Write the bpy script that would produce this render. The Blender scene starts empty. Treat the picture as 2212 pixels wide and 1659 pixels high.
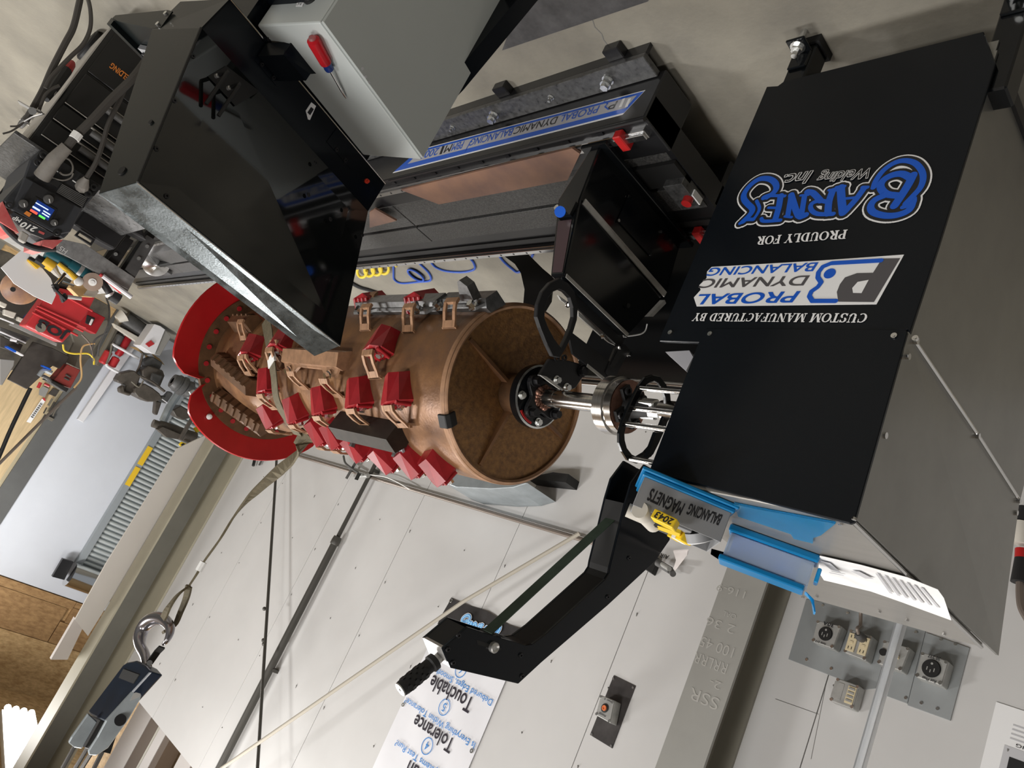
import bpy, bmesh, math, random
from mathutils import Vector, Matrix
random.seed(7)
SC = bpy.context.scene
COL = SC.collection
# ------------------------------------------------------------------ camera
# world: X along the machine bed, Y towards the panelled wall, Z up, metres
CAMB = ((-0.65145361, 0.6375348, -0.4112877),
        (-0.06378223, 0.49416302, 0.86702638),
        (0.75600266, 0.59106031, -0.28126088))
FPX = 1715.0
EYE = Vector((0, 0, 1.6))
cd = bpy.data.cameras.new('camera'); cam = bpy.data.objects.new('camera', cd); COL.objects.link(cam)
r0, r1, r2 = (Vector(r).normalized() for r in CAMB)
m = Matrix((r0, -r1, -r2)).transposed().to_4x4(); m.translation = EYE
cam.matrix_world = m
cd.sensor_fit = 'HORIZONTAL'; cd.sensor_width = 36.0; cd.lens = 36.0 * FPX / 2212.0
cd.clip_start = 0.02; cd.clip_end = 60
SC.camera = cam
# ------------------------------------------------------------------ world, lamps, exposure
w = bpy.data.worlds.new('world'); SC.world = w; w.use_nodes = True
w.node_tree.nodes['Background'].inputs[0].default_value = (0.9, 0.95, 1, 1)
w.node_tree.nodes['Background'].inputs[1].default_value = 0.3
def area(name, loc, sx, sy, power, col=(1, 0.985, 0.965)):
    l = bpy.data.lights.new(name, 'AREA'); l.shape = 'RECTANGLE'; l.size = sx; l.size_y = sy
    l.energy = power; l.color = col
    o = bpy.data.objects.new(name, l); COL.objects.link(o); o.location = loc
    return o
for i, (x, y, pw) in enumerate(((-1.6, 0.4, 45), (1.6, 0.6, 70), (4.15, 2.3, 75), (8.9, 1.8, 140), (1.4, -2.2, 115), (5.2, -1.0, 190))):
    area('ceiling_lamp_light', (x, y, 4.36), 1.2, 0.5, pw)
SC.view_settings.view_transform = 'Standard'
try: SC.view_settings.look = 'None'
except Exception: pass
SC.view_settings.gamma = 1.0; SC.view_settings.use_curve_mapping = False
SC.view_settings.exposure = 0.0
SC.cycles.use_denoising = True
SC.cycles.max_bounces = 8
# ------------------------------------------------------------------ helpers
def ray(x, y):
    a = Vector(((x - 1106.0) / FPX, (y - 829.5) / FPX, 1.0))
    return r0 * a.x + r1 * a.y + r2 * a.z
def P(x, y, ax, val):
    """point of the plane axis ax = val seen at photo pixel (x, y)"""
    d = ray(x, y); return EYE + d * ((val - EYE[ax]) / d[ax])
def PX(x, y, u): return P(x, y, 0, u)
def PY(x, y, v): return P(x, y, 1, v)
def PZ(x, y, z): return P(x, y, 2, z)
MATS = {}
def mat(name, col, rough=0.5, metal=0.0, var=0.0, scale=8.0, bump=0.0, col2=None, stretch=None, coat=0.0, spec=0.5, emit=None, alpha=1.0, trans=0.0, ior=1.45, detail=4.0, bscale=None, rvar=0.0):
    m = bpy.data.materials.new(name); m.use_nodes = True; MATS[name] = m
    nt = m.node_tree; b = nt.nodes['Principled BSDF']
    c = tuple(col) + (1,)
    b.inputs['Base Color'].default_value = c; b.inputs['Roughness'].default_value = rough
    b.inputs['Metallic'].default_value = metal; b.inputs['Specular IOR Level'].default_value = spec
    b.inputs['Coat Weight'].default_value = coat; b.inputs['IOR'].default_value = ior
    b.inputs['Transmission Weight'].default_value = trans; b.inputs['Alpha'].default_value = alpha
    m.diffuse_color = c
    if emit:
        b.inputs['Emission Color'].default_value = tuple(emit[:3]) + (1,); b.inputs['Emission Strength'].default_value = emit[3]
    if var or bump or rvar:
        tc = nt.nodes.new('ShaderNodeTexCoord'); src = tc.outputs['Object']
        if stretch:
            mp = nt.nodes.new('ShaderNodeMapping'); mp.inputs['Scale'].default_value = stretch
            nt.links.new(src, mp.inputs['Vector']); src = mp.outputs['Vector']
        n = nt.nodes.new('ShaderNodeTexNoise'); n.inputs['Scale'].default_value = scale; n.inputs['Detail'].default_value = detail
        n.inputs['Roughness'].default_value = 0.62
        nt.links.new(src, n.inputs['Vector'])
        if var:
            r = nt.nodes.new('ShaderNodeValToRGB')
            d = col2 if col2 else tuple(max(0, x * (1 - var)) for x in col)
            r.color_ramp.elements[0].position = 0.33; r.color_ramp.elements[1].position = 0.67
            r.color_ramp.elements[0].color = tuple(d) + (1,); r.color_ramp.elements[1].color = c
            nt.links.new(n.outputs['Fac'], r.inputs['Fac']); nt.links.new(r.outputs['Color'], b.inputs['Base Color'])
        if rvar:
            mr = nt.nodes.new('ShaderNodeMapRange'); mr.inputs['From Min'].default_value = 0.3; mr.inputs['From Max'].default_value = 0.7
            mr.inputs['To Min'].default_value = rough - rvar; mr.inputs['To Max'].default_value = rough + rvar
            nt.links.new(n.outputs['Fac'], mr.inputs['Value']); nt.links.new(mr.outputs['Result'], b.inputs['Roughness'])
        if bump:
            n2 = n
            if bscale:
                n2 = nt.nodes.new('ShaderNodeTexNoise'); n2.inputs['Scale'].default_value = bscale; n2.inputs['Detail'].default_value = 3
                nt.links.new(src, n2.inputs['Vector'])
            bp = nt.nodes.new('ShaderNodeBump'); bp.inputs['Strength'].default_value = bump; bp.inputs['Distance'].default_value = 0.01
            nt.links.new(n2.outputs['Fac'], bp.inputs['Height']); nt.links.new(bp.outputs['Normal'], b.inputs['Normal'])
    return m
WLOC = {}
def tag(o, label=None, cat=None, group=None, kind=None):
    if label: o['label'] = label
    if cat: o['category'] = cat
    if group: o['group'] = group
    if kind: o['kind'] = kind
    return o
def thing(name, label, cat, loc, group=None):
    o = bpy.data.objects.new(name, None); COL.objects.link(o); o.empty_display_size = 0.05
    o.location = Vector(loc); WLOC[o.name] = Vector(loc)
    return tag(o, label, cat, group)
def frame(o, x, y=None):
    """two axes from directions: x, and y made square to it; returns x, y, z"""
    x = Vector(x).normalized(); y = Vector(y); y = (y - x * y.dot(x)).normalized()
    return x, y, x.cross(y)
class M:
    def __init__(s): s.v = []; s.f = []; s.sm = set()
    def add(s, vs, fs, smooth=False):
        o = len(s.v); s.v += [Vector(v) for v in vs]
        for f in fs:
            if smooth: s.sm.add(len(s.f))
            s.f.append([i + o for i in f])
        return s
    def box(s, x0, x1, y0, y1, z0, z1):
        c = [(x, y, z) for x in (x0, x1) for y in (y0, y1) for z in (z0, z1)]
        return s.add(c, [(0, 1, 3, 2), (4, 6, 7, 5), (0, 4, 5, 1), (2, 3, 7, 6), (0, 2, 6, 4), (1, 5, 7, 3)])
    def obox(s, o, a, b, c):
        o, a, b, c = Vector(o), Vector(a), Vector(b), Vector(c)
        p = [o + a * i + b * j + c * k for i in (0, 1) for j in (0, 1) for k in (0, 1)]
        f = [(0, 1, 3, 2), (4, 6, 7, 5), (0, 4, 5, 1), (2, 3, 7, 6), (0, 2, 6, 4), (1, 5, 7, 3)]
        if a.cross(b).dot(c) < 0: f = [tuple(reversed(q)) for q in f]
        return s.add(p, f)
    def cbox(s, o, x, y, z, dx, dy, dz):
        """box centred at o with axes x y z and full sizes"""
        x, y, z = Vector(x), Vector(y), Vector(z)
        return s.obox(Vector(o) - x * dx / 2 - y * dy / 2 - z * dz / 2, x * dx, y * dy, z * dz)
    def prism(s, poly, ext):
        """polygon (3-D points) extruded by vector ext"""
        p = [Vector(q) for q in poly]; e = Vector(ext); n = len(p)
        nrm = Vector((0, 0, 0))
        for i in range(n): nrm += p[i].cross(p[(i + 1) % n])
        if nrm.dot(e) > 0: p.reverse()
        fs = [list(range(n)), list(range(2 * n - 1, n - 1, -1))]
        for i in range(n):
            j = (i + 1) % n; fs.append((i, i + n, j + n, j))
        return s.add(p + [q + e for q in p], fs)
    def ring(s, outer, inner, ext):
        """closed plate with a hole: outer and inner loops of the same count"""
        a = [Vector(q) for q in outer]; b = [Vector(q) for q in inner]; e = Vector(ext); n = len(a)
        nrm = Vector((0, 0, 0))
        for i in range(n): nrm += a[i].cross(a[(i + 1) % n])
        if nrm.dot(e) > 0: a.reverse(); b.reverse()
        vs = a + b + [q + e for q in a] + [q + e for q in b]; fs = []
        for i in range(n):
            j = (i + 1) % n
            fs += [(i, j, j + n, i + n), (i + 2 * n, i + 3 * n, j + 3 * n, j + 2 * n), (i, i + 2 * n, j + 2 * n, j), (i + n, j + n, j + 3 * n, i + 3 * n)]
        return s.add(vs, fs)
    def quad(s, a, b, c, d): return s.add((a, b, c, d), [(0, 1, 2, 3)])
    def cyl(s, p0, p1, r, n=16, r2=None, caps=True):
        p0, p1 = Vector(p0), Vector(p1); r2 = r if r2 is None else r2
        d = (p1 - p0).normalized(); x = d.orthogonal().normalized(); y = d.cross(x)
        vs = []; fs = []
        for p, rr in ((p0, r), (p1, r2)):
            for i in range(n):
                t = 2 * math.pi * i / n; vs.append(p + x * rr * math.cos(t) + y * rr * math.sin(t))
        s.add(vs, [(i, (i + 1) % n, n + (i + 1) % n, n + i) for i in range(n)], True)
        if caps:
            s.add(vs[:n], [list(range(n - 1, -1, -1))]); s.add(vs[n:], [list(range(n))])
        return s
    def lathe(s, o, ax, prof, n=24, ref=None, a0=0, a1=360):
        """profile of (distance along axis, radius) turned about axis"""
        o = Vector(o); d = Vector(ax).normalized()
        x = (Vector(ref) - d * Vector(ref).dot(d)).normalized() if ref else d.orthogonal().normalized(); y = d.cross(x)
        full = abs(a1 - a0) >= 360; cnt = n if full else n + 1
        vs = []; k = len(prof)
        for i in range(cnt):
            t = math.radians(a0 + (a1 - a0) * i / n); e = x * math.cos(t) + y * math.sin(t)
            for (h, r) in prof: vs.append(o + d * h + e * r)
        fs = []
        for i in range(n):
            j = (i + 1) % cnt
            for q in range(k - 1): fs.append((i * k + q, j * k + q, j * k + q + 1, i * k + q + 1))
        return s.add(vs, fs, True)
    def tube(s, pts, r, n=8, closed=False, rs=None, flat=None):
        """round (or flat: (half width, half thickness, width dir)) tube along a path"""
        p = [Vector(q) for q in pts]; k = len(p); vs = []
        prev = None
        for i in range(k):
            a = p[(i - 1) % k] if (closed or i > 0) else p[i]; b = p[(i + 1) % k] if (closed or i < k - 1) else p[i]
            d = (b - a).normalized()
            if flat:
                wd = Vector(flat[2]); wd = (wd - d * wd.dot(d)).normalized(); x, y = wd, d.cross(wd)
            else:
                if prev is None: x = d.orthogonal().normalized()
                else: x = (prev - d * prev.dot(d)).normalized()
                prev = x; y = d.cross(x)
            rr = rs[i] if rs else r
            if flat:
                fw = flat[0] * (rs[i] if rs else 1); ft = flat[1]
                for (ca, cb) in ((-1, -1), (1, -1), (1, 1), (-1, 1)): vs.append(p[i] + x * fw * ca + y * ft * cb)
            else:
                for q in range(n):
                    t = 2 * math.pi * q / n; vs.append(p[i] + x * rr * math.cos(t) + y * rr * math.sin(t))
        n = 4 if flat else n; fs = []
        for i in range(k if closed else k - 1):
            j = (i + 1) % k
            for q in range(n): fs.append((i * n + q, i * n + (q + 1) % n, j * n + (q + 1) % n, j * n + q))
        if not closed: fs += [list(range(n - 1, -1, -1)), [(k - 1) * n + q for q in range(n)]]
        return s.add(vs, fs, not flat)
    def ball(s, c, r, nu=12, nv=8, sc=(1, 1, 1)):
        c = Vector(c); vs = [c + Vector((0, 0, r * sc[2]))]
        for i in range(1, nv):
            a = math.pi * i / nv
            for j in range(nu):
                b = 2 * math.pi * j / nu; vs.append(c + Vector((r * sc[0] * math.sin(a) * math.cos(b), r * sc[1] * math.sin(a) * math.sin(b), r * sc[2] * math.cos(a))))
        vs.append(c - Vector((0, 0, r * sc[2]))); fs = []
        for j in range(nu):
            fs.append((0, 1 + j, 1 + (j + 1) % nu)); fs.append((len(vs) - 1, 1 + (nv - 2) * nu + (j + 1) % nu, 1 + (nv - 2) * nu + j))
            for i in range(nv - 2):
                a = 1 + i * nu; fs.append((a + j, a + nu + j, a + nu + (j + 1) % nu, a + (j + 1) % nu))
        return s.add(vs, fs, True)
    def hexbolt(s, p, d, r, h, wr=None):
        """hex head standing at p along d, with a washer"""
        p = Vector(p); d = Vector(d).normalized()
        wr = wr or r * 1.35
        s.cyl(p, p + d * h * 0.25, wr, 14)
        x = d.orthogonal().normalized(); y = d.cross(x)
        s.prism([p + d * h * 0.25 + x * r * math.cos(i * math.pi / 3) + y * r * math.sin(i * math.pi / 3) for i in range(6)], d * h * 0.75)
        return s
    def build(s, name, material, parent=None, bevel=0.0, seg=1, ang=35, mods=None):
        vs = s.v
        if parent is not None: o0 = WLOC[parent.name]
        else:
            xs = [v.x for v in vs]; ys = [v.y for v in vs]; zs = [v.z for v in vs]
            o0 = Vector(((min(xs) + max(xs)) / 2, (min(ys) + max(ys)) / 2, min(zs)))
        me = bpy.data.meshes.new(name); me.from_pydata([v - o0 for v in vs], [], s.f)
        for i, p in enumerate(me.polygons): p.use_smooth = i in s.sm
        if s.sm: me.set_sharp_from_angle(angle=math.radians(ang))
        me.materials.append(MATS[material] if isinstance(material, str) else material)
        ob = bpy.data.objects.new(name, me); COL.objects.link(ob)
        if parent is not None: ob.parent = parent
        else: ob.location = o0
        WLOC[ob.name] = o0
        if bevel:
            b = ob.modifiers.new('bevel', 'BEVEL'); b.width = bevel; b.segments = seg; b.limit_method = 'ANGLE'; b.angle_limit = math.radians(40)
        return ob
def copy_tree(src, parent=None):
    c = src.copy(); COL.objects.link(c)
    if parent is not None: c.parent = parent
    for ch in src.children: copy_tree(ch, c)
    return c
def clone_part(src, parent, mw=None):
    c = src.copy(); COL.objects.link(c); c.parent = parent
    if mw is not None: c.matrix_local = mw
    return c
def inset(pts, k):
    """shrink a loop towards its centre"""
    c = sum((Vector(p) for p in pts), Vector()) / len(pts)
    return [c + (Vector(p) - c) * k for p in pts]
def smooth_path(pts, n=6, closed=False):
    """Catmull-Rom through the points"""
    p = [Vector(q) for q in pts]; k = len(p); out = []
    for i in range(k if closed else k - 1):
        a = p[(i - 1) % k] if (closed or i > 0) else p[i] * 2 - p[i + 1]
        b = p[i]; c = p[(i + 1) % k]; d = p[(i + 2) % k] if (closed or i + 2 < k) else c * 2 - b
        for j in range(n):
            t = j / n
            out.append(0.5 * ((2 * b) + (c - a) * t + (2 * a - 5 * b + 4 * c - d) * t * t + (3 * b - a - 3 * c + d) * t ** 3))
    if not closed: out.append(p[-1])
    return out
_fc = {}
def text2d(s, bold=0.0, shear=0.0):
    """flat outline of a string in the built-in font: vertices, faces, width, height"""
    k = (s, bold, shear)
    if k in _fc: return _fc[k]
    c = bpy.data.curves.new('t', 'FONT'); c.body = s; c.size = 1; c.offset = bold; c.shear = shear
    o = bpy.data.objects.new('t', c); COL.objects.link(o)
    dg = bpy.context.evaluated_depsgraph_get(); me = o.evaluated_get(dg).to_mesh()
    vs = [(v.co.x, v.co.y) for v in me.vertices]; fs = [list(p.vertices) for p in me.polygons]
    o.evaluated_get(dg).to_mesh_clear(); bpy.data.objects.remove(o); bpy.data.curves.remove(c)
    x0 = min(v[0] for v in vs); x1 = max(v[0] for v in vs); y0 = min(v[1] for v in vs); y1 = max(v[1] for v in vs)
    _fc[k] = ([((a - x0), (b - y0)) for a, b in vs], fs, x1 - x0, y1 - y0); return _fc[k]
def lettering(mm, s, o, xd, yd, nrm=None, bold=0.0, shear=0.0, lift=0.0008):
    """string fitted to the parallelogram o, o+xd, o+yd; bold thickens by repeated shifted copies"""
    vs, fs, w_, h_ = text2d(s, 0.0, shear); o, xd, yd = Vector(o), Vector(xd), Vector(yd)
    n = Vector(nrm).normalized() if nrm else xd.cross(yd).normalized()
    sh = [(0, 0)]
    if bold > 0: sh = [(bold * a, bold * b) for a, b in ((-1, -1), (1, -1), (1, 1), (-1, 1), (0, 0))]
    for k, (dx, dy) in enumerate(sh):
        q = o + xd * (dx / w_) + yd * (dy / h_) + n * (lift + k * 3e-5)
        mm.add([q + xd * (a / w_) + yd * (b / h_) for a, b in vs], fs)
    return mm
# ------------------------------------------------------------------ materials of the setting
mat('concrete', (0.30, 0.278, 0.228), 0.5, var=0.3, scale=2.6, col2=(0.20, 0.187, 0.158), bump=0.12, bscale=60, detail=8)
mat('stain', (0.10, 0.098, 0.10), 0.5, var=0.5, scale=14, bump=0.2, detail=8)
mat('wall_white', (0.63, 0.622, 0.61), 0.55, var=0.07, scale=1.6, bump=0.02)
mat('wall_plain', (0.62, 0.61, 0.58), 0.6)
mat('wall_dim', (0.20, 0.20, 0.20), 0.6)
mat('seam', (0.17, 0.165, 0.155), 0.7)
mat('steel_paint', (0.235, 0.23, 0.20), 0.5, var=0.12, scale=3)
mat('steel_paint_pale', (0.40, 0.37, 0.28), 0.5, var=0.1, scale=3)
mat('steel_light', (0.56, 0.53, 0.49), 0.5, var=0.06, scale=2)
mat('steel_grey', (0.12, 0.122, 0.12), 0.5, var=0.15, scale=3)
mat('sheet_blue', (0.66, 0.69, 0.75), 0.45, var=0.06, scale=1.2)
mat('slat_metal', (0.62, 0.66, 0.66), 0.38, metal=0.35)
mat('slat_gap', (0.20, 0.225, 0.23), 0.5)
mat('guide', (0.34, 0.37, 0.39), 0.45, metal=0.2)
mat('yellow', (0.85, 0.55, 0.03), 0.45)
mat('osb', (0.70, 0.49, 0.25), 0.75, var=0.5, scale=13, col2=(0.42, 0.26, 0.11), stretch=(1, 1, 2.4), detail=7)
mat('osb_shade', (0.44, 0.27, 0.12), 0.75, var=0.5, scale=13, col2=(0.26, 0.145, 0.06), stretch=(1, 1, 2.4), detail=5)  # same strand board, the weaker light over the door put into its colour
mat('plywood', (0.66, 0.50, 0.29), 0.6, var=0.22, scale=5, stretch=(1, 6, 0.7))
mat('plywood_edge', (0.42, 0.36, 0.24), 0.6)
mat('purlin', (0.50, 0.46, 0.43), 0.5)
mat('gap_dark', (0.13, 0.09, 0.06), 0.7)
mat('chalk', (0.42, 0.41, 0.38), 0.9)
mat('chrome', (0.72, 0.72, 0.72), 0.12, metal=1.0)
mat('zinc', (0.70, 0.71, 0.70), 0.25, metal=1.0)
mat('black_plastic', (0.012, 0.012, 0.013), 0.4)
mat('black_satin', (0.010, 0.010, 0.011), 0.35)
mat('pipe_dark', (0.07, 0.066, 0.058), 0.45, metal=0.3)
mat('pipe_tan', (0.42, 0.385, 0.32), 0.5)
mat('conduit', (0.20, 0.165, 0.14), 0.4, metal=0.4)
mat('lamp', (1, 1, 1), 0.5, emit=(1.0, 0.99, 0.95, 14))
WV = 3.05            # the panelled wall
def struct(o): o['kind'] = 'structure'; return o
# ------------------------------------------------------------------ floor, ceiling, plain walls behind the camera
fl = struct(M().box(-4, 12, -4.6, 5.2, -0.12, 0).build('floor', 'concrete'))
a, b = PZ(1268, 30, 0.0), PZ(1347, 152, 0.0)
pts = [a + (b - a) * t + Vector((0.006, -0.004, 0)) * random.uniform(-1, 1) for t in [i / 9 for i in range(10)]]
M().tube(pts, 0.003, flat=(0.0016, 0.0007, (1, 0, 0))).build('crack', 'seam', fl)
q = [PZ(*p, 0.0) for p in ((1085, 108), (1180, 76), (1400, 2), (1440, -60), (1210, -60), (1110, 40))]
M().prism(q, (0, 0, 0.0022)).build('dark_patch', 'stain', fl)
M().prism([PZ(*p, 0.0) for p in ((640, 62), (690, 20), (720, -30), (560, -30))], (0, 0, 0.002)).build('dark_patch', 'stain', fl)
struct(M().box(-4, 12, -4.6, 5.2, 4.6, 4.7).build('ceiling', 'osb'))
struct(M().box(-4.1, 12.1, -4.7, -4.6, 0, 4.6).build('wall_front', 'wall_dim'))
struct(M().box(-4.1, -4.0, -4.6, 5.2, 0, 4.6).build('wall_left', 'wall_dim'))
# ------------------------------------------------------------------ panelled wall behind the machine
wb = struct(M().box(-4, 7.6, WV + 0.006, WV + 0.05, 0, 3.21).build('wall_back', 'seam'))
edges = [-4, -3.32, -2.38, -1.43, -0.485, 0.46, 1.405, 2.35, 3.292, 4.232, 5.178, 6.122, 7.068, 7.6]
for i in range(len(edges) - 1):
    M().box(edges[i] + 0.0022, edges[i + 1] - 0.0022, WV, WV + 0.012, 0.0, 3.215).build('wall_panel', 'wall_white', wb)
sm = M()
for e in edges[5:-1]:
    for z in (0.35, 1.25, 1.6, 1.95, 2.4, 2.9):
        for d in (-0.03, 0.34):
            sm.cyl((e + d, WV + 0.002, z + 0.02 * random.random()), (e + d, WV - 0.003, z), 0.0035, 6)
o = sm.build('panel_screws', 'seam', wb); o['kind'] = 'stuff'
# low ledge that the tan conduit runs along
M().box(2.5, 7.0, WV - 0.014, WV, 0.975, 0.982).build('ledge', 'wall_white', wb)
# ------------------------------------------------------------------ steel columns standing at the wall
def column(name, u0, u1, v0, lab, faces=('steel_light', 'steel_paint')):
    c = thing(name, None, None, ((u0 + u1) / 2, v0 + 0.1, 0)); c['kind'] = 'structure'
    M().box(u0, u1, v0, v0 + 0.014, 0, 4.55).build('front_flange', faces[0], c)
    uc = (u0 + u1) / 2
    M().box(uc - 0.006, uc + 0.006, v0 + 0.014, WV - 0.016, 0, 4.55).build('web', faces[1], c)
    M().box(u0, u1, WV - 0.016, WV - 0.001, 0, 4.55).build('back_flange', faces[1], c)
    return c
mat('column_face', (0.335, 0.33, 0.305), 0.55, var=0.1, scale=4)
mat('column_web', (0.27, 0.255, 0.21), 0.5, var=0.1, scale=3)
cv = 2.85
u0 = PY(1608, 1400, cv).x; u1 = PY(1508, 1400, cv).x
c1 = column('trim_1', u0, u1, cv, '', ('column_face', 'column_web'))
chalk = M()
def chalkline(s, x, y, hgt, wd):
    """handwriting on the flange, baseline starting at photo pixel x, y"""
    p = PY(x, y, cv - 0.0006); lettering(chalk, s, p, (wd, 0, 0), (0.0, 0, hgt), (0, -1, 0), bold=-0.012)
for s, x, y, h, wd in (('OAL', 1592, 1328, 0.02, 0.06), ('2 36', 1590, 1352, 0.035, 0.13), ('100 45', 1588, 1400, 0.04, 0.15), ('RRLRR', 1574, 1435, 0.04, 0.15), ('2-', 1560, 1475, 0.03, 0.05), ('SSR', 1556, 1510, 0.045, 0.13), ('116-9', 1612, 1278, 0.03, 0.13)):
    chalkline(s, x, y, h, wd)
chalk.build('chalk_writing', 'chalk', c1)
# corner column where the panelling ends
c2 = thing('trim_2', None, None, (7.4, 2.9, 0)); c2['kind'] = 'structure'
M().box(7.02, 7.5, WV - 0.02, WV - 0.002, 0, 4.55).build('back_flange', 'steel_paint_pale', c2)
M().box(7.36, 7.375, 2.80, WV - 0.02, 0, 4.55).build('web', 'steel_paint', c2)
M().box(7.16, 7.37, 2.785, 2.80, 0, 4.55).build('front_flange', 'steel_paint_pale', c2)
q = [PX(*p, 7.4) for p in ((455, 935), (383, 969), (229, 1218), (162, 1339), (190, 1374), (287, 1220), (420, 1000))]
M().prism(q, (0.02, 0, 0)).build('cover_plate', 'steel_light', c2)
q = [PX(*p, 7.45) for p in ((162, 1335), (110, 1425), (146, 1425), (178, 1358))]
M().prism(q, (0.05, 0, 0)).build('brace_strip', 'purlin', c2)
# frame members above the panelling; gap darkness between them put in as brown strips
t3 = thing('trim_3', None, None, (5.5, 3.3, 3.2)); t3['kind'] = 'structure'
M().box(3.0, 7.6, 3.42, 3.45, 3.1, 4.6).build('strand_board', 'osb', t3)
M().box(3.0, 7.6, WV + 0.06, WV + 0.12, 3.12, 3.2).build('sill', 'purlin', t3)
for (x0, x1, m_) in ((6.45, 6.76, 'purlin'), (6.27, 6.44, 'gap_dark'), (6.235, 6.265, 'steel_paint_pale'), (6.10, 6.23, 'purlin'), (6.0, 6.09, 'gap_dark'), (5.55, 5.75, 'purlin'), (5.3, 5.54, 'gap_dark'), (4.9, 5.1, 'purlin')):
    M().box(x0, x1, 3.2, 3.32, 3.15, 4.58).build('frame_strip', m_, t3)
# ------------------------------------------------------------------ end wall
EU = 11.0
we = thing('wall_right', None, None, (EU, 0, 0)); we['kind'] = 'structure'
M().box(EU + 0.03, EU + 0.15, -4.6, 5.2, 0, 4.6).build('wall_core', 'osb', we)
vL = 2.52; vG = 3.5; vS = 3.58
M().box(EU, EU + 0.03, vL, 5.2, 0, 3.42).build('sheet_panel', 'sheet_blue', we)
M().box(EU - 0.03, EU + 0.03, 2.3, vL, 0, 4.6).build('dark_post', 'steel_grey', we)
M().box(EU, EU + 0.03, 2.26, 2.3, 0.3, 4.6).build('plywood_edge', 'plywood_edge', we)
M().box(EU, EU + 0.03, 0.9, 2.26, 0.3, 4.6).build('plywood_panel', 'plywood', we)
M().box(EU - 0.02, EU + 0.03, -4.6, 0.9, 0.0, 4.6).build('painted_panel', 'steel_paint', we)
# strand board above the door, in pieces
for (y0, y1, z0, z1, mm_) in ((2.0, 3.78, 3.43, 3.53, 'osb_shade'), (3.785, 5.2, 3.43, 3.50, 'osb_shade'), (2.0, 3.72, 3.535, 3.97, 'osb_shade'), (3.785, 5.2, 3.505, 3.70, 'osb_shade'), (3.73, 5.2, 3.705, 3.97, 'osb_shade')):
    M().box(EU - 0.02, EU + 0.03, y0, y1, z0, z1).build('strand_board', mm_, we)
M().box(EU - 0.03, EU + 0.03, 2.0, 5.2, 3.975, 4.6).build('strand_board', 'osb', we)
# ------------------------------------------------------------------ roll-up door in the end wall
d1 = thing('door_1', None, None, (EU - 0.05, 3.9, 0)); d1['kind'] = 'structure'
M().box(EU - 0.09, EU - 0.01, vG, vS, 0, 3.12).build('guide', 'guide', d1)
z = 0.1
M().box(EU - 0.035, EU - 0.03, vS, 4.6, 0, 3.2).build('slat_backing', 'slat_gap', d1)
sl = None
while z < 3.05:
    if sl is None: sl = M().lathe((0, 0, 0), (0, 1, 0), [(0, 0.022), (1.0, 0.022)], 8, (-1, 0, 0), -90, 90).build('slat', 'slat_metal', d1)
    o = sl if z < 0.12 else clone_part(sl, d1)
    o.location = Vector((EU - 0.035, vS, z)) - WLOC[d1.name] + WLOC[d1.name] * 0 + WLOC[d1.name]
    o.location = Vector((EU - 0.035, vS, z)) - Vector((EU - 0.05, 3.9, 0)) + Vector((EU - 0.05, 3.9, 0))
    z += 0.062
for (px, py) in ((312, 984), (280, 1026)):
    p = PX(px, py, EU - 0.095); M().box(EU - 0.098, EU - 0.09, vG + 0.005, vS - 0.005, p.z - 0.13, p.z + 0.13).build('yellow_mark', 'yellow', d1)
p = PX(150, 1240, EU - 0.15)
q = [PX(*r, EU - 0.16) for r in ((136, 1207), (159, 1214), (139, 1253), (113, 1246))]
M().prism(q, (0.06, 0, 0)).build('roller_bracket', 'black_satin', d1)
rc = (PX(147, 1262, EU - 0.16) + PX(157, 1227, EU - 0.16)) / 2
M().cyl((EU - 0.16, rc.y - 0.02, rc.z - 0.02), (EU - 0.16, rc.y + 1.3, rc.z - 0.02), 0.15, 24).build('roller', 'chrome', d1)
# ------------------------------------------------------------------ ceiling lamp in view
lt = thing('ceiling_lamp', 'bright four-tube strip lamp under the roof beside the corner column', 'lamp', (9.4, 3.5, 4.3))
qs = [PZ(*p, 4.3) for p in ((8, 1526), (76, 1541), (98, 1656), (16, 1652))]
M().prism([v + Vector((0, 0, 0.03)) for v in qs], (0, 0, 0.05)).build('lamp_housing', 'wall_plain', lt)
for k in range(4):
    t = (k + 0.5) / 4
    M().tube([qs[0].lerp(qs[1], t), qs[3].lerp(qs[2], t)], 0.032, 10).build('lamp_tube', 'lamp', lt)
# ------------------------------------------------------------------ machine materials
mat('gloss_black', (0.005, 0.006, 0.007), 0.14, spec=0.4)
mat('panel_black', (0.0045, 0.0062, 0.0088), 0.2, spec=0.26)
mat('satin_black', (0.014, 0.014, 0.015), 0.38)
mat('matte_black', (0.010, 0.010, 0.010), 0.6)
mat('brushed_steel', (0.32, 0.315, 0.295), 0.36, metal=0.75, var=0.12, scale=6, stretch=(14, 1, 1))
mat('top_steel', (0.40, 0.385, 0.36), 0.34, metal=0.7, var=0.08, scale=6, stretch=(1, 9, 1))
mat('decal_white', (0.82, 0.82, 0.82), 0.35)
mat('decal_blue', (0.006, 0.095, 0.55), 0.3)
mat('decal_grey', (0.085, 0.08, 0.085), 0.4)
mat('decal_silver', (0.44, 0.44, 0.47), 0.4)
mat('decal_black', (0.012, 0.012, 0.014), 0.3)
FV = 1.2            # front plane of the drive cabinet
def Z3(x, y): return PY(1400 + x * 0.36709, 400 + y * 0.36709, FV)
def Z2(x, y): return PY(1500 + x * 0.32188, y * 0.32188, FV)
def lift(pts, n, d): return [Vector(p) + Vector(n) * d for p in pts]
_lk = [0]
def jig():
    """tiny height step so that overlapping flat strokes never share a plane"""
    _lk[0] = (_lk[0] + 1) % 71; return _lk[0] * 5e-6
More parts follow.
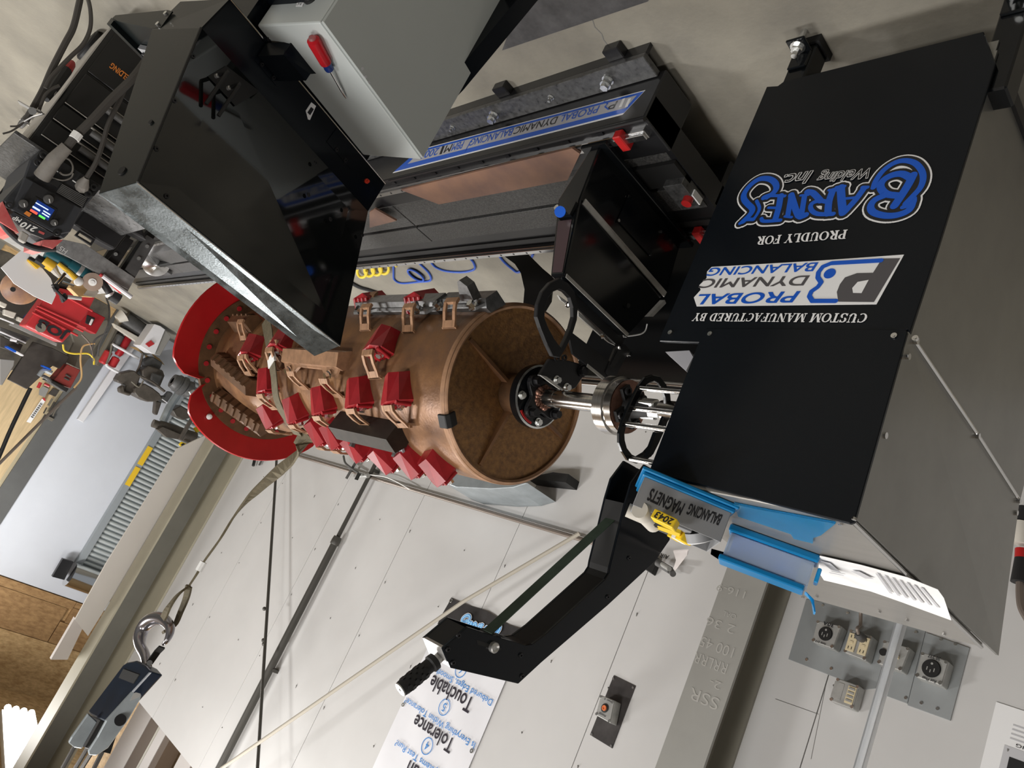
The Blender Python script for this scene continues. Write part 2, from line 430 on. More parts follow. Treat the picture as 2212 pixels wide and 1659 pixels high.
def disc(mm, c, r, nrm, n=10):
    d = Vector(nrm).normalized(); c = Vector(c) + d * jig(); x = d.orthogonal().normalized(); y = d.cross(x)
    mm.add([c + x * r * math.cos(2 * math.pi * i / n) + y * r * math.sin(2 * math.pi * i / n) for i in range(n)], [list(range(n))])
def ribbon(mm, pts, wd, nrm, d, grow=0.0, round_=True):
    """flat stroke of width wd along points in a plane with normal nrm, raised by d"""
    n = Vector(nrm); p = lift(pts, n, d); hw = wd / 2 + grow
    for a, b in zip(p[:-1], p[1:]):
        s = n.cross(b - a).normalized() * hw; j = n * jig(); mm.quad(a - s + j, b - s + j, b + s + j, a + s + j)
    if round_:
        for q in p: disc(mm, q, hw, n, 12)
def stuff(o): o['kind'] = 'stuff'; return o
cab = thing('drive_cabinet', 'tall black and bare steel drive cabinet carrying the large blue and white lettering', 'cabinet', (0.83, 1.52, 0))
mb = M(); mb.box(0.604, 1.0, 1.208, 1.86, 0.17, 0.86); mb.box(0.60, 1.004, 1.208, 1.855, 0.86, 1.196)
mb.build('body', 'brushed_steel', cab)
low = [Z3(1524, 850), Z3(1540, 870)] + [Z2(1635, 1659), Z2(2020, 420), Z2(1940, 210), Z2(600, 545), Z2(560, 575), Z2(485, 580)] + [Z3(62, 912), Z3(68, 918), Z3(298, 926)]
mf = M().prism(low, (0, 0.008, 0)); mf.build('lower_panel', 'panel_black', cab, bevel=0.0015)
up = [Z3(298, 926), Z3(340, 843), Z3(1520, 850), PY(1960, 720, FV), PY(1846, 1128, FV), PY(1836, 1131, FV), PY(1405, 1020, FV), PY(1403, 1016, FV)]
M().prism(lift(up, (0, -1, 0), 0.0012), (0, 0.008, 0)).build('upper_panel', 'panel_black', cab, bevel=0.0015)
sc_ = M()
for (x, y) in ((1450, 890), (367, 878), (133, 870), (1575, 905)):
    p = Z3(x, y); sc_.cyl(p, p + Vector((0, -0.004, 0)), 0.0055, 10); sc_.cyl(p + Vector((0, -0.004, 0)), p + Vector((0, -0.005, 0)), 0.003, 6)
stuff(sc_.build('panel_screws', 'chrome', cab))
# gap under the overhanging corner of the lower panel
M().box(1.0, 1.104, 1.21, 1.3, 0.80, 0.812).build('corner_shelf', 'satin_black', cab)
M().prism([PY(*p, 1.262) for p in ((1437, 760), (1489, 757), (1497, 771), (1482, 801))], (0, 0.02, 0)).build('lit_gap_fill', 'decal_silver', cab)  # pale piece added for the lit background seen through the gap
# side sheets with the folded lip between them
S = 0.6
M().prism([(S, 1.206, 0.2), (S, 1.206, 0.855), (S, 1.95, 0.849), (S, 1.95, 0.2)], (0.006, 0, 0)).build('side_sheet', 'brushed_steel', cab)
M().prism([(S - 0.004, 1.204, 0.857), (S - 0.004, 1.88, 0.849), (S - 0.004, 1.935, 0.85), (0.566, 1.945, 1.20), (0.587, 1.204, 1.204)], (0.006, 0, 0)).build('side_sheet', 'brushed_steel', cab)
M().tube([(S - 0.006, 1.225, 0.857), (S - 0.007, 1.6, 0.851), (S - 0.006, 1.93, 0.85)], 0.004, 6).build('folded_lip', 'chrome', cab)
ss = M()
for (x, y) in ((1973, 737), (2107, 941), (2196, 1081), (1955, 770), (1905, 940), (2190, 1107), (2155, 1245), (2112, 1390)):
    p = PX(x, y, S - 0.004); ss.cyl(p, p - Vector((0.008, 0, 0)), 0.006, 8)
stuff(ss.build('sheet_screws', 'chrome', cab))
M().box(0.592, 0.606, 1.25, 1.95, 0.20, 0.23).build('lower_rail', 'satin_black', cab)
top = [PZ(*p, 1.208) for p in ((1845, 1130), (2120, 1398), (1724, 1286), (1640, 1230), (1560, 1075))]
top[-1] = Vector((1.004, 1.206, 1.208)); top[0].y = 1.206
M().prism(top, (0, 0, -0.01)).build('top_plate', 'top_steel', cab, bevel=0.002)
M().tube([top[0], top[1]], 0.004, 6).build('top_edge', 'chrome', cab)
mr = M()
for (x, y) in ((1817, 1130), (1846, 1118), (1735, 1288), (1765, 1287), (1900, 1320), (1960, 1338), (2040, 1368)):
    p = PZ(x, y, 1.208); mr.cyl(p, p + Vector((0, 0, 0.004)), 0.004, 8)
stuff(mr.build('top_screws', 'chrome', cab))
M().tube([(1.003, 1.203, 0.87), (1.003, 1.203, 1.2)], 0.003, 6).build('front_edge', 'satin_black', cab)
# legs with levelling feet
for (x0, x1, y0) in ((1.035, 1.092, 1.212), (0.565, 0.622, 1.212), (1.035, 1.092, 1.78), (0.565, 0.622, 1.78)):
    l = M().box(x0, x1, y0, y0 + 0.057, 0.012, 0.3).build('leg', 'gloss_black', cab, bevel=0.004)
    M().box(x0 - 0.006, x1 + 0.006, y0 - 0.006, y0 + 0.063, 0.0, 0.022).build('foot_pad', 'matte_black', l)
    if y0 < 1.5:
        M().box(x0 + 0.004, x1 - 0.004, y0 - 0.05, y0 - 0.002, 0.045, 0.052).box(x0 + 0.004, x1 - 0.004, y0 - 0.008, y0, 0.05, 0.10).build('foot_bracket', 'gloss_black', l, bevel=0.002)
        M().cyl(((x0 + x1) / 2, y0 - 0.028, 0.0), ((x0 + x1) / 2, y0 - 0.028, 0.085), 0.0075, 10).hexbolt(((x0 + x1) / 2, y0 - 0.028, 0.052), (0, 0, 1), 0.014, 0.016).build('levelling_bolt', 'zinc', l)
M().box(0.62, 1.035, 1.24, 1.28, 0.155, 0.21).build('cross_bar', 'satin_black', cab)
# ---------------- lettering on the front
N = (0, -1, 0)
def serif(s):
    """strokes of serif capitals: list of (points, width); unit height"""
    T, t, e = 0.21, 0.075, 0.06
    def st(x, y0=0, y1=1): return [([(x, y0), (x, y1)], T)]
    def sf(x, y, w_=0.2): return [([(x - w_, y), (x + w_, y)], e * 1.5)]
    def arc(cx, cy, rx, ry, a0, a1, n=12, w0=t, w1=T):
        r = []
        for i in range(n):
            p = math.radians(a0 + (a1 - a0) * i / n); q = math.radians(a0 + (a1 - a0) * (i + 1) / n); m_ = (p + q) / 2
            r.append(([(cx + rx * math.cos(p), cy + ry * math.sin(p)), (cx + rx * math.cos(q), cy + ry * math.sin(q))], w0 + (w1 - w0) * abs(math.cos(m_)) ** 1.5))
        return r
    b0, b1 = 0.04, 0.96
    G = {
     'C': (arc(0.45, 0.5, 0.36, 0.46, 50, 310) + [([(0.70, 0.62), (0.70, 0.98)], t)], 0.86),
     'U': (st(0.22, 0.35) + arc(0.46, 0.32, 0.24, 0.28, 180, 360, 8) + [([(0.70, 0.32), (0.70, 1)], t)] + sf(0.22, b1) + sf(0.70, b1, 0.15), 0.92),
     'S': (arc(0.36, 0.73, 0.24, 0.23, 20, 250, 10) + arc(0.36, 0.26, 0.25, 0.23, 70, -160, 10) + [([(0.6, 0.7), (0.6, 0.98)], t), ([(0.09, 0.02), (0.09, 0.3)], t)], 0.72),
     'T': (st(0.40) + sf(0.40, b0, 0.2) + [([(0.03, b1), (0.77, b1)], e * 1.6), ([(0.05, 0.72), (0.05, 1)], t), ([(0.75, 0.72), (0.75, 1)], t)], 0.82),
     'O': (arc(0.45, 0.5, 0.36, 0.46, 0, 360, 20), 0.92),
     'M': ([([(0.17, 0), (0.17, 1)], t), ([(0.22, 0.98), (0.53, 0.06)], T), ([(0.53, 0.06), (0.86, 0.98)], t)] + st(0.92) + sf(0.17, b0, 0.16) + sf(0.15, b1, 0.14) + sf(0.92, b0) + sf(0.95, b1, 0.16), 1.16),
     'A': ([([(0.14, 0), (0.42, 0.98)], t), ([(0.42, 1.0), (0.70, 0.02)], T), ([(0.22, 0.32), (0.62, 0.32)], t)] + sf(0.14, b0, 0.14) + sf(0.70, b0, 0.19), 0.92),
     'N': ([([(0.17, 0), (0.17, 1)], t), ([(0.20, 0.98), (0.72, 0.04)], T), ([(0.76, 0), (0.76, 1)], t)] + sf(0.17, b0, 0.15) + sf(0.13, b1, 0.13) + sf(0.76, b1, 0.15), 0.96),
     'F': (st(0.22) + sf(0.22, b0) + [([(0.05, b1), (0.68, b1)], e * 1.6), ([(0.67, 0.7), (0.67, 1)], t), ([(0.22, 0.52), (0.52, 0.52)], t), ([(0.52, 0.38), (0.52, 0.66)], t)], 0.76),
     'R': (st(0.22) + sf(0.22, b0) + sf(0.16, b1, 0.12) + arc(0.38, 0.73, 0.26, 0.23, 90, -90, 8) + [([(0.2, b1), (0.4, b1)], t), ([(0.2, 0.5), (0.4, 0.5)], t), ([(0.42, 0.5), (0.74, 0.03)], T)] + sf(0.78, b0, 0.1), 0.92),
     'E': (st(0.22) + [([(0.05, b1), (0.70, b1)], e * 1.6), ([(0.69, 0.72), (0.69, 1)], t), ([(0.05, b0), (0.74, b0)], e * 1.6), ([(0.73, 0), (0.73, 0.3)], t), ([(0.22, 0.52), (0.52, 0.52)], t), ([(0.52, 0.38), (0.52, 0.66)], t)], 0.82),
     'D': (st(0.22) + arc(0.38, 0.5, 0.38, 0.46, 90, -90, 10) + [([(0.04, b1), (0.40, b1)], t), ([(0.04, b0), (0.40, b0)], t)], 0.90),
     'B': (st(0.22) + arc(0.40, 0.74, 0.22, 0.22, 90, -90, 8) + arc(0.40, 0.27, 0.28, 0.23, 90, -90, 8) + [([(0.04, b1), (0.42, b1)], t), ([(0.04, b0), (0.42, b0)], t), ([(0.2, 0.51), (0.42, 0.51)], t)], 0.84),
     'Y': (st(0.42, 0, 0.48) + sf(0.42, b0) + [([(0.14, 0.98), (0.42, 0.45)], T), ([(0.44, 0.45), (0.72, 0.98)], t)] + sf(0.13, b1, 0.15) + sf(0.72, b1, 0.13), 0.86),
     'P': (st(0.22) + sf(0.22, b0) + arc(0.38, 0.71, 0.29, 0.25, 90, -90, 8) + [([(0.04, b1), (0.4, b1)], t), ([(0.2, 0.46), (0.4, 0.46)], t)], 0.76),
     'L': (st(0.22) + sf(0.22, b1) + [([(0.05, b0), (0.70, b0)], e * 1.6), ([(0.69, 0), (0.69, 0.32)], t)], 0.78),
    }
    out = []; x = 0.0
    for ch in s:
        if ch == ' ': x += 0.42; continue
        g, wd = G[ch]
        for pts, w_ in g: out.append(([(x + a, b) for a, b in pts], w_))
        x += wd
    return out, x
def serif_line(s, o, xe, up, name):
    o, xe, up = Vector(o), Vector(xe), Vector(up)
    st, wd = serif(s); hx = (xe - o) / wd; hy = up - o; hh = hy.length; mm = M()
    for pts, w_ in st:
        p = [o + hx * (a + 0.0 * b) + hy * b for a, b in pts]
        ribbon(mm, p, w_ * (hh * 0.5 + hx.length * 0.5), N, 0.0016, 0.0, False)
    return mm.build(name, 'decal_white', cab)
serif_line('CUSTOM MANUFACTURED BY', Z3(1299, 757), Z3(278, 756), Z3(1278, 812), 'lettering')
serif_line('PROUDLY FOR', Z3(1178, 264), Z3(648, 306), Z3(1165, 318), 'lettering')
# logo badge
def zz(pts, d): return lift([Z3(*p) for p in pts], N, d)
M().prism(zz([(1507, 410), (1345, 702), (287, 714), (270, 662), (310, 618), (302, 590), (345, 548), (348, 510), (375, 482), (1000, 446)], 0.0009), (0, 0.0006, 0)).build('badge_base', 'decal_white', cab)
bg = M(); bg.add(zz([(1485, 432), (1330, 690), (1120, 688), (1112, 630), (1130, 585), (1160, 545), (1230, 520), (1325, 518), (1378, 434)], 0.0013), [list(range(9))])
bg.build('badge_letter', 'decal_grey', cab); bg = M()
lettering(bg, 'DYNAMIC', Z3(952, 533), Z3(322, 555) - Z3(952, 533), Z3(926, 592) - Z3(952, 533), N, 0.012, 0.12, 0.0013)
bg.build('badge_word', 'decal_grey', cab)
bw = M(); bw.add(zz([(1300, 560), (1258, 638), (1208, 637), (1203, 608), (1235, 572)], 0.0017), [list(range(5))]); bw.build('badge_counter', 'decal_white', cab)
bb = M(); ribbon(bb, [Z3(*p) for p in ((1372, 446), (1080, 462), (1030, 482), (1004, 515), (1000, 545), (1020, 575), (1000, 602), (962, 628), (950, 655), (968, 684), (1105, 684))], 0.022 * (Z3(1000, 500) - Z3(0, 500)).length / 1.0, N, 0.0014)
disc(bb, Z3(1070, 522) + Vector(N) * 0.0014, 0.027 * (Z3(1000, 500) - Z3(0, 500)).length, N, 20)
bb.build('badge_swoosh', 'decal_blue', cab); bb = M()
lettering(bb, 'PROBAL', Z3(897, 626), Z3(306, 645) - Z3(897, 626), Z3(862, 692) - Z3(897, 626), N, 0.016, 0.12, 0.0014)
bb.build('badge_word', 'decal_blue', cab); bb = M()
lettering(bb, 'BALANCING', Z3(1003, 456), Z3(366, 490) - Z3(1003, 456), Z3(980, 508) - Z3(1003, 456), N, 0.012, 0.12, 0.0014)
bb.build('badge_word', 'decal_blue', cab)
# big name in outlined lettering, and the script line over it
u1_ = (Z2(1000, 1350) - Z2(0, 1350)).length / 1000
NAME = [
 ([(1205, 1262), (1222, 1215), (1270, 1150), (1340, 1100), (1410, 1082), (1480, 1098), (1525, 1145), (1538, 1200), (1520, 1262), (1472, 1318), (1420, 1372)], 40),
 ([(1470, 1180), (1440, 1240), (1390, 1320), (1345, 1385)], 52),
 ([(1462, 1205), (1400, 1172), (1330, 1180), (1270, 1215), (1252, 1262), (1290, 1306), (1370, 1318)], 48),
 ([(1400, 1395), (1470, 1370), (1478, 1335)], 34), ([(1470, 1350), (1445, 1412), (1370, 1446), (1285, 1452), (1205, 1430), (1185, 1390), (1215, 1345), (1290, 1312)], 46),
 ([(1165, 1262), (1130, 1262)], 30), ([(1140, 1270), (1085, 1345), (1010, 1428)], 44), ([(985, 1262), (990, 1345), (1000, 1432)], 52), ([(1085, 1330), (985, 1340)], 26), ([(1010, 1255), (955, 1262)], 30),
 ([(930, 1285), (905, 1360), (898, 1438)], 48), ([(935, 1440), (830, 1440), (786, 1410), (790, 1372), (840, 1352), (900, 1360)], 36), ([(850, 1352), (800, 1300), (760, 1290)], 44), ([(955, 1282), (905, 1280)], 26),
 ([(742, 1318), (722, 1442)], 40), ([(750, 1446), (700, 1450), (652, 1312)], 46), ([(652, 1318), (630, 1450)], 40), ([(655, 1462), (610, 1456)], 26), ([(770, 1312), (715, 1316)], 24),
 ([(582, 1318), (568, 1400), (545, 1478)], 46), ([(610, 1320), (520, 1318), (490, 1335)], 30), ([(570, 1400), (500, 1398)], 26), ([(580, 1482), (470, 1488), (452, 1470)], 32),
 ([(310, 1502), (350, 1478), (400, 1476)], 34), ([(330, 1490), (380, 1440), (392, 1405), (360, 1372), (336, 1340), (338, 1300), (380, 1245), (440, 1205), (505, 1205), (545, 1232), (552, 1272), (520, 1310), (470, 1330)], 46), ([(400, 1475), (425, 1440), (440, 1400), (420, 1352)], 30)]
for nm, mt, grow, d in (('name_outline', 'decal_white', 20, 0.0010), ('name_black', 'decal_black', 11, 0.0015), ('name_blue', 'decal_blue', -4.5, 0.0020)):  # printed layers: white outline, black keyline, blue fill
    mm = M()
    for pts, wd in NAME: ribbon(mm, smooth_path([Z2(*p) for p in pts], 3) if len(pts) > 2 else [Z2(*p) for p in pts], wd * u1_, N, d, grow * u1_)
    mm.build(nm, mt, cab)
for mt, bd, d in (('decal_white', 0.03, 0.0026), ('decal_black', -0.004, 0.0029)):
    mm = M()
    lettering(mm, 'Welding', Z2(1190, 1112), Z2(845, 1150) - Z2(1190, 1112), Z2(1165, 1200) - Z2(1190, 1112), N, bd, 0.35, d)
    lettering(mm, 'Inc.', Z2(800, 1150), Z2(612, 1180) - Z2(800, 1150), Z2(780, 1228) - Z2(800, 1150), N, bd, 0.35, d)
    mm.build('script_line', mt, cab)
# ------------------------------------------------------------------ machine bed on the floor
mat('bed_black', (0.012, 0.012, 0.013), 0.3)
mat('granite', (0.085, 0.083, 0.08), 0.42, var=0.75, scale=170, detail=3, col2=(0.02, 0.02, 0.02))
mat('dusty_steel', (0.13, 0.13, 0.13), 0.35, metal=0.5, var=0.5, scale=60, rvar=0.1)
mat('rail_steel', (0.6, 0.6, 0.6), 0.25, metal=1.0)
mat('rust_plate', (0.25, 0.135, 0.085), 0.5, var=0.55, scale=5, col2=(0.15, 0.085, 0.068), detail=8)
mat('red_plastic', (0.42, 0.015, 0.015), 0.4)
BV = 1.155; BZ = 0.215
bed = thing('machine_bed', 'long low black steel machine bed with a blue striped decal along its front', 'machine bed', (4.5, 1.4, 0))
BU0, BU1 = 1.455, 7.7
M().box(BU0, BU1, BV, 1.30, 0.03, BZ - 0.01).build('front_beam', 'bed_black', bed, bevel=0.006, seg=2)
M().tube([(BU0, BV + 0.004, BZ - 0.006), (2.76, BV + 0.004, BZ - 0.006)], 0.007, 8).build('rolled_edge', 'bed_black', bed)
M().box(BU0, BU1, 1.54, 1.665, 0.03, BZ - 0.015).build('back_beam', 'bed_black', bed, bevel=0.006)
M().box(BU0, 1.475, BV + 0.002, 1.70, 0.125, BZ - 0.012).build('end_plate', 'bed_black', bed)
for k, (a, b) in enumerate(((1.476, 2.93), (2.936, 4.6), (4.606, 6.2), (6.206, 7.68))):
    M().box(a, b, 1.235, 1.435, 0.1, BZ - 0.012).build('granite_slab', 'granite', bed, bevel=0.002)
    M().box(a, b, 1.445, 1.545, 0.1, BZ - 0.008).build('granite_slab', 'granite', bed, bevel=0.002)
# floor flange with hold-down bolts
M().box(1.475, 7.6, 1.078, BV - 0.002, 0.035, 0.055).build('floor_flange', 'dusty_steel', bed, bevel=0.002)
M().box(1.475, 7.6, 1.078, 1.09, 0.0, 0.036).build('flange_lip', 'bed_black', bed)
for i, (x, y) in enumerate(((1328, 190), (1198, 218), (1080, 260), (986, 283))):
    p = PZ(x, y, 0.055)
    big = i % 2 == 0
    b = M().hexbolt((p.x, 1.115, 0.055), (0, 0, 1), 0.014 if big else 0.008, 0.016 if big else 0.01)
    b.cyl((p.x, 1.115, 0.05), (p.x, 1.115, 0.085 if big else 0.075), 0.008 if big else 0.005, 10)
    if big: b.hexbolt((p.x, 1.115, 0.074), (0, 0, 1), 0.013, 0.016)
    b.build('flange_bolt', 'zinc', bed)
    if big:
        q = PZ(x + 15, y - 45, 0.03); M().box(q.x - 0.03, q.x + 0.03, 1.04, 1.08, 0.0, 0.03).build('floor_clamp', 'bed_black', bed, bevel=0.003)
# decal on the front
def D(x, y): return PY(850 + x * 0.31646, 100 + y * 0.31646, BV)
ND = (0, -1, 0)
def dl(pts, d): return lift([D(*p) for p in pts], ND, d)
Adec, Bdec, Cdec, Edec = (1720, 300), (1565, 467), (-5, 866), (175, 707)
def li(a, b, t): return (a[0] + (b[0] - a[0]) * t, a[1] + (b[1] - a[1]) * t)
M().prism(dl([Adec, Bdec, Cdec, Edec], 0.0009), (0, 0.0006, 0)).build('decal_base', 'decal_white', bed)
mm = M(); mm.add(dl([li(Adec, Bdec, .05), li(Adec, Bdec, .93), li(Cdec, Edec, .05), li(Cdec, Edec, .95)], 0.0012), [(0, 1, 2, 3)]); mm.build('decal_border', 'decal_blue', bed)
mm = M(); mm.add(dl([li(li(Adec, Bdec, .17), Edec, .02), li(li(Adec, Bdec, .70), Cdec, .015), li(li(Edec, Cdec, .68), Bdec, .03), li(li(Edec, Cdec, .17), Adec, .02)], 0.0015), [(0, 1, 2, 3)]); mm.build('decal_field', 'decal_silver', bed)
def dtext(mm, s, x0, x1, k=0.0):
    yb = lambda x: 405 + 0.262 * (1415 - x)
    lettering(mm, s, D(x0, yb(x0)), D(x1, yb(x1)) - D(x0, yb(x0)), D(x0 - 18, yb(x0) + 50) - D(x0, yb(x0)), ND, 0.006, 0.12, 0.0019)
mm = M(); dtext(mm, 'PROBAL', 1412, 1150); dtext(mm, 'BALANCING', 826, 535); dtext(mm, 'PBM', 488, 412); dtext(mm, '2000', 320, 196)
ribbon(mm, [D(530, 650), D(490, 720)], 0.005, ND, 0.0019); ribbon(mm, [D(1440, 380), D(1465, 395), D(1445, 415), D(1470, 435)], 0.004, ND, 0.0019); stuff(mm.build('decal_lettering', 'decal_blue', bed))
mm = M(); dtext(mm, 'DYNAMIC', 1128, 836); dtext(mm, 'M', 408, 360); dtext(mm, '-', 350, 334); dtext(mm, 'P', 1535, 1480); stuff(mm.build('decal_lettering', 'decal_black', bed))
mm = M()
for a in (1600, 1560): mm.add(dl([(a + 26, 355), (a, 415), (a - 20, 420), (a + 6, 361)], 0.0019), [(0, 1, 2, 3)])
stuff(mm.build('decal_bars', 'decal_white', bed))
# guide rails, end stops and small clips
for (v, u_end) in ((1.205, 6.85), (1.655, 7.66)):
    M().box(BU0 + 0.02, u_end, v - 0.016, v + 0.016, BZ - 0.012, BZ + 0.004).box(BU0 + 0.02, u_end, v - 0.011, v + 0.011, BZ + 0.004, BZ + 0.014).build('guide_rail', 'rail_steel', bed, bevel=0.002)
    mm = M()
    for i in range(70):
        x = BU0 + 0.06 + i * 0.08
        if x < u_end: mm.cyl((x, v, BZ + 0.014), (x, v, BZ + 0.0145), 0.005, 8)
    stuff(mm.build('rail_holes', 'matte_black', bed))
    M().box(1.545, 1.575, v - 0.03, v + 0.03, BZ - 0.008, BZ + 0.022).build('rail_wiper', 'red_plastic', bed, bevel=0.003)
mm = M()
for i in range(14):
    x = 1.62 + i * 0.14; mm.box(x, x + 0.022, 1.168, 1.18, BZ - 0.012, BZ - 0.004)
stuff(mm.build('edge_clips', 'bed_black', bed))
M().box(1.50, 7.6, 1.225, 1.232, BZ - 0.03, BZ - 0.006).build('slab_strip', 'bed_black', bed)
M().box(1.50, 7.6, 1.60, 1.625, BZ - 0.02, BZ - 0.008).build('dark_channel', 'matte_black', bed)
# sensor block near the end
sb = M().box(1.46, 1.53, 1.39, 1.50, BZ - 0.012, BZ + 0.03).build('sensor_bracket', 'dusty_steel', bed, bevel=0.002)
M().cyl((1.475, 1.455, BZ + 0.03), (1.475, 1.455, BZ + 0.05), 0.016, 14).build('red_button', 'red_plastic', sb)
M().box(1.455, 1.462, 1.445, 1.49, BZ + 0.006, BZ + 0.028).build('white_plate', 'decal_white', sb)
M().box(1.46, 1.64, 1.33, 1.42, BZ - 0.01, BZ + 0.004).build('cable_trough', 'matte_black', bed)
# rusty plate lying across the slabs
q = [PZ(*p, BZ + 0.016) for p in ((868, 407), (1238, 316), (1255, 328), (1228, 385), (950, 438))]
rp = M().prism(q, (0, 0, 0.008)).build('rusty_plate', 'rust_plate'); tag(rp, 'thin rusty brown steel plate lying on the machine bed behind the decal', 'steel plate')
q = [PZ(*p, BZ + 0.014) for p in ((800, 455), (812, 448), (858, 474), (800, 489))]
rp = M().prism(q, (0, 0, 0.008)).build('rusty_plate', 'rust_plate'); tag(rp, 'small rusty plate end peeking out beside the control console on the bed', 'steel plate')
# tailstock fittings at the far end
c = PX(337, 569, 6.35)
tw = M().box(6.36, 6.52, 1.30, 1.52, BZ + 0.001, max(BZ + 0.02, c.z)).build('tailstock', 'dusty_steel', bed)
M().lathe(c, (-1, 0, 0.35), [(-0.03, 0), (-0.03, 0.10), (0.0, 0.10), (0.02, 0.05), (0.05, 0.03), (0.07, 0.0)], 28).build('tailstock_disc', 'rail_steel', tw)
M().tube([c + Vector((0, 0, 0.02)), PX(372, 566, 6.2), PX(440, 552, 6.0)], 0.02, 8).build('tailstock_lever', 'matte_black', tw)
# ------------------------------------------------------------------ turning axis: drum, coupling and shaft share it
AV = 1.42
AZ = (PY(1129, 853, AV).z + PY(1288, 871, AV).z) / 2
def AX(u): return Vector((u, AV, AZ))
UD = 1.765          # near end face of the drum
mat('bolt_black', (0.03, 0.03, 0.032), 0.35, metal=0.6)
mat('shaft_steel', (0.62, 0.60, 0.57), 0.2, metal=1.0, var=0.25, scale=30, stretch=(8, 1, 1))
mat('weld', (0.42, 0.22, 0.16), 0.35, metal=0.7, var=0.5, scale=40)
mat('blue_cap', (0.02, 0.14, 0.75), 0.4)
mat('wine', (0.055, 0.028, 0.035), 0.35)
mat('pale_edge', (0.50, 0.49, 0.46), 0.5, metal=0.3, var=0.3, scale=20)
# ------------------------------------------------------------------ bearing pedestal on the bed rails
ped = thing('bearing_pedestal', 'squat black bearing pedestal with a bright reflecting edge standing on the bed rails', 'pedestal', (1.62, 1.42, 0.23))
v0, v1, vt = 1.19, 1.655, 1.495
b = M()
prof = [(1.628, 0.235), (1.604, 0.437), (1.52, 0.70), (1.575, 0.70), (1.70, 0.425), (1.665, 0.235)]
n = len(prof)
A = [Vector((u, v0, z)) for u, z in prof]; Bq = [Vector((u, (v1 if z < 0.5 else vt), z)) for u, z in prof]
b.add(A + Bq, [list(range(n)), list(range(2 * n - 1, n - 1, -1))] + [(i, i + n, (i + 1) % n + n, (i + 1) % n) for i in range(n)])
b.build('body', 'gloss_black', ped, bevel=0.006, seg=2)
M().prism([(1.602, v0 + 0.012, 0.445), (1.599, v0 + 0.012, 0.428), (1.594, v1 - 0.01, 0.446), (1.590, v1 - 0.016, 0.468)], (-0.004, 0, 0)).build('edge_glint', 'pale_edge', ped)  # gleam on the chamfered edge put in as a pale strip
M().prism([(1.5185, v0 + 0.004, 0.694), (1.5165, v0 + 0.004, 0.705), (1.5165, vt - 0.004, 0.705), (1.5185, vt - 0.004, 0.694)], (-0.003, 0, 0)).build('top_edge', 'pale_edge', ped)
M().box(1.60, 1.70, v0 - 0.01, v1 + 0.03, 0.229, 0.245).build('base_flange', 'gloss_black', ped, bevel=0.002)
# access plate with four screws
def onface(px, py, d=0.0):
    """point of the lower sloping face"""
    r = ray(px, py); nn = Vector((-1.0, 0, -0.119)).normalized(); o = Vector((1.604, v0, 0.437))
    return EYE + r * ((o - EYE).dot(nn) / r.dot(nn)) + nn * d
q = [onface(*p, 0.001) for p in ((1356, 421), (1332, 476), (1402, 553), (1425, 502))]
M().prism(q, (-0.003, 0, 0)).build('access_plate', 'panel_black', ped)
sc_ = M()
for p in ((1357, 424), (1333, 477), (1402, 551), (1424, 501)):
    a = onface(*p, 0.004); sc_.cyl(a, a - Vector((0.004, 0, 0)), 0.005, 8)
stuff(sc_.build('plate_screws', 'chrome', ped))
p = PX(1357, 660, 1.54); M().cyl(p, p - Vector((0.002, 0, 0)), 0.007, 10).build('pin_hole', 'matte_black', ped)
# wine-tinted end face with a capped connector
kb = M().box(1.60, 1.655, v0 - 0.012, v0 - 0.001, 0.455, 0.50).build('connector_plate', 'gloss_black', ped)
k = PY(1215, 461, v0 - 0.014); M().lathe(k, (0, -1, 0), [(0, 0), (0, 0.011), (0.02, 0.011), (0.02, 0.008), (0.03, 0.008), (0.03, 0)], 14).build('connector', 'zinc', kb)
k = PY(1210, 458, v0 - 0.05); M().cyl(k, k + Vector((-0.004, -0.004, 0.002)), 0.0155, 18).build('blue_cap', 'blue_cap', kb)
M().prism([(1.596, v0 - 0.0015, 0.51), (1.532, v0 - 0.0015, 0.69), (1.570, v0 - 0.0015, 0.69), (1.65, v0 - 0.0015, 0.51)], (0, 0.001, 0)).build('end_face', 'wine', ped)
# cradle: plates rising to the bearing
UP = 1.553
def Q6(x, y, u=UP): return PX(1140 + x * 0.18083, 540 + y * 0.18083, u)
cr = M().prism([Q6(*p) for p in ((420, 320), (1165, 1035), (1120, 1160), (1040, 1112), (600, 700), (380, 430))], (0.008, 0, 0)).build('cradle_bar', 'satin_black', ped)
M().prism([Q6(*p) for p in ((480, 950), (985, 1335), (1000, 1590), (900, 1545), (700, 1365), (540, 1240))], (0.008, 0, 0)).build('cradle_bar', 'satin_black', ped)
M().prism([Q6(*p, UP - 0.003) for p in ((1070, 1120), (1165, 1130), (1215, 1195), (1010, 1592), (930, 1460))], (0.008, 0, 0)).build('cradle_leg', 'satin_black', ped)
M().prism([Q6(*p, UP - 0.0045) for p in ((1085, 1185), (1130, 1180), (1140, 1215), (1040, 1400), (1000, 1405), (985, 1375))], (0.001, 0, 0)).build('slot', 'matte_black', ped)
M().prism([Q6(*p, UP - 0.001) for p in ((712, 1360), (990, 1585), (960, 1592), (905, 1555), (700, 1395))], (-0.002, 0, 0)).build('pale_edge', 'pale_edge', ped)
M().prism([Q6(*p, UP + 0.02) for p in ((605, 735), (1045, 1105), (1050, 1140), (975, 1105), (870, 1020), (610, 790))], (0.006, 0, 0)).build('bare_bar', 'pale_edge', ped)
M().prism([Q6(*p, UP + 0.02) for p in ((365, 540), (520, 650), (540, 700), (400, 600))], (0.006, 0, 0)).build('bare_bar', 'pale_edge', ped)
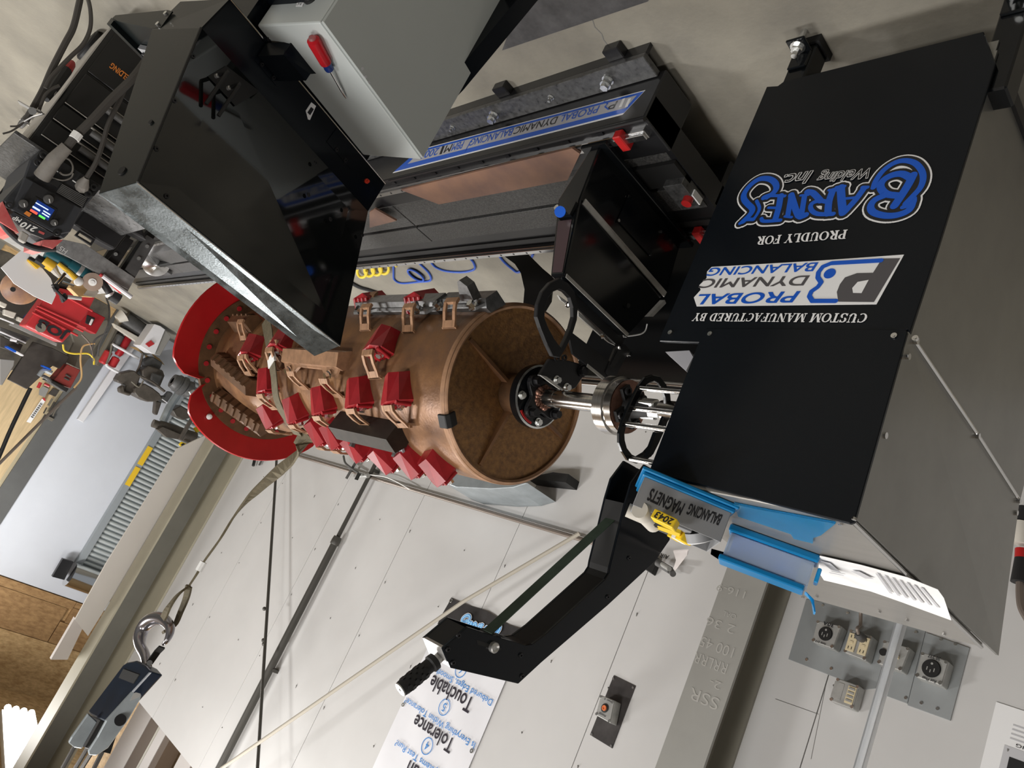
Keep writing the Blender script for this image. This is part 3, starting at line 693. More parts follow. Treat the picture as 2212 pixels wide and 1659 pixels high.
for (x, y) in ((385, 415), (475, 652), (892, 1027), (1150, 1018), (1092, 1160), (1198, 1240)):
    M().hexbolt(Q6(x, y, UP - 0.002), (-1, 0, 0), 0.0065, 0.01).build('cradle_bolt', 'chrome', ped)
def Q2(x, y, u): return PX(850 + x * 0.29385, 650 + y * 0.29385, u)
UB = 1.575
M().prism([Q2(*p, UB) for p in ((1150, 425), (1290, 440), (1420, 475), (1415, 530), (1340, 640), (1290, 662), (1245, 640), (1075, 548))], (0.012, 0, 0)).build('bearing_plate', 'satin_black', ped, bevel=0.002)
M().prism([Q2(*p, UB - 0.004) for p in ((1070, 545), (1115, 555), (1245, 655), (1215, 650), (1150, 605))], (-0.006, 0, 0)).build('pale_edge', 'pale_edge', ped)
for (x, y, r, m_) in ((1195, 580, 0.009, 'zinc'), (1268, 635, 0.009, 'zinc'), (1385, 515, 0.013, 'bolt_black')):
    M().hexbolt(Q2(x, y, UB - 0.001), (-1, 0, 0), r, 0.014).build('bearing_bolt', m_, ped)
for (x, y) in ((1195, 423), (1250, 417)):
    a = Q2(x, y, UB - 0.002); M().lathe(a, (-1, 0, 0), [(0, 0.009), (0.006, 0.009), (0.006, 0.005), (0, 0.005)], 14).build('bushing', 'bolt_black', ped)
# teardrop hanger
to = [(380, 335), (480, 385), (565, 500), (603, 690), (590, 840), (540, 1000), (470, 1150), (385, 1290), (300, 1272), (230, 1130), (150, 930), (108, 800), (120, 650), (175, 500), (270, 390)]
ti = [(375, 470), (440, 500), (505, 570), (542, 690), (545, 800), (510, 930), (455, 1060), (400, 1170), (385, 1150), (320, 1060), (250, 930), (205, 810), (212, 690), (245, 575), (305, 500)]
M().ring([Q6(*p, UP - 0.03) for p in to], [Q6(*p, UP - 0.03) for p in ti], (0.014, 0, 0)).build('hanger_loop', 'satin_black', ped, bevel=0.002)
# white cable tie and ribbed plate beside the pedestal
M().tube(smooth_path([PX(*p, 1.60) for p in ((1356, 726), (1372, 724), (1385, 721), (1394, 714), (1398, 700))], 5), 0.0022, 6).build('white_wire', 'decal_white', ped)
M().prism([PX(*p, 1.66) for p in ((1436, 648), (1439, 655), (1411, 684), (1400, 684), (1410, 675))], (0.02, 0, 0)).build('pale_bracket', 'pale_edge', ped)
# ------------------------------------------------------------------ black guard sheet behind the machine with its bright rails
gs = thing('guard_sheet', 'plain black guard sheet topped by bright rails behind the shaft', 'guard', (1.75, 1.9, 0.0))
M().box(1.0, 2.12, 1.90, 1.906, 0.0, 0.63).build('sheet', 'gloss_black', gs)
for k, (z, r) in enumerate(((0.641, 0.010), (0.664, 0.008))):
    M().cyl((1.0, 1.90, z), (2.2, 1.90, z), r, 12).build('rail', 'rail_steel', gs)
M().box(1.0, 2.2, 1.897, 1.904, 0.63, 0.66).build('rail_web', 'matte_black', gs)
# curved black guard wing behind the drum end
gw = M().prism([PY(*p, 1.78) for p in ((1082, 548), (1138, 546), (1172, 580), (1196, 600), (1190, 650), (1160, 700), (1130, 660), (1133, 625), (1125, 590), (1112, 570))], (0, 0.006, 0)).build('guard_wing', 'satin_black', gs)
# ------------------------------------------------------------------ shaft, coupling, guard cage
sh = thing('drive_shaft', 'bright turned steel drive shaft from the cabinet to the rusty drum', 'shaft', AX(1.3))
M().lathe(AX(0), (1, 0, 0), [(1.395, 0.0), (1.395, 0.0245), (1.60, 0.0245), (1.60, 0.026), (1.655, 0.026), (1.655, 0.0)], 28).build('shaft', 'shaft_steel', sh)
M().lathe(AX(0), (1, 0, 0), [(1.34, 0.028), (1.34, 0.070), (1.362, 0.072), (1.364, 0.077), (1.397, 0.077), (1.397, 0.02)], 36).build('collar', 'shaft_steel', sh)
M().lathe(AX(0), (1, 0, 0), [(1.338, 0.0), (1.338, 0.069)], 30).build('collar_face', 'weld', sh)
yk = M()
for k in range(4):
    t = math.radians(35 + 90 * k); d = Vector((0, math.cos(t), math.sin(t))); e = Vector((0, -d.z, d.y))
    c = AX(1.335) + d * 0.032; yk.cbox(c, (1, 0, 0), d, e, 0.014, 0.05, 0.03)
yk.lathe(AX(0), (1, 0, 0), [(1.336, 0.03), (1.30, 0.026), (1.26, 0.022)], 16); yk.build('yoke', 'matte_black', sh)
for k in range(4):
    t = math.radians(35 + 90 * k); d = Vector((0, math.cos(t), math.sin(t)))
    M().lathe(AX(1.327) + d * 0.046, (-1, 0, 0), [(0, 0.011), (0.006, 0.011), (0.006, 0.006), (0.001, 0.006), (0.001, 0)], 12).build('socket_screw', 'bolt_black', sh)
M().cbox(AX(1.27), (1, 0, 0), (0, 0.7, 0.7), (0, -0.7, 0.7), 0.05, 0.05, 0.03).build('joint_cross', 'zinc', sh, bevel=0.004)
M().cbox(AX(1.24), (1, 0, 0), (0, 0.7, -0.7), (0, 0.7, 0.7), 0.04, 0.055, 0.026).build('joint_fork', 'zinc', sh, bevel=0.004)
M().cyl(AX(1.01), AX(1.23), 0.026, 18).build('telescopic_tube', 'shaft_steel', sh)
M().cyl(AX(1.01) + Vector((0, 0, -0.02)), AX(1.10) + Vector((0, 0, -0.02)), 0.045, 18).build('black_hub', 'matte_black', sh)
cg = thing('shaft_guard', 'black oblong hoop with bright spacer rods guarding the shaft joint', 'guard', (1.15, 1.42, 0.9))
UR = 1.205
def Q7(x, y, u=UR): return PX(1260 + x * 0.15672, 780 + y * 0.15672, u)
ho = [(960, 188), (1060, 210), (1150, 320), (1205, 460), (1220, 620), (1190, 780), (1130, 950), (1050, 1130), (970, 1290), (880, 1370), (740, 1415), (620, 1370), (545, 1250), (500, 1130), (500, 1000), (540, 850), (600, 700), (690, 500), (770, 340), (860, 225)]
hi = [(985, 275), (1040, 300), (1100, 390), (1140, 500), (1145, 620), (1115, 760), (1060, 900), (1000, 1000), (930, 1170), (850, 1260), (745, 1322), (680, 1290), (610, 1200), (580, 1090), (575, 1000), (600, 880), (660, 740), (745, 560), (815, 430), (890, 320)]
M().ring([Q7(*p) for p in ho], [Q7(*p) for p in hi], (0.010, 0, 0)).build('hoop', 'gloss_black', cg, bevel=0.002)
for (x, y) in ((790, 375), (690, 648), (585, 866), (650, 1345)):
    a = Q7(x, y); a.x = UR; M().cyl(a, Vector((1.005, a.y, a.z)), 0.0065, 12).build('spacer_rod', 'chrome', cg)
M().prism([Q7(*p, 1.06) for p in ((1010, 985), (1075, 985), (1000, 1210), (935, 1320), (880, 1330), (930, 1200))], (0.01, 0, 0)).build('guard_flange', 'gloss_black', cg)
# ------------------------------------------------------------------ coupling flange on the drum
cf = thing('coupling_flange', 'black bolted coupling flange with red paint marks on the drum end', 'coupling', AX(1.70))
M().lathe(AX(0), (1, 0, 0), [(1.672, 0.03), (1.672, 0.086), (1.675, 0.092), (1.69, 0.094), (1.70, 0.092), (1.70, 0.03)], 40).build('flange_disc', 'gloss_black', cf)
M().lathe(AX(0), (1, 0, 0), [(1.6715, 0.087), (1.674, 0.0925)], 40).build('bright_rim', 'zinc', cf)
ph0 = 20
loop = []
for i in range(48):
    t = 2 * math.pi * i / 48; r = 0.062 + 0.016 * math.cos(4 * (t - math.radians(ph0))); loop.append(AX(1.655) + Vector((0, math.cos(t), math.sin(t))) * r)
M().prism(loop, (0.014, 0, 0)).build('spider_plate', 'satin_black', cf, bevel=0.002)
for k in range(4):
    t = math.radians(ph0 + 90 * k); d = Vector((0, math.cos(t), math.sin(t)))
    M().hexbolt(AX(1.653) + d * 0.063, (-1, 0, 0), 0.012, 0.022, 0.017).build('coupling_bolt', 'bolt_black', cf)
    t2 = t + math.radians(45); d = Vector((0, math.cos(t2), math.sin(t2)))
    M().hexbolt(AX(1.671) + d * 0.073, (-1, 0, 0), 0.0095, 0.012).build('rim_bolt', 'zinc', cf)
M().lathe(AX(1.668), (1, 0, 0), [(0, 0.078), (0, 0.084), (0.003, 0.084)], 6, (0, -0.25, 1), -20, 20).build('red_mark', 'red_plastic', cf)
M().lathe(AX(1.6705), (-1, 0, 0), [(0, 0.066), (0, 0.074), (0.001, 0.074)], 8, (0, 0.1, 1), 150, 185).build('red_mark', 'red_plastic', cf)
wd_ = M()
random.seed(3)
for k in range(16):
    t = 2 * math.pi * k / 16; d = Vector((0, math.cos(t), math.sin(t))); wd_.ball(AX(1.652 + random.uniform(-.004, .004)) + d * 0.029, random.uniform(0.006, 0.011), 8, 6)
stuff(wd_.build('weld_beads', 'weld', cf))
# ------------------------------------------------------------------ belt arm bolted to the cabinet
mat('belt_green', (0.045, 0.075, 0.052), 0.6, var=0.3, scale=40)
mat('rubber', (0.014, 0.014, 0.015), 0.55)
mat('aluminium', (0.55, 0.545, 0.53), 0.45, metal=0.8)
VA = 1.10
def QA(x, y, v=VA): return PX(800 + x * 0.36166, 1000 + y * 0.36166, v)
arm = thing('belt_arm', 'black steel belt arm with a green belt and rubber grip reaching up from the cabinet', 'machine arm', (1.06, 1.3, 1.0))
ol = [(580, 980), (700, 1020), (880, 1075), (925, 1090), (968, 1084), (1050, 1022), (1405, 694), (1426, 660), (1432, 625), (1480, 430), (1525, 240), (1560, 120), (1640, 10), (1800, 100), (1790, 460), (1700, 590), (1420, 850), (1020, 1195), (885, 1320), (480, 1225), (432, 1108)]
M().prism([QA(*p) for p in ol], (0.006, 0, 0)).build('front_plate', 'panel_black', arm, bevel=0.001)
M().prism([QA(*p) + Vector((0.058, 0, 0)) for p in ol], (0.006, 0, 0)).build('back_plate', 'panel_black', arm, bevel=0.001)
inn = [(880, 1078), (925, 1093), (968, 1087), (1050, 1025), (1405, 697), (1426, 663), (1432, 628), (1480, 433), (1525, 243)]
o2 = [(x + 14, y + 14) for x, y in inn]
M().prism([QA(*p) + Vector((0.006, 0, 0)) for p in inn + o2[::-1]], (0.052, 0, 0)).build('inner_web', 'matte_black', arm)
M().prism([QA(*p) + Vector((0.006, 0, 0)) for p in ((440, 1105), (575, 985), (610, 1010), (480, 1130))], (0.052, 0, 0)).build('tip_web', 'matte_black', arm)
M().prism([QA(*p) + Vector((0.004, 0, 0)) for p in ((432, 1106), (480, 1222), (515, 1200), (472, 1085))], (0.056, 0, 0)).build('tip_block', 'aluminium', arm)
sc_ = M()
for (x, y) in ((525, 1030), (462, 1113), (493, 1192), (897, 1148), (905, 1272), (1416, 800), (1543, 568), (1550, 328), (1553, 252)):
    M().lathe(QA(x, y), (-1, 0, 0), [(0, 0.005), (0.003, 0.0043), (0.003, 0.0022), (0.001, 0.0022), (0.001, 0)], 12).build('arm_screw', 'bolt_black', arm)
M().prism([QA(*p) - Vector((0.0006, 0, 0)) for p in ((632, 1055), (690, 1075), (770, 1095), (782, 1108), (770, 1120), (640, 1085))], (0.001, 0, 0)).build('tension_slot', 'matte_black', arm)
M().lathe(QA(730, 1098), (-1, 0, 0), [(0, 0.004), (0, 0.010), (0.008, 0.010), (0.010, 0.008), (0.007, 0.0045), (0.007, 0)], 18).build('tension_knob', 'aluminium', arm)
a = QA(700, 1010, VA + 0.032); b_ = QA(1500, 275, VA + 0.032)
M().tube([a, b_], 1, flat=(0.013, 0.0012, (1, 0, 0))).build('belt', 'belt_green', arm)
d = (b_ - a).normalized(); e = Vector((0, -d.z, d.y))
for c, r in ((a, 0.011), (b_, 0.011)):
    c = c + e * r; M().cyl(c - Vector((0.024, 0, 0)), c + Vector((0.022, 0, 0)), r - 0.001, 20).build('belt_pulley', 'satin_black', arm)
a = QA(445, 1135, VA + 0.03); b_ = QA(378, 1190, VA + 0.03); c_ = QA(182, 1352, VA + 0.03)
hd = M().cyl(a, b_, 0.0095, 18).build('handle_tube', 'aluminium', arm)
dd = (c_ - b_).normalized(); L = (c_ - b_).length
M().lathe(b_, dd, [(-0.004, 0.0), (-0.004, 0.0155), (0.006, 0.016), (0.009, 0.013), (0.02, 0.013), (L - 0.004, 0.014), (L, 0.0132)], 22).build('grip', 'rubber', hd)
M().lathe(b_, dd, [(L - 0.002, 0.0131), (L + 0.002, 0.0125), (L + 0.002, 0.003), (L - 0.002, 0.002)], 18).build('grip_end', 'aluminium', hd)
hx = M()      # honeycomb pads of the grip
x = dd.orthogonal().normalized(); y = dd.cross(x)
for i in range(6):
    for j in range(7):
        t = 2 * math.pi * (j + (i % 2) * 0.5) / 7; h = 0.026 + i * (L - 0.034) / 5.6
        nrm = x * math.cos(t) + y * math.sin(t); s_ = -x * math.sin(t) + y * math.cos(t); c = b_ + dd * h + nrm * 0.0130
        hx.prism([c + (dd * math.cos(k * math.pi / 3) + s_ * math.sin(k * math.pi / 3)) * 0.0060 for k in range(6)], nrm * 0.0016)
stuff(hx.build('grip_pads', 'rubber', hd))
# ------------------------------------------------------------------ things standing on the cabinet top
mat('bin_grey', (0.27, 0.275, 0.285), 0.45, var=0.06, scale=10)
mat('bin_blue', (0.0, 0.17, 0.40), 0.35)
mat('clip_blue', (0.01, 0.36, 0.78), 0.3, trans=0.35)
mat('lid_clear_blue', (0.05, 0.42, 0.75), 0.15, trans=0.75, ior=1.3)
mat('clear_box', (0.62, 0.74, 0.92), 0.25, trans=0.55, ior=1.2)
mat('powder_blue', (0.12, 0.30, 0.75), 0.7, var=0.6, scale=14, col2=(0.5, 0.55, 0.7))
mat('block_yellow', (0.88, 0.60, 0.02), 0.45, var=0.12, scale=12)
mat('ink', (0.012, 0.012, 0.015), 0.6)
mat('paper', (0.86, 0.86, 0.86), 0.7)
mat('print_grey', (0.55, 0.55, 0.57), 0.8)
mat('putty', (0.56, 0.53, 0.47), 0.5)
mat('baggie', (0.85, 0.80, 0.78), 0.25, trans=0.5, ior=1.15)
ZT = 1.2085
def frame2(p, q):
    e1 = (Vector(q) - Vector(p)); e1.z = 0; L_ = e1.length; e1.normalize(); return e1, Vector((-e1.y, e1.x, 0)), L_
A_ = PZ(1578, 1108, ZT + 0.018); B_ = PZ(1394, 1031, ZT + 0.018)
e1, e2, L1 = frame2(A_, B_)     # e1 along the written side, e2 away from the camera
HB = 0.058; DB = 0.135
mb_ = thing('magnet_bin', 'open grey plastic bin marked balancing magnets sitting on its blue lid', 'bin', A_ + e1 * L1 / 2 + e2 * DB / 2)
lid = M(); lid.cbox(A_ + e1 * L1 / 2 + e2 * DB / 2 - Vector((0, 0, 0.005)), e1, e2, (0, 0, 1), L1 + 0.012, DB + 0.012, 0.009)
lid.cbox(A_ + e1 * L1 / 2 + e2 * DB / 2 - Vector((0, 0, 0.0135)), e1, e2, (0, 0, 1), L1 + 0.022, DB + 0.022, 0.008)
tag(lid.build('bin_lid', 'bin_blue', bevel=0.002), 'blue plastic lid lying under the grey magnet bin', 'lid')
T_ = 0.0025
def wall_(mm, p, q, h, th=T_, z0=0.0):
    p, q = Vector(p), Vector(q); d_ = (q - p); L_ = d_.length; d_.normalize(); n_ = Vector((-d_.y, d_.x, 0))
    mm.obox(p - n_ * th / 2 + Vector((0, 0, z0)), d_ * L_, n_ * th, (0, 0, h))
def BI(a, b, z=0.0): return A_ + e1 * a + e2 * b + Vector((0, 0, z))
w_ = M(); w_.obox(BI(0, 0), e1 * L1, e2 * DB, (0, 0, 0.003)); wall_(w_, BI(0, 0), BI(L1, 0), HB); w_.build('written_side', 'bin_grey', mb_)
for (p, q) in ((BI(L1, 0), BI(L1, DB)), (BI(L1, DB), BI(0, DB)), (BI(0, DB), BI(0, 0))):
    w_ = M(); wall_(w_, p, q, HB); w_.build('bin_side', 'bin_grey', mb_)
for a in (0.055, 0.145):
    w_ = M(); wall_(w_, BI(a, 0.002), BI(a, DB - 0.002), HB - 0.008); w_.build('divider', 'bin_grey', mb_)
w_ = M(); wall_(w_, BI(0.002, 0.05), BI(0.055, 0.05), HB - 0.01); w_.build('divider', 'bin_grey', mb_)
nb = -e2
hand = M()
for s, a, z, ww, hh, rot in (('BALANCING', 0.012, 0.010, 0.062, 0.021, 0.06), ('MAGNETS', 0.082, 0.018, 0.068, 0.024, -0.04)):
    vs, fs, tw_, th_ = text2d(s, 0, 0.1)
    o = BI(a, -T_ / 2, z); xd = e1 * ww + Vector((0, 0, ww * rot)); yd = Vector((0, 0, hh))
    lettering(hand, s, o, xd, yd, nb, 0.02, 0.15, 0.0006)
stuff(hand.build('marker_writing', 'ink', mb_))
# contents of the bin
def loose(nm, lab, cat, mm, m_, **k): return tag(mm.build(nm, m_, **k), lab, cat)
c = BI(0.155, 0.03, HB + 0.004); loose('filter_roll', 'cream and black ribbed roll lying in the magnet bin', 'roll', M().lathe(c - e2 * 0.03, e2 * 1 + e1 * -0.5, [(0, 0.0), (0, 0.016), (0.03, 0.016)] + [(0.03 + 0.004 * i, 0.0165 if i % 2 else 0.0145) for i in range(14)] + [(0.09, 0.0)], 18), 'putty')
c = BI(0.10, 0.05, HB - 0.012); loose('black_magnet', 'black cylindrical magnet among the bin contents', 'magnet', M().cyl(c - e1 * 0.03, c + e1 * 0.03 + Vector((0, 0, 0.01)), 0.017, 18), 'rubber')
c = BI(0.13, 0.085, HB - 0.004); loose('pipe_cap', 'cream and black pipe cap at the back of the magnet bin', 'cap', M().cyl(c - e1 * 0.01, c + e1 * 0.045, 0.014, 16), 'putty')
c = BI(0.075, 0.035, HB - 0.006); loose('grey_bar', 'flat grey metal bar lying across the magnet bin', 'bar', M().cbox(c, e1, e2, (0, 0, 1), 0.05, 0.022, 0.014), 'bin_grey', bevel=0.002)
for (px, py, z, rt, tl, lab) in ((1437, 1124, 0.067, 0.35, 0.25, 'yellow block with black marker writing topmost in the magnet bin'), (1447, 1139, 0.059, 0.1, -0.1, 'yellow block under the marked one in the magnet bin'), (1470, 1159, 0.062, 1.0, 0.2, 'yellow block with a white tape band in the magnet bin')):
    x = e1 * math.cos(rt) + e2 * math.sin(rt); y = Vector((-x.y, x.x, 0)); zz_ = (Vector((0, 0, 1)) + x * tl * 0.5).normalized(); x = (x - zz_ * x.dot(zz_)).normalized(); y = zz_.cross(x)
    c = PZ(px, py, A_.z + z)
    o = thing('yellow_block', lab, 'block', c, 'yellow blocks in the magnet bin')
    M().cbox(c, x, y, zz_, 0.046, 0.028, 0.019).build('block', 'block_yellow', o, bevel=0.0015)
    if 'white' in lab: M().cbox(c, x, y, zz_, 0.012, 0.0306, 0.0196).build('tape_band', 'paper', o)
    if 'topmost' in lab:
        mm = M(); lettering(mm, '2043', c - x * 0.019 - zz_ * 0.006 - y * 0.014, x * 0.036, zz_ * 0.012, -y, 0.02, 0.2, 0.0006); stuff(mm.build('marker_writing', 'ink', o))
c = BI(0.028, 0.045, HB + 0.002); dt = thing('tape_roll', 'white ended roll standing in the near end of the grey bin', 'roll', c)
zz_ = (Vector((0, 0, 1)) - e1 * 0.75).normalized(); zz_ = (zz_ + e2 * 0.3).normalized()
M().cyl(c - zz_ * 0.018, c, 0.0265, 24).build('roll_side', 'bin_grey', dt); M().cyl(c, c + zz_ * 0.0016, 0.0258, 24).build('roll_face', 'paper', dt)
c = BI(0.085, 0.128, HB + 0.003)
q = [PZ(*p, ZT + 0.075) for p in ((1456, 1188), (1488, 1186), (1486, 1197), (1460, 1231), (1456, 1226), (1462, 1208))]
q = [v - Vector((0, 0, 0.0)) for v in q]
loose('plastic_bag', 'small clear pinkish plastic bag hanging behind the yellow blocks', 'bag', M().prism(q, (0.004, 0.004, 0.002)), 'baggie')
# blue latched box, its twin, and the clear lid beside them
P0 = PZ(1772, 1203, ZT + 0.004); P1 = PZ(1577, 1133, ZT + 0.004)
f1, f2, L2 = frame2(P0, P1)
def BX(a, b, z=0.0): return P0 + f1 * a + f2 * b + Vector((0, 0, z - 0.004))
bx = thing('latch_box', 'clear latched box with thick blue rim and blue powder inside', 'box', BX(L2 / 2, 0.03))
HX = 0.072
M().obox(BX(0, 0, 0), f1 * L2, f2 * 0.055, (0, 0, 0.016)).build('blue_base', 'bin_blue', bx, bevel=0.004, seg=2)
M().obox(BX(0.006, 0.004, 0.016), f1 * (L2 - 0.012), f2 * 0.047, (0, 0, HX - 0.02)).build('clear_body', 'clear_box', bx, bevel=0.003)
M().obox(BX(0.03, 0.010, 0.017), f1 * (L2 - 0.045), f2 * 0.035, (0, 0, HX - 0.026)).build('powder', 'powder_blue', bx)
M().obox(BX(0.01, 0.0, HX - 0.006), f1 * (L2 - 0.01), f2 * 0.055, (0, 0, 0.012)).build('blue_lid', 'bin_blue', bx, bevel=0.003, seg=2)
M().obox(BX(-0.010, 0.012, HX - 0.05), f1 * 0.008, f2 * 0.03, (0, 0, 0.03)).build('latch', 'clip_blue', bx, bevel=0.002)
M().prism([BX(0.004, 0.01, HX + 0.004), BX(0.004, 0.04, HX + 0.004), BX(-0.012, 0.04, HX + 0.012), BX(-0.022, 0.04, HX + 0.034), BX(-0.022, 0.01, HX + 0.034), BX(-0.012, 0.01, HX + 0.012)], f1 * 0.003).build('latch', 'clip_blue', bx)
q = [PZ(*p, ZT + 0.001) for p in ((1586, 1085), (1640, 1096), (1806, 1127), (1775, 1152), (1758, 1158), (1757, 1170), (1716, 1160), (1710, 1150), (1596, 1112))]
loose('clear_blue_lid', 'see-through blue lid lying flat on the steel cabinet top', 'lid', M().prism(q, (0, 0, 0.004)), 'lid_clear_blue')
q = [PZ(*p, ZT + 0.05) for p in ((1537, 1185), (1645, 1215), (1612, 1238), (1580, 1226), (1535, 1196))]
loose('zip_bag', 'frosted zip bag leaning behind the blue latched boxes', 'bag', M().prism(q, (0.003, 0.006, 0)), 'baggie')
# printed sheet curling over the back edge
pp = thing('printed_sheet', 'white printed paper sheet curling on the steel cabinet top', 'paper', PZ(1900, 1270, ZT))
up_ = [(1771, 1200), (1860, 1220), (1961, 1247), (2026, 1273), (2039, 1291), (2055, 1339)]
dn_ = [(1767, 1233), (1780, 1253), (1881, 1277), (1947, 1300), (1990, 1316), (2053, 1339)]
hz = [0.003, 0.003, 0.003, 0.005, 0.006, 0.006]
mm = M(); vs = [PZ(x, y, ZT + 0.0015 + h) for (x, y), h in zip(up_, hz)] + [PZ(x, y, ZT + h) for (x, y), h in zip(dn_, hz)]
mm.add(vs, [(i, i + 1, i + 7, i + 6) for i in range(5)]); o = mm.build('sheet', 'paper', pp)
so = o.modifiers.new('solid', 'SOLIDIFY'); so.thickness = 0.0006
for (x0, y0, x1, y1, k, w_) in [(1783, 1214, 1806, 1234, 0.010, 0), (1847, 1234, 1878, 1250, 0.012, 0), (1792, 1237, 1822, 1243, 0.002, 0)] + [(1895 + 16 * i, 1240 + 5 * i, 1925 + 17 * i, 1282 + 5 * i, 0.003, 1) for i in range(7)]:
    p = PZ(x0, y0, ZT + 0.0085); q_ = PZ(x1, y1, ZT + 0.0085)
    M().tube([p, q_], 1, flat=(k, 0.0002, (q_ - p).cross(Vector((0, 0, 1))))).build('print_block', 'print_grey', pp)
# ------------------------------------------------------------------ rusty toothed drum on the turning axis
RD = 0.272
UE = 3.5             # far end of the drum
mat('rust', (0.25, 0.122, 0.048), 0.42, metal=0.35, var=0.6, scale=7, col2=(0.13, 0.068, 0.042), detail=9, rvar=0.12, bump=0.08, bscale=90)
mat('rust_end', (0.33, 0.17, 0.062), 0.42, metal=0.4, var=0.55, scale=55, col2=(0.17, 0.088, 0.04), detail=8, bump=0.15, bscale=160)
mat('rust_pale', (0.36, 0.20, 0.11), 0.5, metal=0.2, var=0.35, scale=25)
mat('rust_dark', (0.13, 0.065, 0.03), 0.5, metal=0.3, var=0.4, scale=20)
mat('tooth_red', (0.36, 0.016, 0.022), 0.32, var=0.25, scale=20)
mat('plate_red', (0.42, 0.012, 0.014), 0.3, var=0.2, scale=6)
mat('blade_steel', (0.25, 0.25, 0.25), 0.35, metal=0.8, var=0.4, scale=40)
mat('webbing', (0.13, 0.107, 0.062), 0.75, var=0.3, scale=60, bump=0.2, bscale=400)
mat('cloth_white', (0.75, 0.75, 0.73), 0.7)
mat('cheek_steel', (0.38, 0.42, 0.44), 0.4, metal=0.5, var=0.25, scale=8)
drum = thing('toothed_drum', 'big rusty brown drum studded with red teeth hanging above the machine bed', 'drum', (2.6, AV, AZ))
def AXD(u): return Vector((u, AV, AZ))
M().lathe(AXD(0), (1, 0, 0), [(UD + 0.03, 0.255), (UD + 0.006, 0.258), (UD, 0.263), (UD + 0.004, RD - 0.002), (UD + 0.02, RD), (UE, RD), (UE, 0.2)], 96).build('shell', 'rust', drum, ang=60)
M().lathe(AXD(0), (1, 0, 0), [(UD + 0.022, 0.0), (UD + 0.022, 0.1), (UD + 0.012, 0.257)], 64).build('end_plate', 'rust_end', drum)
M().lathe(AXD(0), (1, 0, 0), [(UD + 0.002, 0.255), (UD - 0.003, 0.262), (UD + 0.006, 0.2715), (UD + 0.02, 0.2725)], 96).build('rim_weld', 'rust_pale', drum, ang=60)
M().lathe(AXD(0), (1, 0, 0), [(1.70, 0.0), (1.70, 0.06), (UD + 0.02, 0.062)], 28).build('hub', 'rust_dark', drum)
def polar(px, py, u): q = PX(px, py, u); return math.atan2(q.z - AZ, q.y - AV), math.hypot(q.z - AZ, q.y - AV)
for (a, b) in (((1092, 790), (1022, 735)), ((1150, 925), (1236, 962)), ((1055, 880), (1040, 1008)), ((1215, 745), (1262, 720))):
    t0_, r0_ = polar(*a, UD); t1_, r1_ = polar(*b, UD); t = t1_
    d = Vector((0, math.cos(t), math.sin(t))); s_ = Vector((0, -d.z, d.y))
    p = [AXD(UD + 0.026) + d * 0.05, AXD(UD + 0.02) + d * 0.245, AXD(UD + 0.008) + d * 0.24, AXD(UD - 0.004) + d * 0.05]
    M().prism([q - s_ * 0.005 for q in p], s_ * 0.010).build('gusset', 'rust', drum)
t, r = polar(985, 903, UD); d = Vector((0, math.cos(t), math.sin(t))); s_ = Vector((0, -d.z, d.y))
M().tube([AXD(UD + 0.03) + d * (RD + 0.002), AXD(UD - 0.002) + d * (RD + 0.001), AXD(UD - 0.006) + d * 0.262, AXD(UD + 0.006) + d * 0.235], 1, flat=(0.02, 0.004, s_)).build('black_tape', 'matte_black', drum, bevel=0.002)
# far flange ring with red spots, and the two red side plates
M().lathe(AXD(0), (1, 0, 0), [(UE - 0.012, RD - 0.01), (UE - 0.012, 0.335), (UE + 0.004, 0.338), (UE + 0.02, 0.33), (UE + 0.02, 0.2)], 72).build('flange_ring', 'rust_dark', drum, ang=50)
for k in range(26):
    t = 2 * math.pi * k / 26; c = AXD(UE - 0.013) + Vector((0, math.cos(t), math.sin(t))) * 0.305
    M().cyl(c, c - Vector((0.004, 0, 0)), 0.011, 10).build('red_spot', 'tooth_red', drum)
def sector(a0, a1, ri, ro, n=26):
    mm = M(); vs = []; fs = []
    for i in range(n + 1):
        f = i / n; t = math.radians(a0 + (a1 - a0) * f); d = Vector((0, math.cos(t), math.sin(t)))
        k = min(1, f / 0.12, (1 - f) / 0.12); ro_ = ri + 0.06 + (ro - ri - 0.06) * (k ** 0.5)
        for (h, r) in ((UE + 0.008, ri), (UE - 0.03, ro_), (UE - 0.022, ro_ + 0.004), (UE + 0.02, ri)): vs.append(AXD(h) + d * r)
    for i in range(n):
        for q in range(4): fs.append((i * 4 + q, i * 4 + (q + 1) % 4, (i + 1) * 4 + (q + 1) % 4, (i + 1) * 4 + q))
    fs += [(3, 2, 1, 0), tuple(n * 4 + q for q in range(4))]
    return mm.add(vs, fs, True)
sp = sector(141, 262, 0.28, 0.45).build('side_plate', 'plate_red', drum)
sp2 = sector(136, 18, 0.28, 0.43).build('side_plate', 'plate_red', drum)
for (x, y) in ((452, 900), (478, 875)):
    p = PX(x, y, UE - 0.02); M().lathe(p, (-1, 0, 0), [(0, 0.013), (0.01, 0.010), (0.013, 0)], 14).build('rivet', 'cloth_white', sp2)
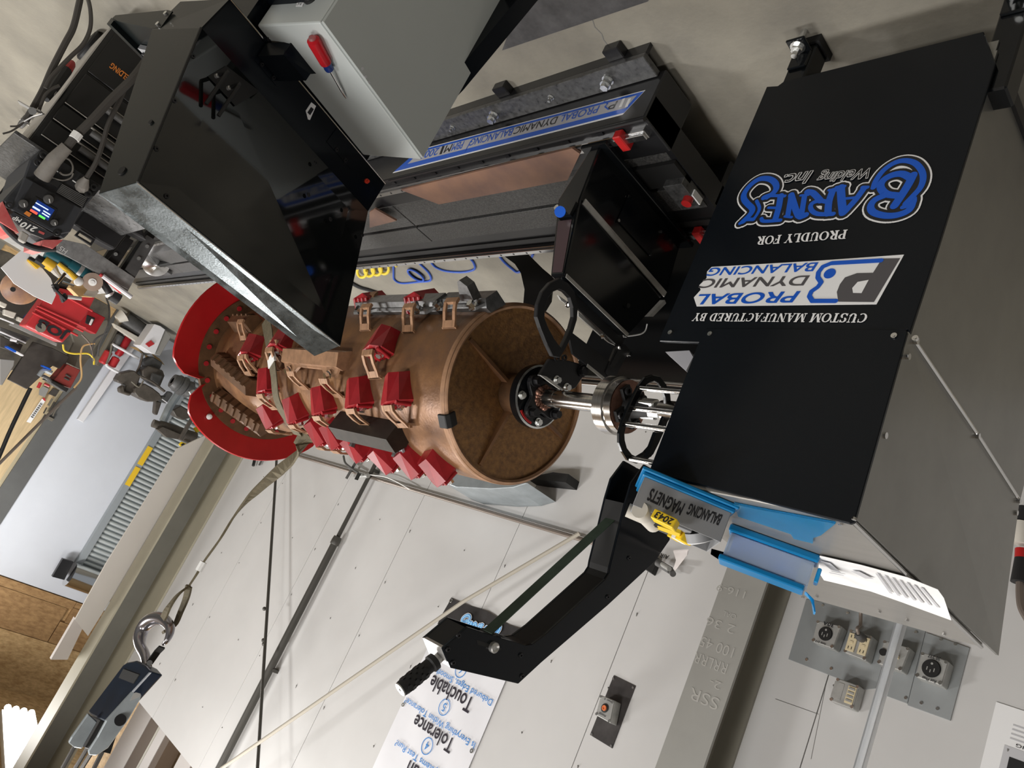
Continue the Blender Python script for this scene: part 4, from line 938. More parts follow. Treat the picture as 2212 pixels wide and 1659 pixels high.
# teeth -------------------------------------------------------------------------------------
def oncyl(px, py, R=RD):
    """near hit of the photo ray with the drum (or its nearest point): u and angle"""
    d = ray(px, py); oy, oz = EYE.y - AV, EYE.z - AZ
    A = d.y ** 2 + d.z ** 2; B = 2 * (oy * d.y + oz * d.z); Cc = oy * oy + oz * oz - R * R
    q = B * B - 4 * A * Cc; t = (-B - math.sqrt(q)) / (2 * A) if q > 0 else -B / (2 * A)
    p = EYE + d * t; return p.x, math.atan2(p.z - AZ, p.y - AV)
def place(u, phi, yaw=0.0, lift_=0.0):
    """local frame on the drum: x along the axis, y round it (towards the top at the front), z outward"""
    rad = Vector((0, math.cos(phi), math.sin(phi))); t = Vector((0, math.sin(phi), -math.cos(phi))); a = Vector((1, 0, 0))
    x = a * math.cos(yaw) + t * math.sin(yaw); y = -a * math.sin(yaw) + t * math.cos(yaw)
    if x.cross(y).dot(rad) < 0: x = -x
    mm_ = Matrix((x, y, rad)).transposed().to_4x4(); mm_.translation = AXD(u) + rad * (RD + lift_) - WLOC[drum.name]
    return mm_
def proto(mm, name, m_):
    me = bpy.data.meshes.new(name); me.from_pydata([tuple(v) for v in mm.v], [], mm.f)
    for i, p in enumerate(me.polygons): p.use_smooth = i in mm.sm
    me.materials.append(MATS[m_]); return me
tm = M()
V_ = [(-.034, -.050, -.006), (.034, -.048, -.006), (.048, .036, -.006), (-.046, .036, -.006), (-.030, -.048, .030), (-.008, -.050, .052), (.030, -.046, .040), (.047, .036, .054), (-.012, .036, .070), (-.044, .036, .048), (.034, .050, .006), (-.034, .050, .006), (-.030, .048, .040), (.036, .047, .040)]
tm.add(V_, [(0, 1, 6, 5, 4), (0, 4, 9, 3), (4, 5, 8, 9), (5, 6, 7, 8), (1, 2, 7, 6), (3, 11, 10, 2, 1, 0), (9, 8, 7, 13, 12), (3, 9, 12, 11), (2, 10, 13, 7), (10, 11, 12, 13)])
for i in range(4):
    x = -0.034 + i * 0.022; tm.cyl((x, .049, 0.004), (x, .042, .054), 0.0065, 8)
tooth_me = proto(tm, 'tooth', 'tooth_red')
bm_ = M(); bm_.hexbolt((-.022, .047, .030), (-.1, .9, .35), 0.0095, 0.016); bolt_me = proto(bm_, 'tooth_bolt', 'zinc')
# holder: bent strap with a square window
hm = M(); pr = [(0.045, .052), (0.062, .048), (0.082, .030), (0.098, .010), (0.112, -.004)]
for (x0, x1, i0, i1) in ((-.028, -.016, 0, 5), (.016, .028, 0, 5), (-.018, .018, 0, 2), (-.018, .018, 3, 5)):
    seg = pr[i0:i1]; vs = [(x, y, z + o) for (y, z) in seg for (x, o) in ((x0, 0), (x1, 0), (x1, .009), (x0, .009))]
    n_ = len(seg); fs = [(i * 4 + q, i * 4 + (q + 1) % 4, (i + 1) * 4 + (q + 1) % 4, (i + 1) * 4 + q) for i in range(n_ - 1) for q in range(4)] + [(3, 2, 1, 0), tuple((n_ - 1) * 4 + q for q in range(4))]
    hm.add(vs, fs)
hm.box(-.032, .032, 0.104, 0.112, -0.006, 0.004)
hold_me = proto(hm, 'tooth_holder', 'rust_pale')
first = {}
def put(name, me, mx, parent):
    o = bpy.data.objects.new(name, me); COL.objects.link(o); o.parent = parent; o.matrix_local = mx; return o
def tooth(px, py, yaw=0.25, h=0.0, hold=True, R=RD + 0.03):
    u, phi = oncyl(px, py, R)
    o = put('tooth', tooth_me, place(u, phi, yaw), drum); put('tooth_bolt', bolt_me, Matrix.Identity(4), o)
    if hold: put('tooth_holder', hold_me, place(u, phi, 0.12), drum)
for (x, y) in ((822, 738), (770, 850), (853, 842), (692, 866), (632, 886), (578, 899), (541, 750), (606, 735), (573, 824), (717, 940), (684, 934)): tooth(x, y)
for (x, y) in ((765, 968), (826, 992), (882, 1000), (938, 1014)): tooth(x, y, 0.3, hold=False)
for (x, y) in ((803, 650), (915, 648)): tooth(x, y, 0.1, hold=False)
def lone(px, py):
    u, phi = oncyl(px, py, RD + 0.02); put('tooth_holder', hold_me, place(u, phi, 0.05) @ Matrix.Translation((0, -0.078, 0)), drum)
for (x, y) in ((795, 690), (888, 692), (978, 682), (528, 716), (606, 760), (650, 822), (722, 838), (800, 662), (545, 786)): lone(x, y)
# long cutter bars
def bar(p, q, m_, name, hgt=0.05, wid=0.05, plate_m=None):
    u0_, f0 = oncyl(*p, RD + 0.03); u1_, f1_ = oncyl(*q, RD + 0.03); L_ = abs(u1_ - u0_); mx = place((u0_ + u1_) / 2, (f0 + f1_) / 2)
    b = M(); pl_ = M() if plate_m else b
    pl_.prism([(-L_ / 2, .012, .022), (-L_ / 2 + .02, .045, .018), (-L_ * .28, .045, .018), (-L_ * .2, .024, .02), (L_ * .2, .024, .02), (L_ * .28, .045, .018), (L_ / 2 - .02, .045, .018), (L_ / 2, .012, .022)], (0, -.003, .008))
    b.prism([(-L_ / 2, -wid, -.004), (-L_ / 2, -wid * .7, hgt), (-L_ / 2, .012, hgt - .004), (-L_ / 2, .02, .014), (-L_ / 2, .01, -.004)], (L_, 0, 0))
    o = put(name, proto(b, name, m_), mx, drum)
    if plate_m: put('bar_plate', proto(pl_, 'bar_plate', plate_m), Matrix.Identity(4), o)
    for k in (-0.36, 0.36):
        bb_ = M(); bb_.hexbolt((k * L_, .036, .027), (0, .5, .8), .011, .02); put('bar_bolt', proto(bb_, 'bar_bolt', 'chrome'), Matrix.Identity(4), o)
    return o
bar((614, 777), (735, 784), 'rust_pale', 'cutter_bar', 0.045)
bar((782, 657), (944, 660), 'blade_steel', 'cutter_bar', 0.05)
bar((960, 648), (1052, 652), 'blade_steel', 'cutter_bar', 0.045)
mat('bar_dark', (0.035, 0.028, 0.022), 0.5, metal=0.3, var=0.5, scale=20)
bar((738, 935), (862, 958), 'bar_dark', 'cutter_bar', 0.06, 0.06, 'cheek_steel')
u, f = oncyl(1012, 640, RD + 0.05); b = M(); b.prism([(-.03, -.02, .04), (-.025, -.02, .085), (.0, -.02, .105), (.012, -.02, .10), (.03, -.02, .05), (.06, -.02, .04)], (0, .03, 0)); put('bar_lug', proto(b, 'bar_lug', 'blade_steel'), place(u, f), drum)
# ribbed brown combs near the far end
def comb(p, q, k=7, name='comb_blade'):
    u0_, f0 = oncyl(*p, RD + 0.03); u1_, f1_ = oncyl(*q, RD + 0.03)
    du = u1_ - u0_; dt = -(f1_ - f0) * RD; yaw = math.atan2(dt, du); L_ = math.hypot(du, dt)
    b = M(); b.prism([(-L_ / 2, -.045, -.004), (-L_ / 2, -.035, .05), (-L_ / 2, .0, .055), (-L_ / 2, .025, .03), (-L_ / 2, .025, -.004)], (L_, 0, 0))
    for i in range(k):
        x = -L_ / 2 + (i + .5) * L_ / k; b.prism([(x - .012, .025, .0), (x - .012, .025, .04), (x - .012, .0, .062), (x - .012, -.005, .055)], (.024 * .6, 0, 0))
    o = put(name, proto(b, name, 'rust_dark'), place((u0_ + u1_) / 2, (f0 + f1_) / 2, yaw), drum)
comb((470, 770), (546, 838)); comb((466, 848), (572, 925)); comb((510, 690), (548, 690), 4)
# ------------------------------------------------------------------ lifting strap from the drum up to the hook
HV = 1.42
st = thing('lifting_strap', 'olive webbing sling looped round the rusty drum and hung from the crane hook', 'strap', (2.9, HV, 1.2))
pts = []; rs = []
for (x, y) in ((574, 690), (582, 735), (587, 778), (592, 815), (596, 855), (607, 885), (626, 915), (644, 940)):
    u, f = oncyl(x, y, RD + 0.045); pts.append(AXD(u) + Vector((0, math.cos(f), math.sin(f))) * (RD + 0.045))
wd = [0.024] * 8
M().tube(smooth_path(pts, 4), 1, flat=(0.026, 0.002, (1, 0.1, 0.1))).build('strap_band', 'webbing', st)
i0 = pts[2]; d = (pts[3] - pts[1]).normalized(); M().tube([i0 - d * 0.02 , i0 + d * 0.02], 1, flat=(0.0275, 0.0045, (1, 0.1, 0.1))).build('strap_label', 'cloth_white', st)
air = [pts[-1]] + [PY(x, y, HV - k) for x, y, k in ((658, 958, 0.06), (640, 985, 0.02), (605, 1015, 0), (560, 1055, 0), (530, 1085, 0), (504, 1118, 0), (475, 1165, 0), (440, 1214, 0), (425, 1240, 0), (408, 1266, 0))]
rr = [1.25, 1.2, 1.0, .8, .62, .5, .42, .4, .42, .42, .45]
sp_ = smooth_path(air, 4); rs = []
for i in range(len(sp_)):
    f = i / 4; a = min(int(f), 9); rs.append(rr[a] + (rr[a + 1] - rr[a]) * (f - a))
M().tube(sp_, 1, flat=(0.028, 0.004, (0.6, 0.2, 0.75)), rs=rs).build('strap_band', 'webbing', st)
M().tube([PY(440, 1214, HV), PY(429, 1233, HV)], 0.0145, 8).build('strap_label', 'cloth_white', st)
fork = PY(408, 1266, HV)
M().tube(smooth_path([fork, PY(385, 1284, HV - .03), PY(366, 1310, HV - .04), PY(352, 1336, HV - .03)], 4), 1, flat=(0.014, 0.004, (0.7, 0, 0.6))).build('strap_leg', 'webbing', st)
M().tube(smooth_path([fork, PY(402, 1292, HV + .02), PY(390, 1322, HV + .03), PY(376, 1352, HV + .03), PY(352, 1366, HV)], 4), 1, flat=(0.014, 0.005, (0.7, 0, 0.6))).build('strap_leg', 'webbing', st)
# ------------------------------------------------------------------ crane hook and block
mat('hook_steel', (0.32, 0.31, 0.33), 0.22, metal=0.9)
mat('block_blue', (0.004, 0.013, 0.03), 0.3, var=0.5, scale=6)
mat('cable', (0.09, 0.085, 0.08), 0.4, metal=0.7)
hk = thing('crane_hook', 'polished crane hook under a dark blue sheave block with wire ropes', 'hook', PY(330, 1400, HV))
hp = [(318, 1440), (313, 1415), (303, 1394), (303, 1372), (314, 1350), (332, 1337), (352, 1338), (366, 1352), (367, 1368), (360, 1384), (352, 1392)]
hr = [.017, .019, .021, .026, .029, .028, .024, .019, .015, .011, .006]
sp_ = smooth_path([PY(x, y, HV) for x, y in hp], 4); rs = [hr[min(i // 4, 10)] + (hr[min(i // 4 + 1, 10)] - hr[min(i // 4, 10)]) * (i % 4) / 4 for i in range(len(sp_))]
M().tube(sp_, 0.02, 14, rs=rs).build('hook', 'hook_steel', hk)
M().tube([PY(323, 1432, HV), PY(340, 1408, HV), PY(350, 1398, HV)], 1, flat=(0.012, 0.004, (0, 1, 0))).build('latch', 'bolt_black', hk)
M().cyl(PY(323, 1432, HV - .03), PY(323, 1432, HV + .03), 0.010, 14).build('latch_pin', 'chrome', hk)
def H4(x, y, v): return PY(x * 0.27667, 1200 + y * 0.27667, v)
HF = HV - 0.05
u0h = H4(1000, 1100, HF).x
def HX4(x, y, d=0.0): return PX(x * 0.27667, 1200 + y * 0.27667, u0h - d)
M().prism([H4(*p, HF) for p in ((990, 832), (1060, 818), (1140, 860), (1178, 905), (820, 1300), (700, 1240), (683, 1220), (960, 852))], (0, 0.05, 0)).build('block_body', 'block_blue', hk, bevel=0.006, seg=2)
M().prism([H4(*p, HF - 0.004) for p in ((962, 885), (1085, 930), (1040, 1000), (925, 955))], (0, 0.005, 0)).build('block_window', 'matte_black', hk)
M().prism([HX4(*p, 0.012) for p in ((1180, 905), (1130, 1040), (1090, 1135), (1000, 1290), (905, 1420), (845, 1505), (755, 1563), (695, 1560), (690, 1530), (760, 1420), (830, 1290))], (0.014, 0, 0)).build('cheek_plate', 'cheek_steel', hk, bevel=0.003)
M().prism([PX(x * 0.27667, 1200 + y * 0.27667, u0h + 0.15) for x, y in ((690, 1235), (560, 1420), (535, 1465), (580, 1500), (640, 1510), (760, 1300))], (0.014, 0, 0)).build('cheek_plate', 'cheek_steel', hk, bevel=0.003)
M().prism([HX4(*p, 0.014) for p in ((1045, 1075), (1110, 1050), (1090, 1105), (1015, 1135))], (0.002, 0, 0)).build('maker_plate', 'aluminium', hk)
M().cyl(HX4(940, 1285, 0.012), HX4(940, 1285, 0.022), 0.02, 18).build('sheave_pin', 'bolt_black', hk)
for a, b in (((725, 1270), (605, 1490)), ((795, 1310), (690, 1500))):
    M().tube([H4(*a, HV - .01), H4(*b, HV - .01)], 0.018, 8).build('spacer', 'aluminium', hk)
M().prism([H4(*p, HV - .03) for p in ((690, 1245), (815, 1300), (740, 1520), (600, 1480))], (0, 0.06, 0)).build('sheave', 'matte_black', hk)
for a, b in (((630, 1400), (490, 1659)), ((720, 1440), (590, 1659)), ((740, 1500), (640, 1659)), ((800, 1530), (735, 1659))):
    p = H4(*a, HV); q = H4(*b, HV); q = p + (q - p) * ((4.55 - p.z) / (q.z - p.z)); M().tube([p, q], 0.0085, 8).build('wire_rope', 'cable', hk)
# ------------------------------------------------------------------ control console in the foreground (turned on the floor)
TH = math.radians(-17.7); CS, SN = math.cos(TH), math.sin(TH)
SU = Vector((CS, SN, 0)); TU = Vector((-SN, CS, 0)); ZU = Vector((0, 0, 1))
def ST(s, t, z): return SU * s + TU * t + ZU * z
def PT(x, y, ax, val):
    """photo pixel on the console plane s = val (ax 0) or t = val (ax 1)"""
    d = ray(x, y); n_ = (SU, TU)[ax]; return EYE + d * (val / d.dot(n_))
mat('console_black', (0.005, 0.006, 0.006), 0.06, spec=0.8)
mat('console_side', (0.006, 0.008, 0.008), 0.24, spec=0.3)
mat('galvanised', (0.12, 0.135, 0.14), 0.30, metal=0.8, var=0.3, scale=22, col2=(0.075, 0.088, 0.092), detail=8, rvar=0.10, bump=0.05, bscale=220)
mat('enclosure_grey', (0.46, 0.49, 0.48), 0.38, var=0.04, scale=3)
mat('handle_red', (0.62, 0.02, 0.03), 0.12, trans=0.45, ior=1.3)
mat('handle_blue', (0.008, 0.025, 0.14), 0.25)
mat('clear', (0.9, 0.9, 0.9), 0.1, trans=0.9, ior=1.2)
mat('red_lamp', (0.75, 0.05, 0.02), 0.3)
con = thing('control_console', 'large glossy black control console with a bare metal top edge in the foreground', 'console', ST(1.6, 0.99, 0))
t0c, t1c = 0.69, 1.292
A0, A1 = ST(1.39, t0c, 1.163), ST(1.376, 1.292, 1.157)
D0, D1 = ST(1.53, t0c, 0.784), ST(1.53, 1.293, 0.777)
G0, G1 = ST(1.484, t0c, 1.198), ST(1.436, t1c, 1.199)
K0, K1 = ST(1.707, t0c, 0.78), ST(1.70, t1c, 0.78)
b = M(); b.add([A0, A1, D1, D0, G0, G1, K1, K0], [(0, 3, 2, 1), (4, 5, 6, 7), (0, 4, 7, 3), (1, 2, 6, 5), (3, 7, 6, 2)])
b.build('housing', 'console_side', con)
def offs(p, d): return [q + d for q in p]
nf = (A1 - A0).cross(D0 - A0).normalized(); nf = nf if nf.dot(SU) < 0 else -nf
M().prism(offs(inset([A0, A1, D1, D0], 0.994), nf * 0.002), -nf * 0.0015).build('back_panel', 'console_black', con)
M().prism(offs([A0, A1, G1, G0], ZU * 0.001), (0, 0, -0.004)).build('metal_top', 'galvanised', con, bevel=0.001)
M().tube([A0 + ZU * 0.001, A1 + ZU * 0.001], 0.0016, 6).build('bright_edge', 'zinc', con)
for p, q in ((A0, D0),):
    M().tube([p, q], 0.003, 6).build('side_seam', 'matte_black', con)
M().prism([D0, D1, ST(1.53, 1.297, 0.682), ST(1.53, 0.703, 0.688)], SU * 0.17).build('lower_band', 'panel_black', con)
M().prism([D0, K0, ST(1.70, 0.70, 0.688), ST(1.53, 0.703, 0.688)], TU * 0.004).build('band_end', 'console_side', con)
M().tube([ST(1.529, 0.703, 0.688), ST(1.529, 1.297, 0.682)], 0.0016, 6).build('bright_edge', 'zinc', con)
M().obox(ST(1.545, 0.76, 0.03), SU * 0.14, TU * 0.46, ZU * 0.66).build('pedestal_post', 'panel_black', con)
M().prism([ST(1.40, 1.15, 0.62), ST(1.335, 1.15, 0.445), ST(1.22, 1.15, 0.0), ST(1.33, 1.15, 0.0), ST(1.46, 1.15, 0.50), ST(1.53, 1.15, 0.62)], TU * 0.05).build('leg', 'panel_black', con)
M().prism([ST(1.40, 0.74, 0.62), ST(1.22, 0.74, 0.0), ST(1.33, 0.74, 0.0), ST(1.53, 0.74, 0.62)], TU * 0.05).build('leg', 'panel_black', con)
M().obox(ST(1.54, 0.74, 0.0), SU * 0.3, TU * 0.5, ZU * 0.03).build('foot', 'panel_black', con)
# keyboard shelf on the far side
q = [PT(x * 0.25316, y * 0.25316, 1, t0c) for x, y in ((960, 152), (985, 130), (1430, 85), (1470, 95), (1370, 235), (1290, 242), (1000, 178))]
kb = M().prism(q, TU * 0.003).build('shelf_cheek', 'console_side', con)
ks = M().prism([ST(1.68, t0c + .004, 0.775), ST(1.917, t0c + .004, 0.738), ST(1.917, t0c + .004, 0.728), ST(1.68, t0c + .004, 0.765)], TU * 0.56).build('keyboard_shelf', 'console_side', con)
M().prism([ST(1.905, t0c + .004, 0.734), ST(1.925, t0c + .004, 0.731), ST(1.925, t0c + .004, 0.750), ST(1.905, t0c + .004, 0.753)], TU * 0.56).build('shelf_lip', 'console_side', con)
kbd = thing('keyboard', 'grey keyboard lying on the far side shelf of the console', 'keyboard', ST(1.81, 0.95, 0.755))
kd = (ST(1.90, 0, 0.7415) - ST(1.70, 0, 0.7725)).normalized()
M().obox(ST(1.745, 0.76, 0.7665), kd * 0.14, TU * 0.4, Vector((0, 0, 0.012))).build('keyboard_base', 'bin_grey', kbd)
km = M()
for i in range(5):
    for j in range(13):
        km.obox(ST(1.752, 0.77, 0.778) + kd * (0.026 * i) + TU * 0.029 * j, kd * 0.02, TU * 0.023, Vector((0, 0, 0.006)))
stuff(km.build('keys', 'rubber', kbd))
for x, y in ((359, 30), (342, 53)):
    p = PT(x, y, 1, t0c); M().cyl(p, p - TU * 0.004, 0.005, 10).build('shelf_screw', 'zinc', con)
# screws, button, labels on the back
def face(x, y, d=0.0):
    r = ray(x, y); return EYE + r * ((A0 - EYE).dot(nf) / r.dot(nf)) + nf * d
for (x, y) in ((336, 322), (375, 218), (415, 122), (358, 424), (680, 352), (665, 421), (712, 474), (752, 450), (781, 508)):
    p = face(x, y, 0.002); M().lathe(p, nf, [(0, 0.0055), (0.002, 0.0048), (0.002, 0.002), (0.0, 0.002)], 12).build('back_screw', 'bolt_black', con)
for (x, y, r) in ((327, 265, 0.005), (265, 370, 0.009)):
    p = PT(x, y, 1, t0c); M().cyl(p, p - TU * 0.003, r, 12).build('side_plug', 'matte_black', con)
p = PT(235, 432, 1, t0c); 
rb = PT(791, 391, 0, 1.53); M().lathe(rb, -SU, [(0, 0.0065), (0.004, 0.0065), (0.005, 0.0045), (0.009, 0.004), (0.009, 0)], 14).build('red_lamp', 'red_lamp', con)
def band(x, y, d=0.0): return PT(x, y, 0, 1.53) - SU * d
M().prism([band(*p, 0.0012) for p in ((660, 239), (672, 221), (682, 229), (669, 259), (656, 250))][:4] + [band(665, 258, 0.0012)], SU * 0.001).build('paper_label', 'paper', con)
M().prism([band(*p, 0.0018) for p in ((663, 243), (671, 231), (677, 236), (669, 249))], SU * 0.0005).build('label_print', 'ink', con)
M().prism([band(*p, 0.0015) for p in ((727, 276), (705, 306), (758, 366), (795, 335))], SU * 0.0012).build('cover_plate', 'panel_black', con)
for x, y in ((726, 323), (745, 346)):
    p = band(x, y, 0.0015); M().lathe(p, -SU, [(0, 0.006), (0.003, 0.005), (0.003, 0.002), (0.0, 0.002)], 12).build('back_screw', 'bolt_black', con)
# bent cover over the cable entry
def CV(x, y, s_): return PT(540 + x * 0.21012, y * 0.21008, 0, s_)
cvp = M().prism([CV(*p, 1.525) for p in ((135, 380), (385, 362), (428, 410), (415, 432), (170, 440))], SU * 0.004).build('cable_cover', 'panel_black', con)
c0, c1, c2, c3 = CV(85, 575, 1.523), CV(345, 562, 1.47), CV(575, 830, 1.47), CV(305, 838, 1.523)
f0, f1_ = CV(430, 432, 1.462), CV(655, 705, 1.462)
M().prism([c0, c1, c2, c3], SU * 0.012 - ZU * 0.004).build('cover_top', 'panel_black', con, bevel=0.001)
M().prism([c1, f0, f1_, CV(700, 755, 1.46), CV(620, 762, 1.464), c2], SU * 0.004).build('cover_front', 'panel_black', con)
M().prism([c0, CV(170, 440, 1.523), CV(415, 432, 1.47), c1], SU * 0.003).build('cover_end', 'panel_black', con)
M().prism([CV(50, 620, 1.5285), CV(85, 575, 1.5285), CV(305, 838, 1.5285), CV(270, 880, 1.5285)], SU * 0.001).build('cover_flange', 'panel_black', con)
for x, y, s_ in ((122, 663, 1.527), (240, 798, 1.527), (190, 403, 1.524), (347, 400, 1.524)):
    p = CV(x, y, s_); M().lathe(p, -SU, [(0, 0.005), (0.003, 0.0042), (0.003, 0.002), (0.0, 0.002)], 10).build('back_screw', 'bolt_black', con)
M().prism([face(*p, 0.0028) for p in ((447, 166), (486, 143), (558, 198), (506, 230))], nf * 0.0008).build('antenna_plate', 'matte_black', con)
for (bx_, by_, ex, ey) in ((463, 166, 486, 235), (489, 192, 513, 260)):
    p = face(bx_, by_, 0.003); an = M().lathe(p, nf, [(0, 0.0045), (0.006, 0.0045), (0.007, 0.003), (0.012, 0.003), (0.012, 0)], 12).build('antenna_socket', 'aluminium', con)
    e_ = p + nf * 0.034; tp = e_ + ZU * 0.085
    M().tube([p + nf * 0.011, e_, e_ + ZU * 0.004, tp], 0.0042, 10).build('antenna', 'rubber', con)
# grey enclosure hung on the console
eb = thing('control_box', 'pale grey steel control box hung on the back of the console', 'box', ST(1.43, 0.985, 0.175))
e0, e1_, ea, ec = 1.331, 1.528, 0.779, 1.188
M().obox(ST(e0, ea, 0.175), SU * (e1_ - e0), TU * (ec - ea), ZU * 0.505).build('body', 'enclosure_grey', eb, bevel=0.004, seg=2)
M().obox(ST(e0 - 0.006, ea + 0.002, 0.178), SU * 0.006, TU * (ec - ea - 0.004), ZU * 0.499).build('door', 'enclosure_grey', eb, bevel=0.002)
p = PT(647, 12, 1, ea); M().prism([PT(*r, 1, ea - 0.0006) for r in ((639, 14), (642, 5), (657, 6), (653, 14))], -TU * 0.0004).build('number_label', 'paper', eb)
mm = M(); lettering(mm, '3-C', PT(653, 7, 1, ea - 0.001), PT(643, 7, 1, ea - 0.001) - PT(653, 7, 1, ea - 0.001), ZU * 0.006, -TU, 0, 0, 0.0006); stuff(mm.build('label_print', 'ink', eb))
p = PT(672, -2, 1, ea); M().lathe(p, -TU, [(0, 0.016), (0.004, 0.016), (0.006, 0.012), (0.02, 0.010), (0.02, 0)], 16).build('knob', 'rubber', eb)
for (x, y) in ((783, 148), (790, 166), (797, 178)):
    c = PT(x, y, 0, e0 - 0.0065); M().prism([c + TU * 0.004 - ZU * 0.002, c + TU * 0.002 + ZU * 0.003, c - TU * 0.004 + ZU * 0.002, c - TU * 0.002 - ZU * 0.004], -SU * 0.0004).build('chip_mark', 'print_grey', eb)
# screwdriver lying on the box
sd = thing('screwdriver', 'clear red and blue handled screwdriver lying on the pale grey control box', 'screwdriver', PZ(700, 140, 0.681))
a = PZ(672, 79, 0.697); b_ = PZ(748, 213, 0.685); d = (b_ - a).normalized(); L_ = (b_ - a).length
M().lathe(a, d, [(0.0, 0.0), (0.001, 0.006), (0.006, 0.008)], 14).build('handle_end', 'clear', sd)
def fluted(o, ax, segs, n_=24):
    mm = M(); x = ax.orthogonal().normalized(); y = ax.cross(x); vs = []
    for (h, r, k) in segs:
        for i in range(n_): t = 2 * math.pi * i / n_; rr_ = r * (1 - k * (0.5 + 0.5 * math.cos(6 * t))); vs.append(o + ax * h + (x * math.cos(t) + y * math.sin(t)) * rr_)
    m_ = len(segs); fs = [(i * n_ + q, i * n_ + (q + 1) % n_, (i + 1) * n_ + (q + 1) % n_, (i + 1) * n_ + q) for i in range(m_ - 1) for q in range(n_)]
    fs += [list(range(n_ - 1, -1, -1)), [(m_ - 1) * n_ + q for q in range(n_)]]
    return mm.add(vs, fs, True)
fluted(a, d, [(0.006, 0.008, 0), (0.010, 0.0135, 0.0), (0.018, 0.0148, 0.05), (0.024, 0.0145, 0.12), (L_ * 0.36, 0.0138, 0.12), (L_ * 0.39, 0.013, 0.02)]).build('red_handle', 'handle_red', sd)
M().lathe(a, d, [(L_ * .39, 0.0), (L_ * .39, 0.0125), (L_ * .44, 0.0098), (L_ * .47, 0.0108), (L_ * .50, 0.0098), (L_ * .51, 0.004), (L_ * .51, 0)], 20).build('blue_collar', 'handle_blue', sd)
M().lathe(a, d, [(L_ * .5, 0.0), (L_ * .5, 0.0035), (L_ * .86, 0.0033), (L_ * 0.97, 0.002), (L_, 0.0008), (L_, 0)], 12).build('blade', 'chrome', sd)
# ------------------------------------------------------------------ welding cart with the welder on it
mat('cart_black', (0.010, 0.010, 0.010), 0.42)
mat('cart_edge', (0.36, 0.34, 0.31), 0.4)
mat('grip_grey', (0.10, 0.098, 0.095), 0.55, var=0.3, scale=20)
mat('orange', (0.72, 0.23, 0.04), 0.5)
mat('cable_grey', (0.055, 0.05, 0.045), 0.6)
mat('sleeve', (0.20, 0.185, 0.165), 0.6, var=0.2, scale=30)
mat('welder_grey', (0.035, 0.037, 0.042), 0.45)
mat('welder_red', (0.45, 0.02, 0.03), 0.35, var=0.4, scale=6, col2=(0.62, 0.22, 0.2))
mat('print_white', (0.80, 0.80, 0.78), 0.5)
mat('screen', (0.002, 0.004, 0.02), 0.2, emit=(0.01, 0.03, 0.16, 1.2))
mat('screen_white', (0.4, 0.5, 0.9), 0.3, emit=(0.55, 0.68, 1.0, 1.3))
mat('screen_red', (0.8, 0.1, 0.05), 0.3, emit=(1.0, 0.09, 0.06, 1.1))
mat('screen_green', (0.1, 0.8, 0.1), 0.3, emit=(0.12, 0.9, 0.10, 1.1))
CU = 3.55
cart = thing('welding_cart', 'black drawer cart with orange lettering standing behind the console', 'cart', (3.85, 0.42, 0))
v0c, v1c = 0.153, 0.66
M().box(CU, 4.15, v0c, v1c, 0.10, 0.70).build('cart_body', 'cart_black', cart, bevel=0.006)
M().box(CU + 0.004, 4.15, v0c - 0.004, v0c, 0.10, 0.70).build('pale_side', 'cart_edge', cart)
M().box(CU - 0.02, 4.35, v0c - 0.05, v1c + 0.02, 0.70, 0.715).build('cart_top', 'dusty_steel', cart, bevel=0.002)
M().box(CU - 0.006, CU, v0c + 0.02, v1c - 0.02, 0.115, 0.335).build('front_door', 'cart_black', cart, bevel=0.004)
for (z0_, z1_) in ((0.345, 0.495), (0.503, 0.575), (0.583, 0.655)):
    d_ = M().box(CU - 0.012, CU, v0c + 0.02, v1c - 0.02, z0_, z1_).build('drawer', 'cart_black', cart, bevel=0.004)
    M().tube([(CU - 0.013, v0c + 0.022, z1_ + 0.001), (CU - 0.013, v1c - 0.02, z1_ + 0.001)], 0.0022, 6).build('drawer_edge', 'cart_edge', d_)
    zc = min(z1_ - 0.035, (z0_ + z1_) / 2 + 0.005)
    M().cyl((CU - 0.03, v0c + 0.15, zc), (CU - 0.03, v0c + 0.36, zc), 0.013, 12).build('drawer_handle', 'grip_grey', d_)
    M().tube([(CU - 0.014, v0c + 0.13, zc - 0.022), (CU - 0.014, v0c + 0.38, zc - 0.022)], 0.004, 6).build('handle_lip', 'cart_edge', d_)
M().cyl((CU - 0.03, v0c + 0.16, 0.155), (CU - 0.03, v0c + 0.36, 0.155), 0.013, 12).build('door_handle', 'grip_grey', cart)
mm = M(); o = PX(334, 220, CU - 0.007); e_ = PX(240, 138, CU - 0.007)
lettering(mm, 'WELDING', (CU - 0.007, 0.322, 0.243), (0, -0.098, 0), (0, 0, 0.024), (-1, 0, 0), 0.02, 0, 0.0008); stuff(mm.build('orange_lettering', 'orange', cart))
for (px, py, r, z) in ((193, 100, 0.075, 0.075), (52, 262, 0.05, 0.05)):
    p = PZ(px, py, z); wh = M().lathe((p.x, p.y - 0.02, z), (0, 1, 0), [(0, 0.0), (0, r * .55), (0.004, r * .9), (0.012, r), (0.028, r), (0.036, r * .9), (0.04, r * .55), (0.04, 0)], 24).build('wheel', 'rubber' if r > .06 else 'grip_grey', cart)
    M().cyl((p.x, p.y - 0.022, z), (p.x, p.y + 0.05, z), r * .25, 10).build('axle', 'zinc', wh)
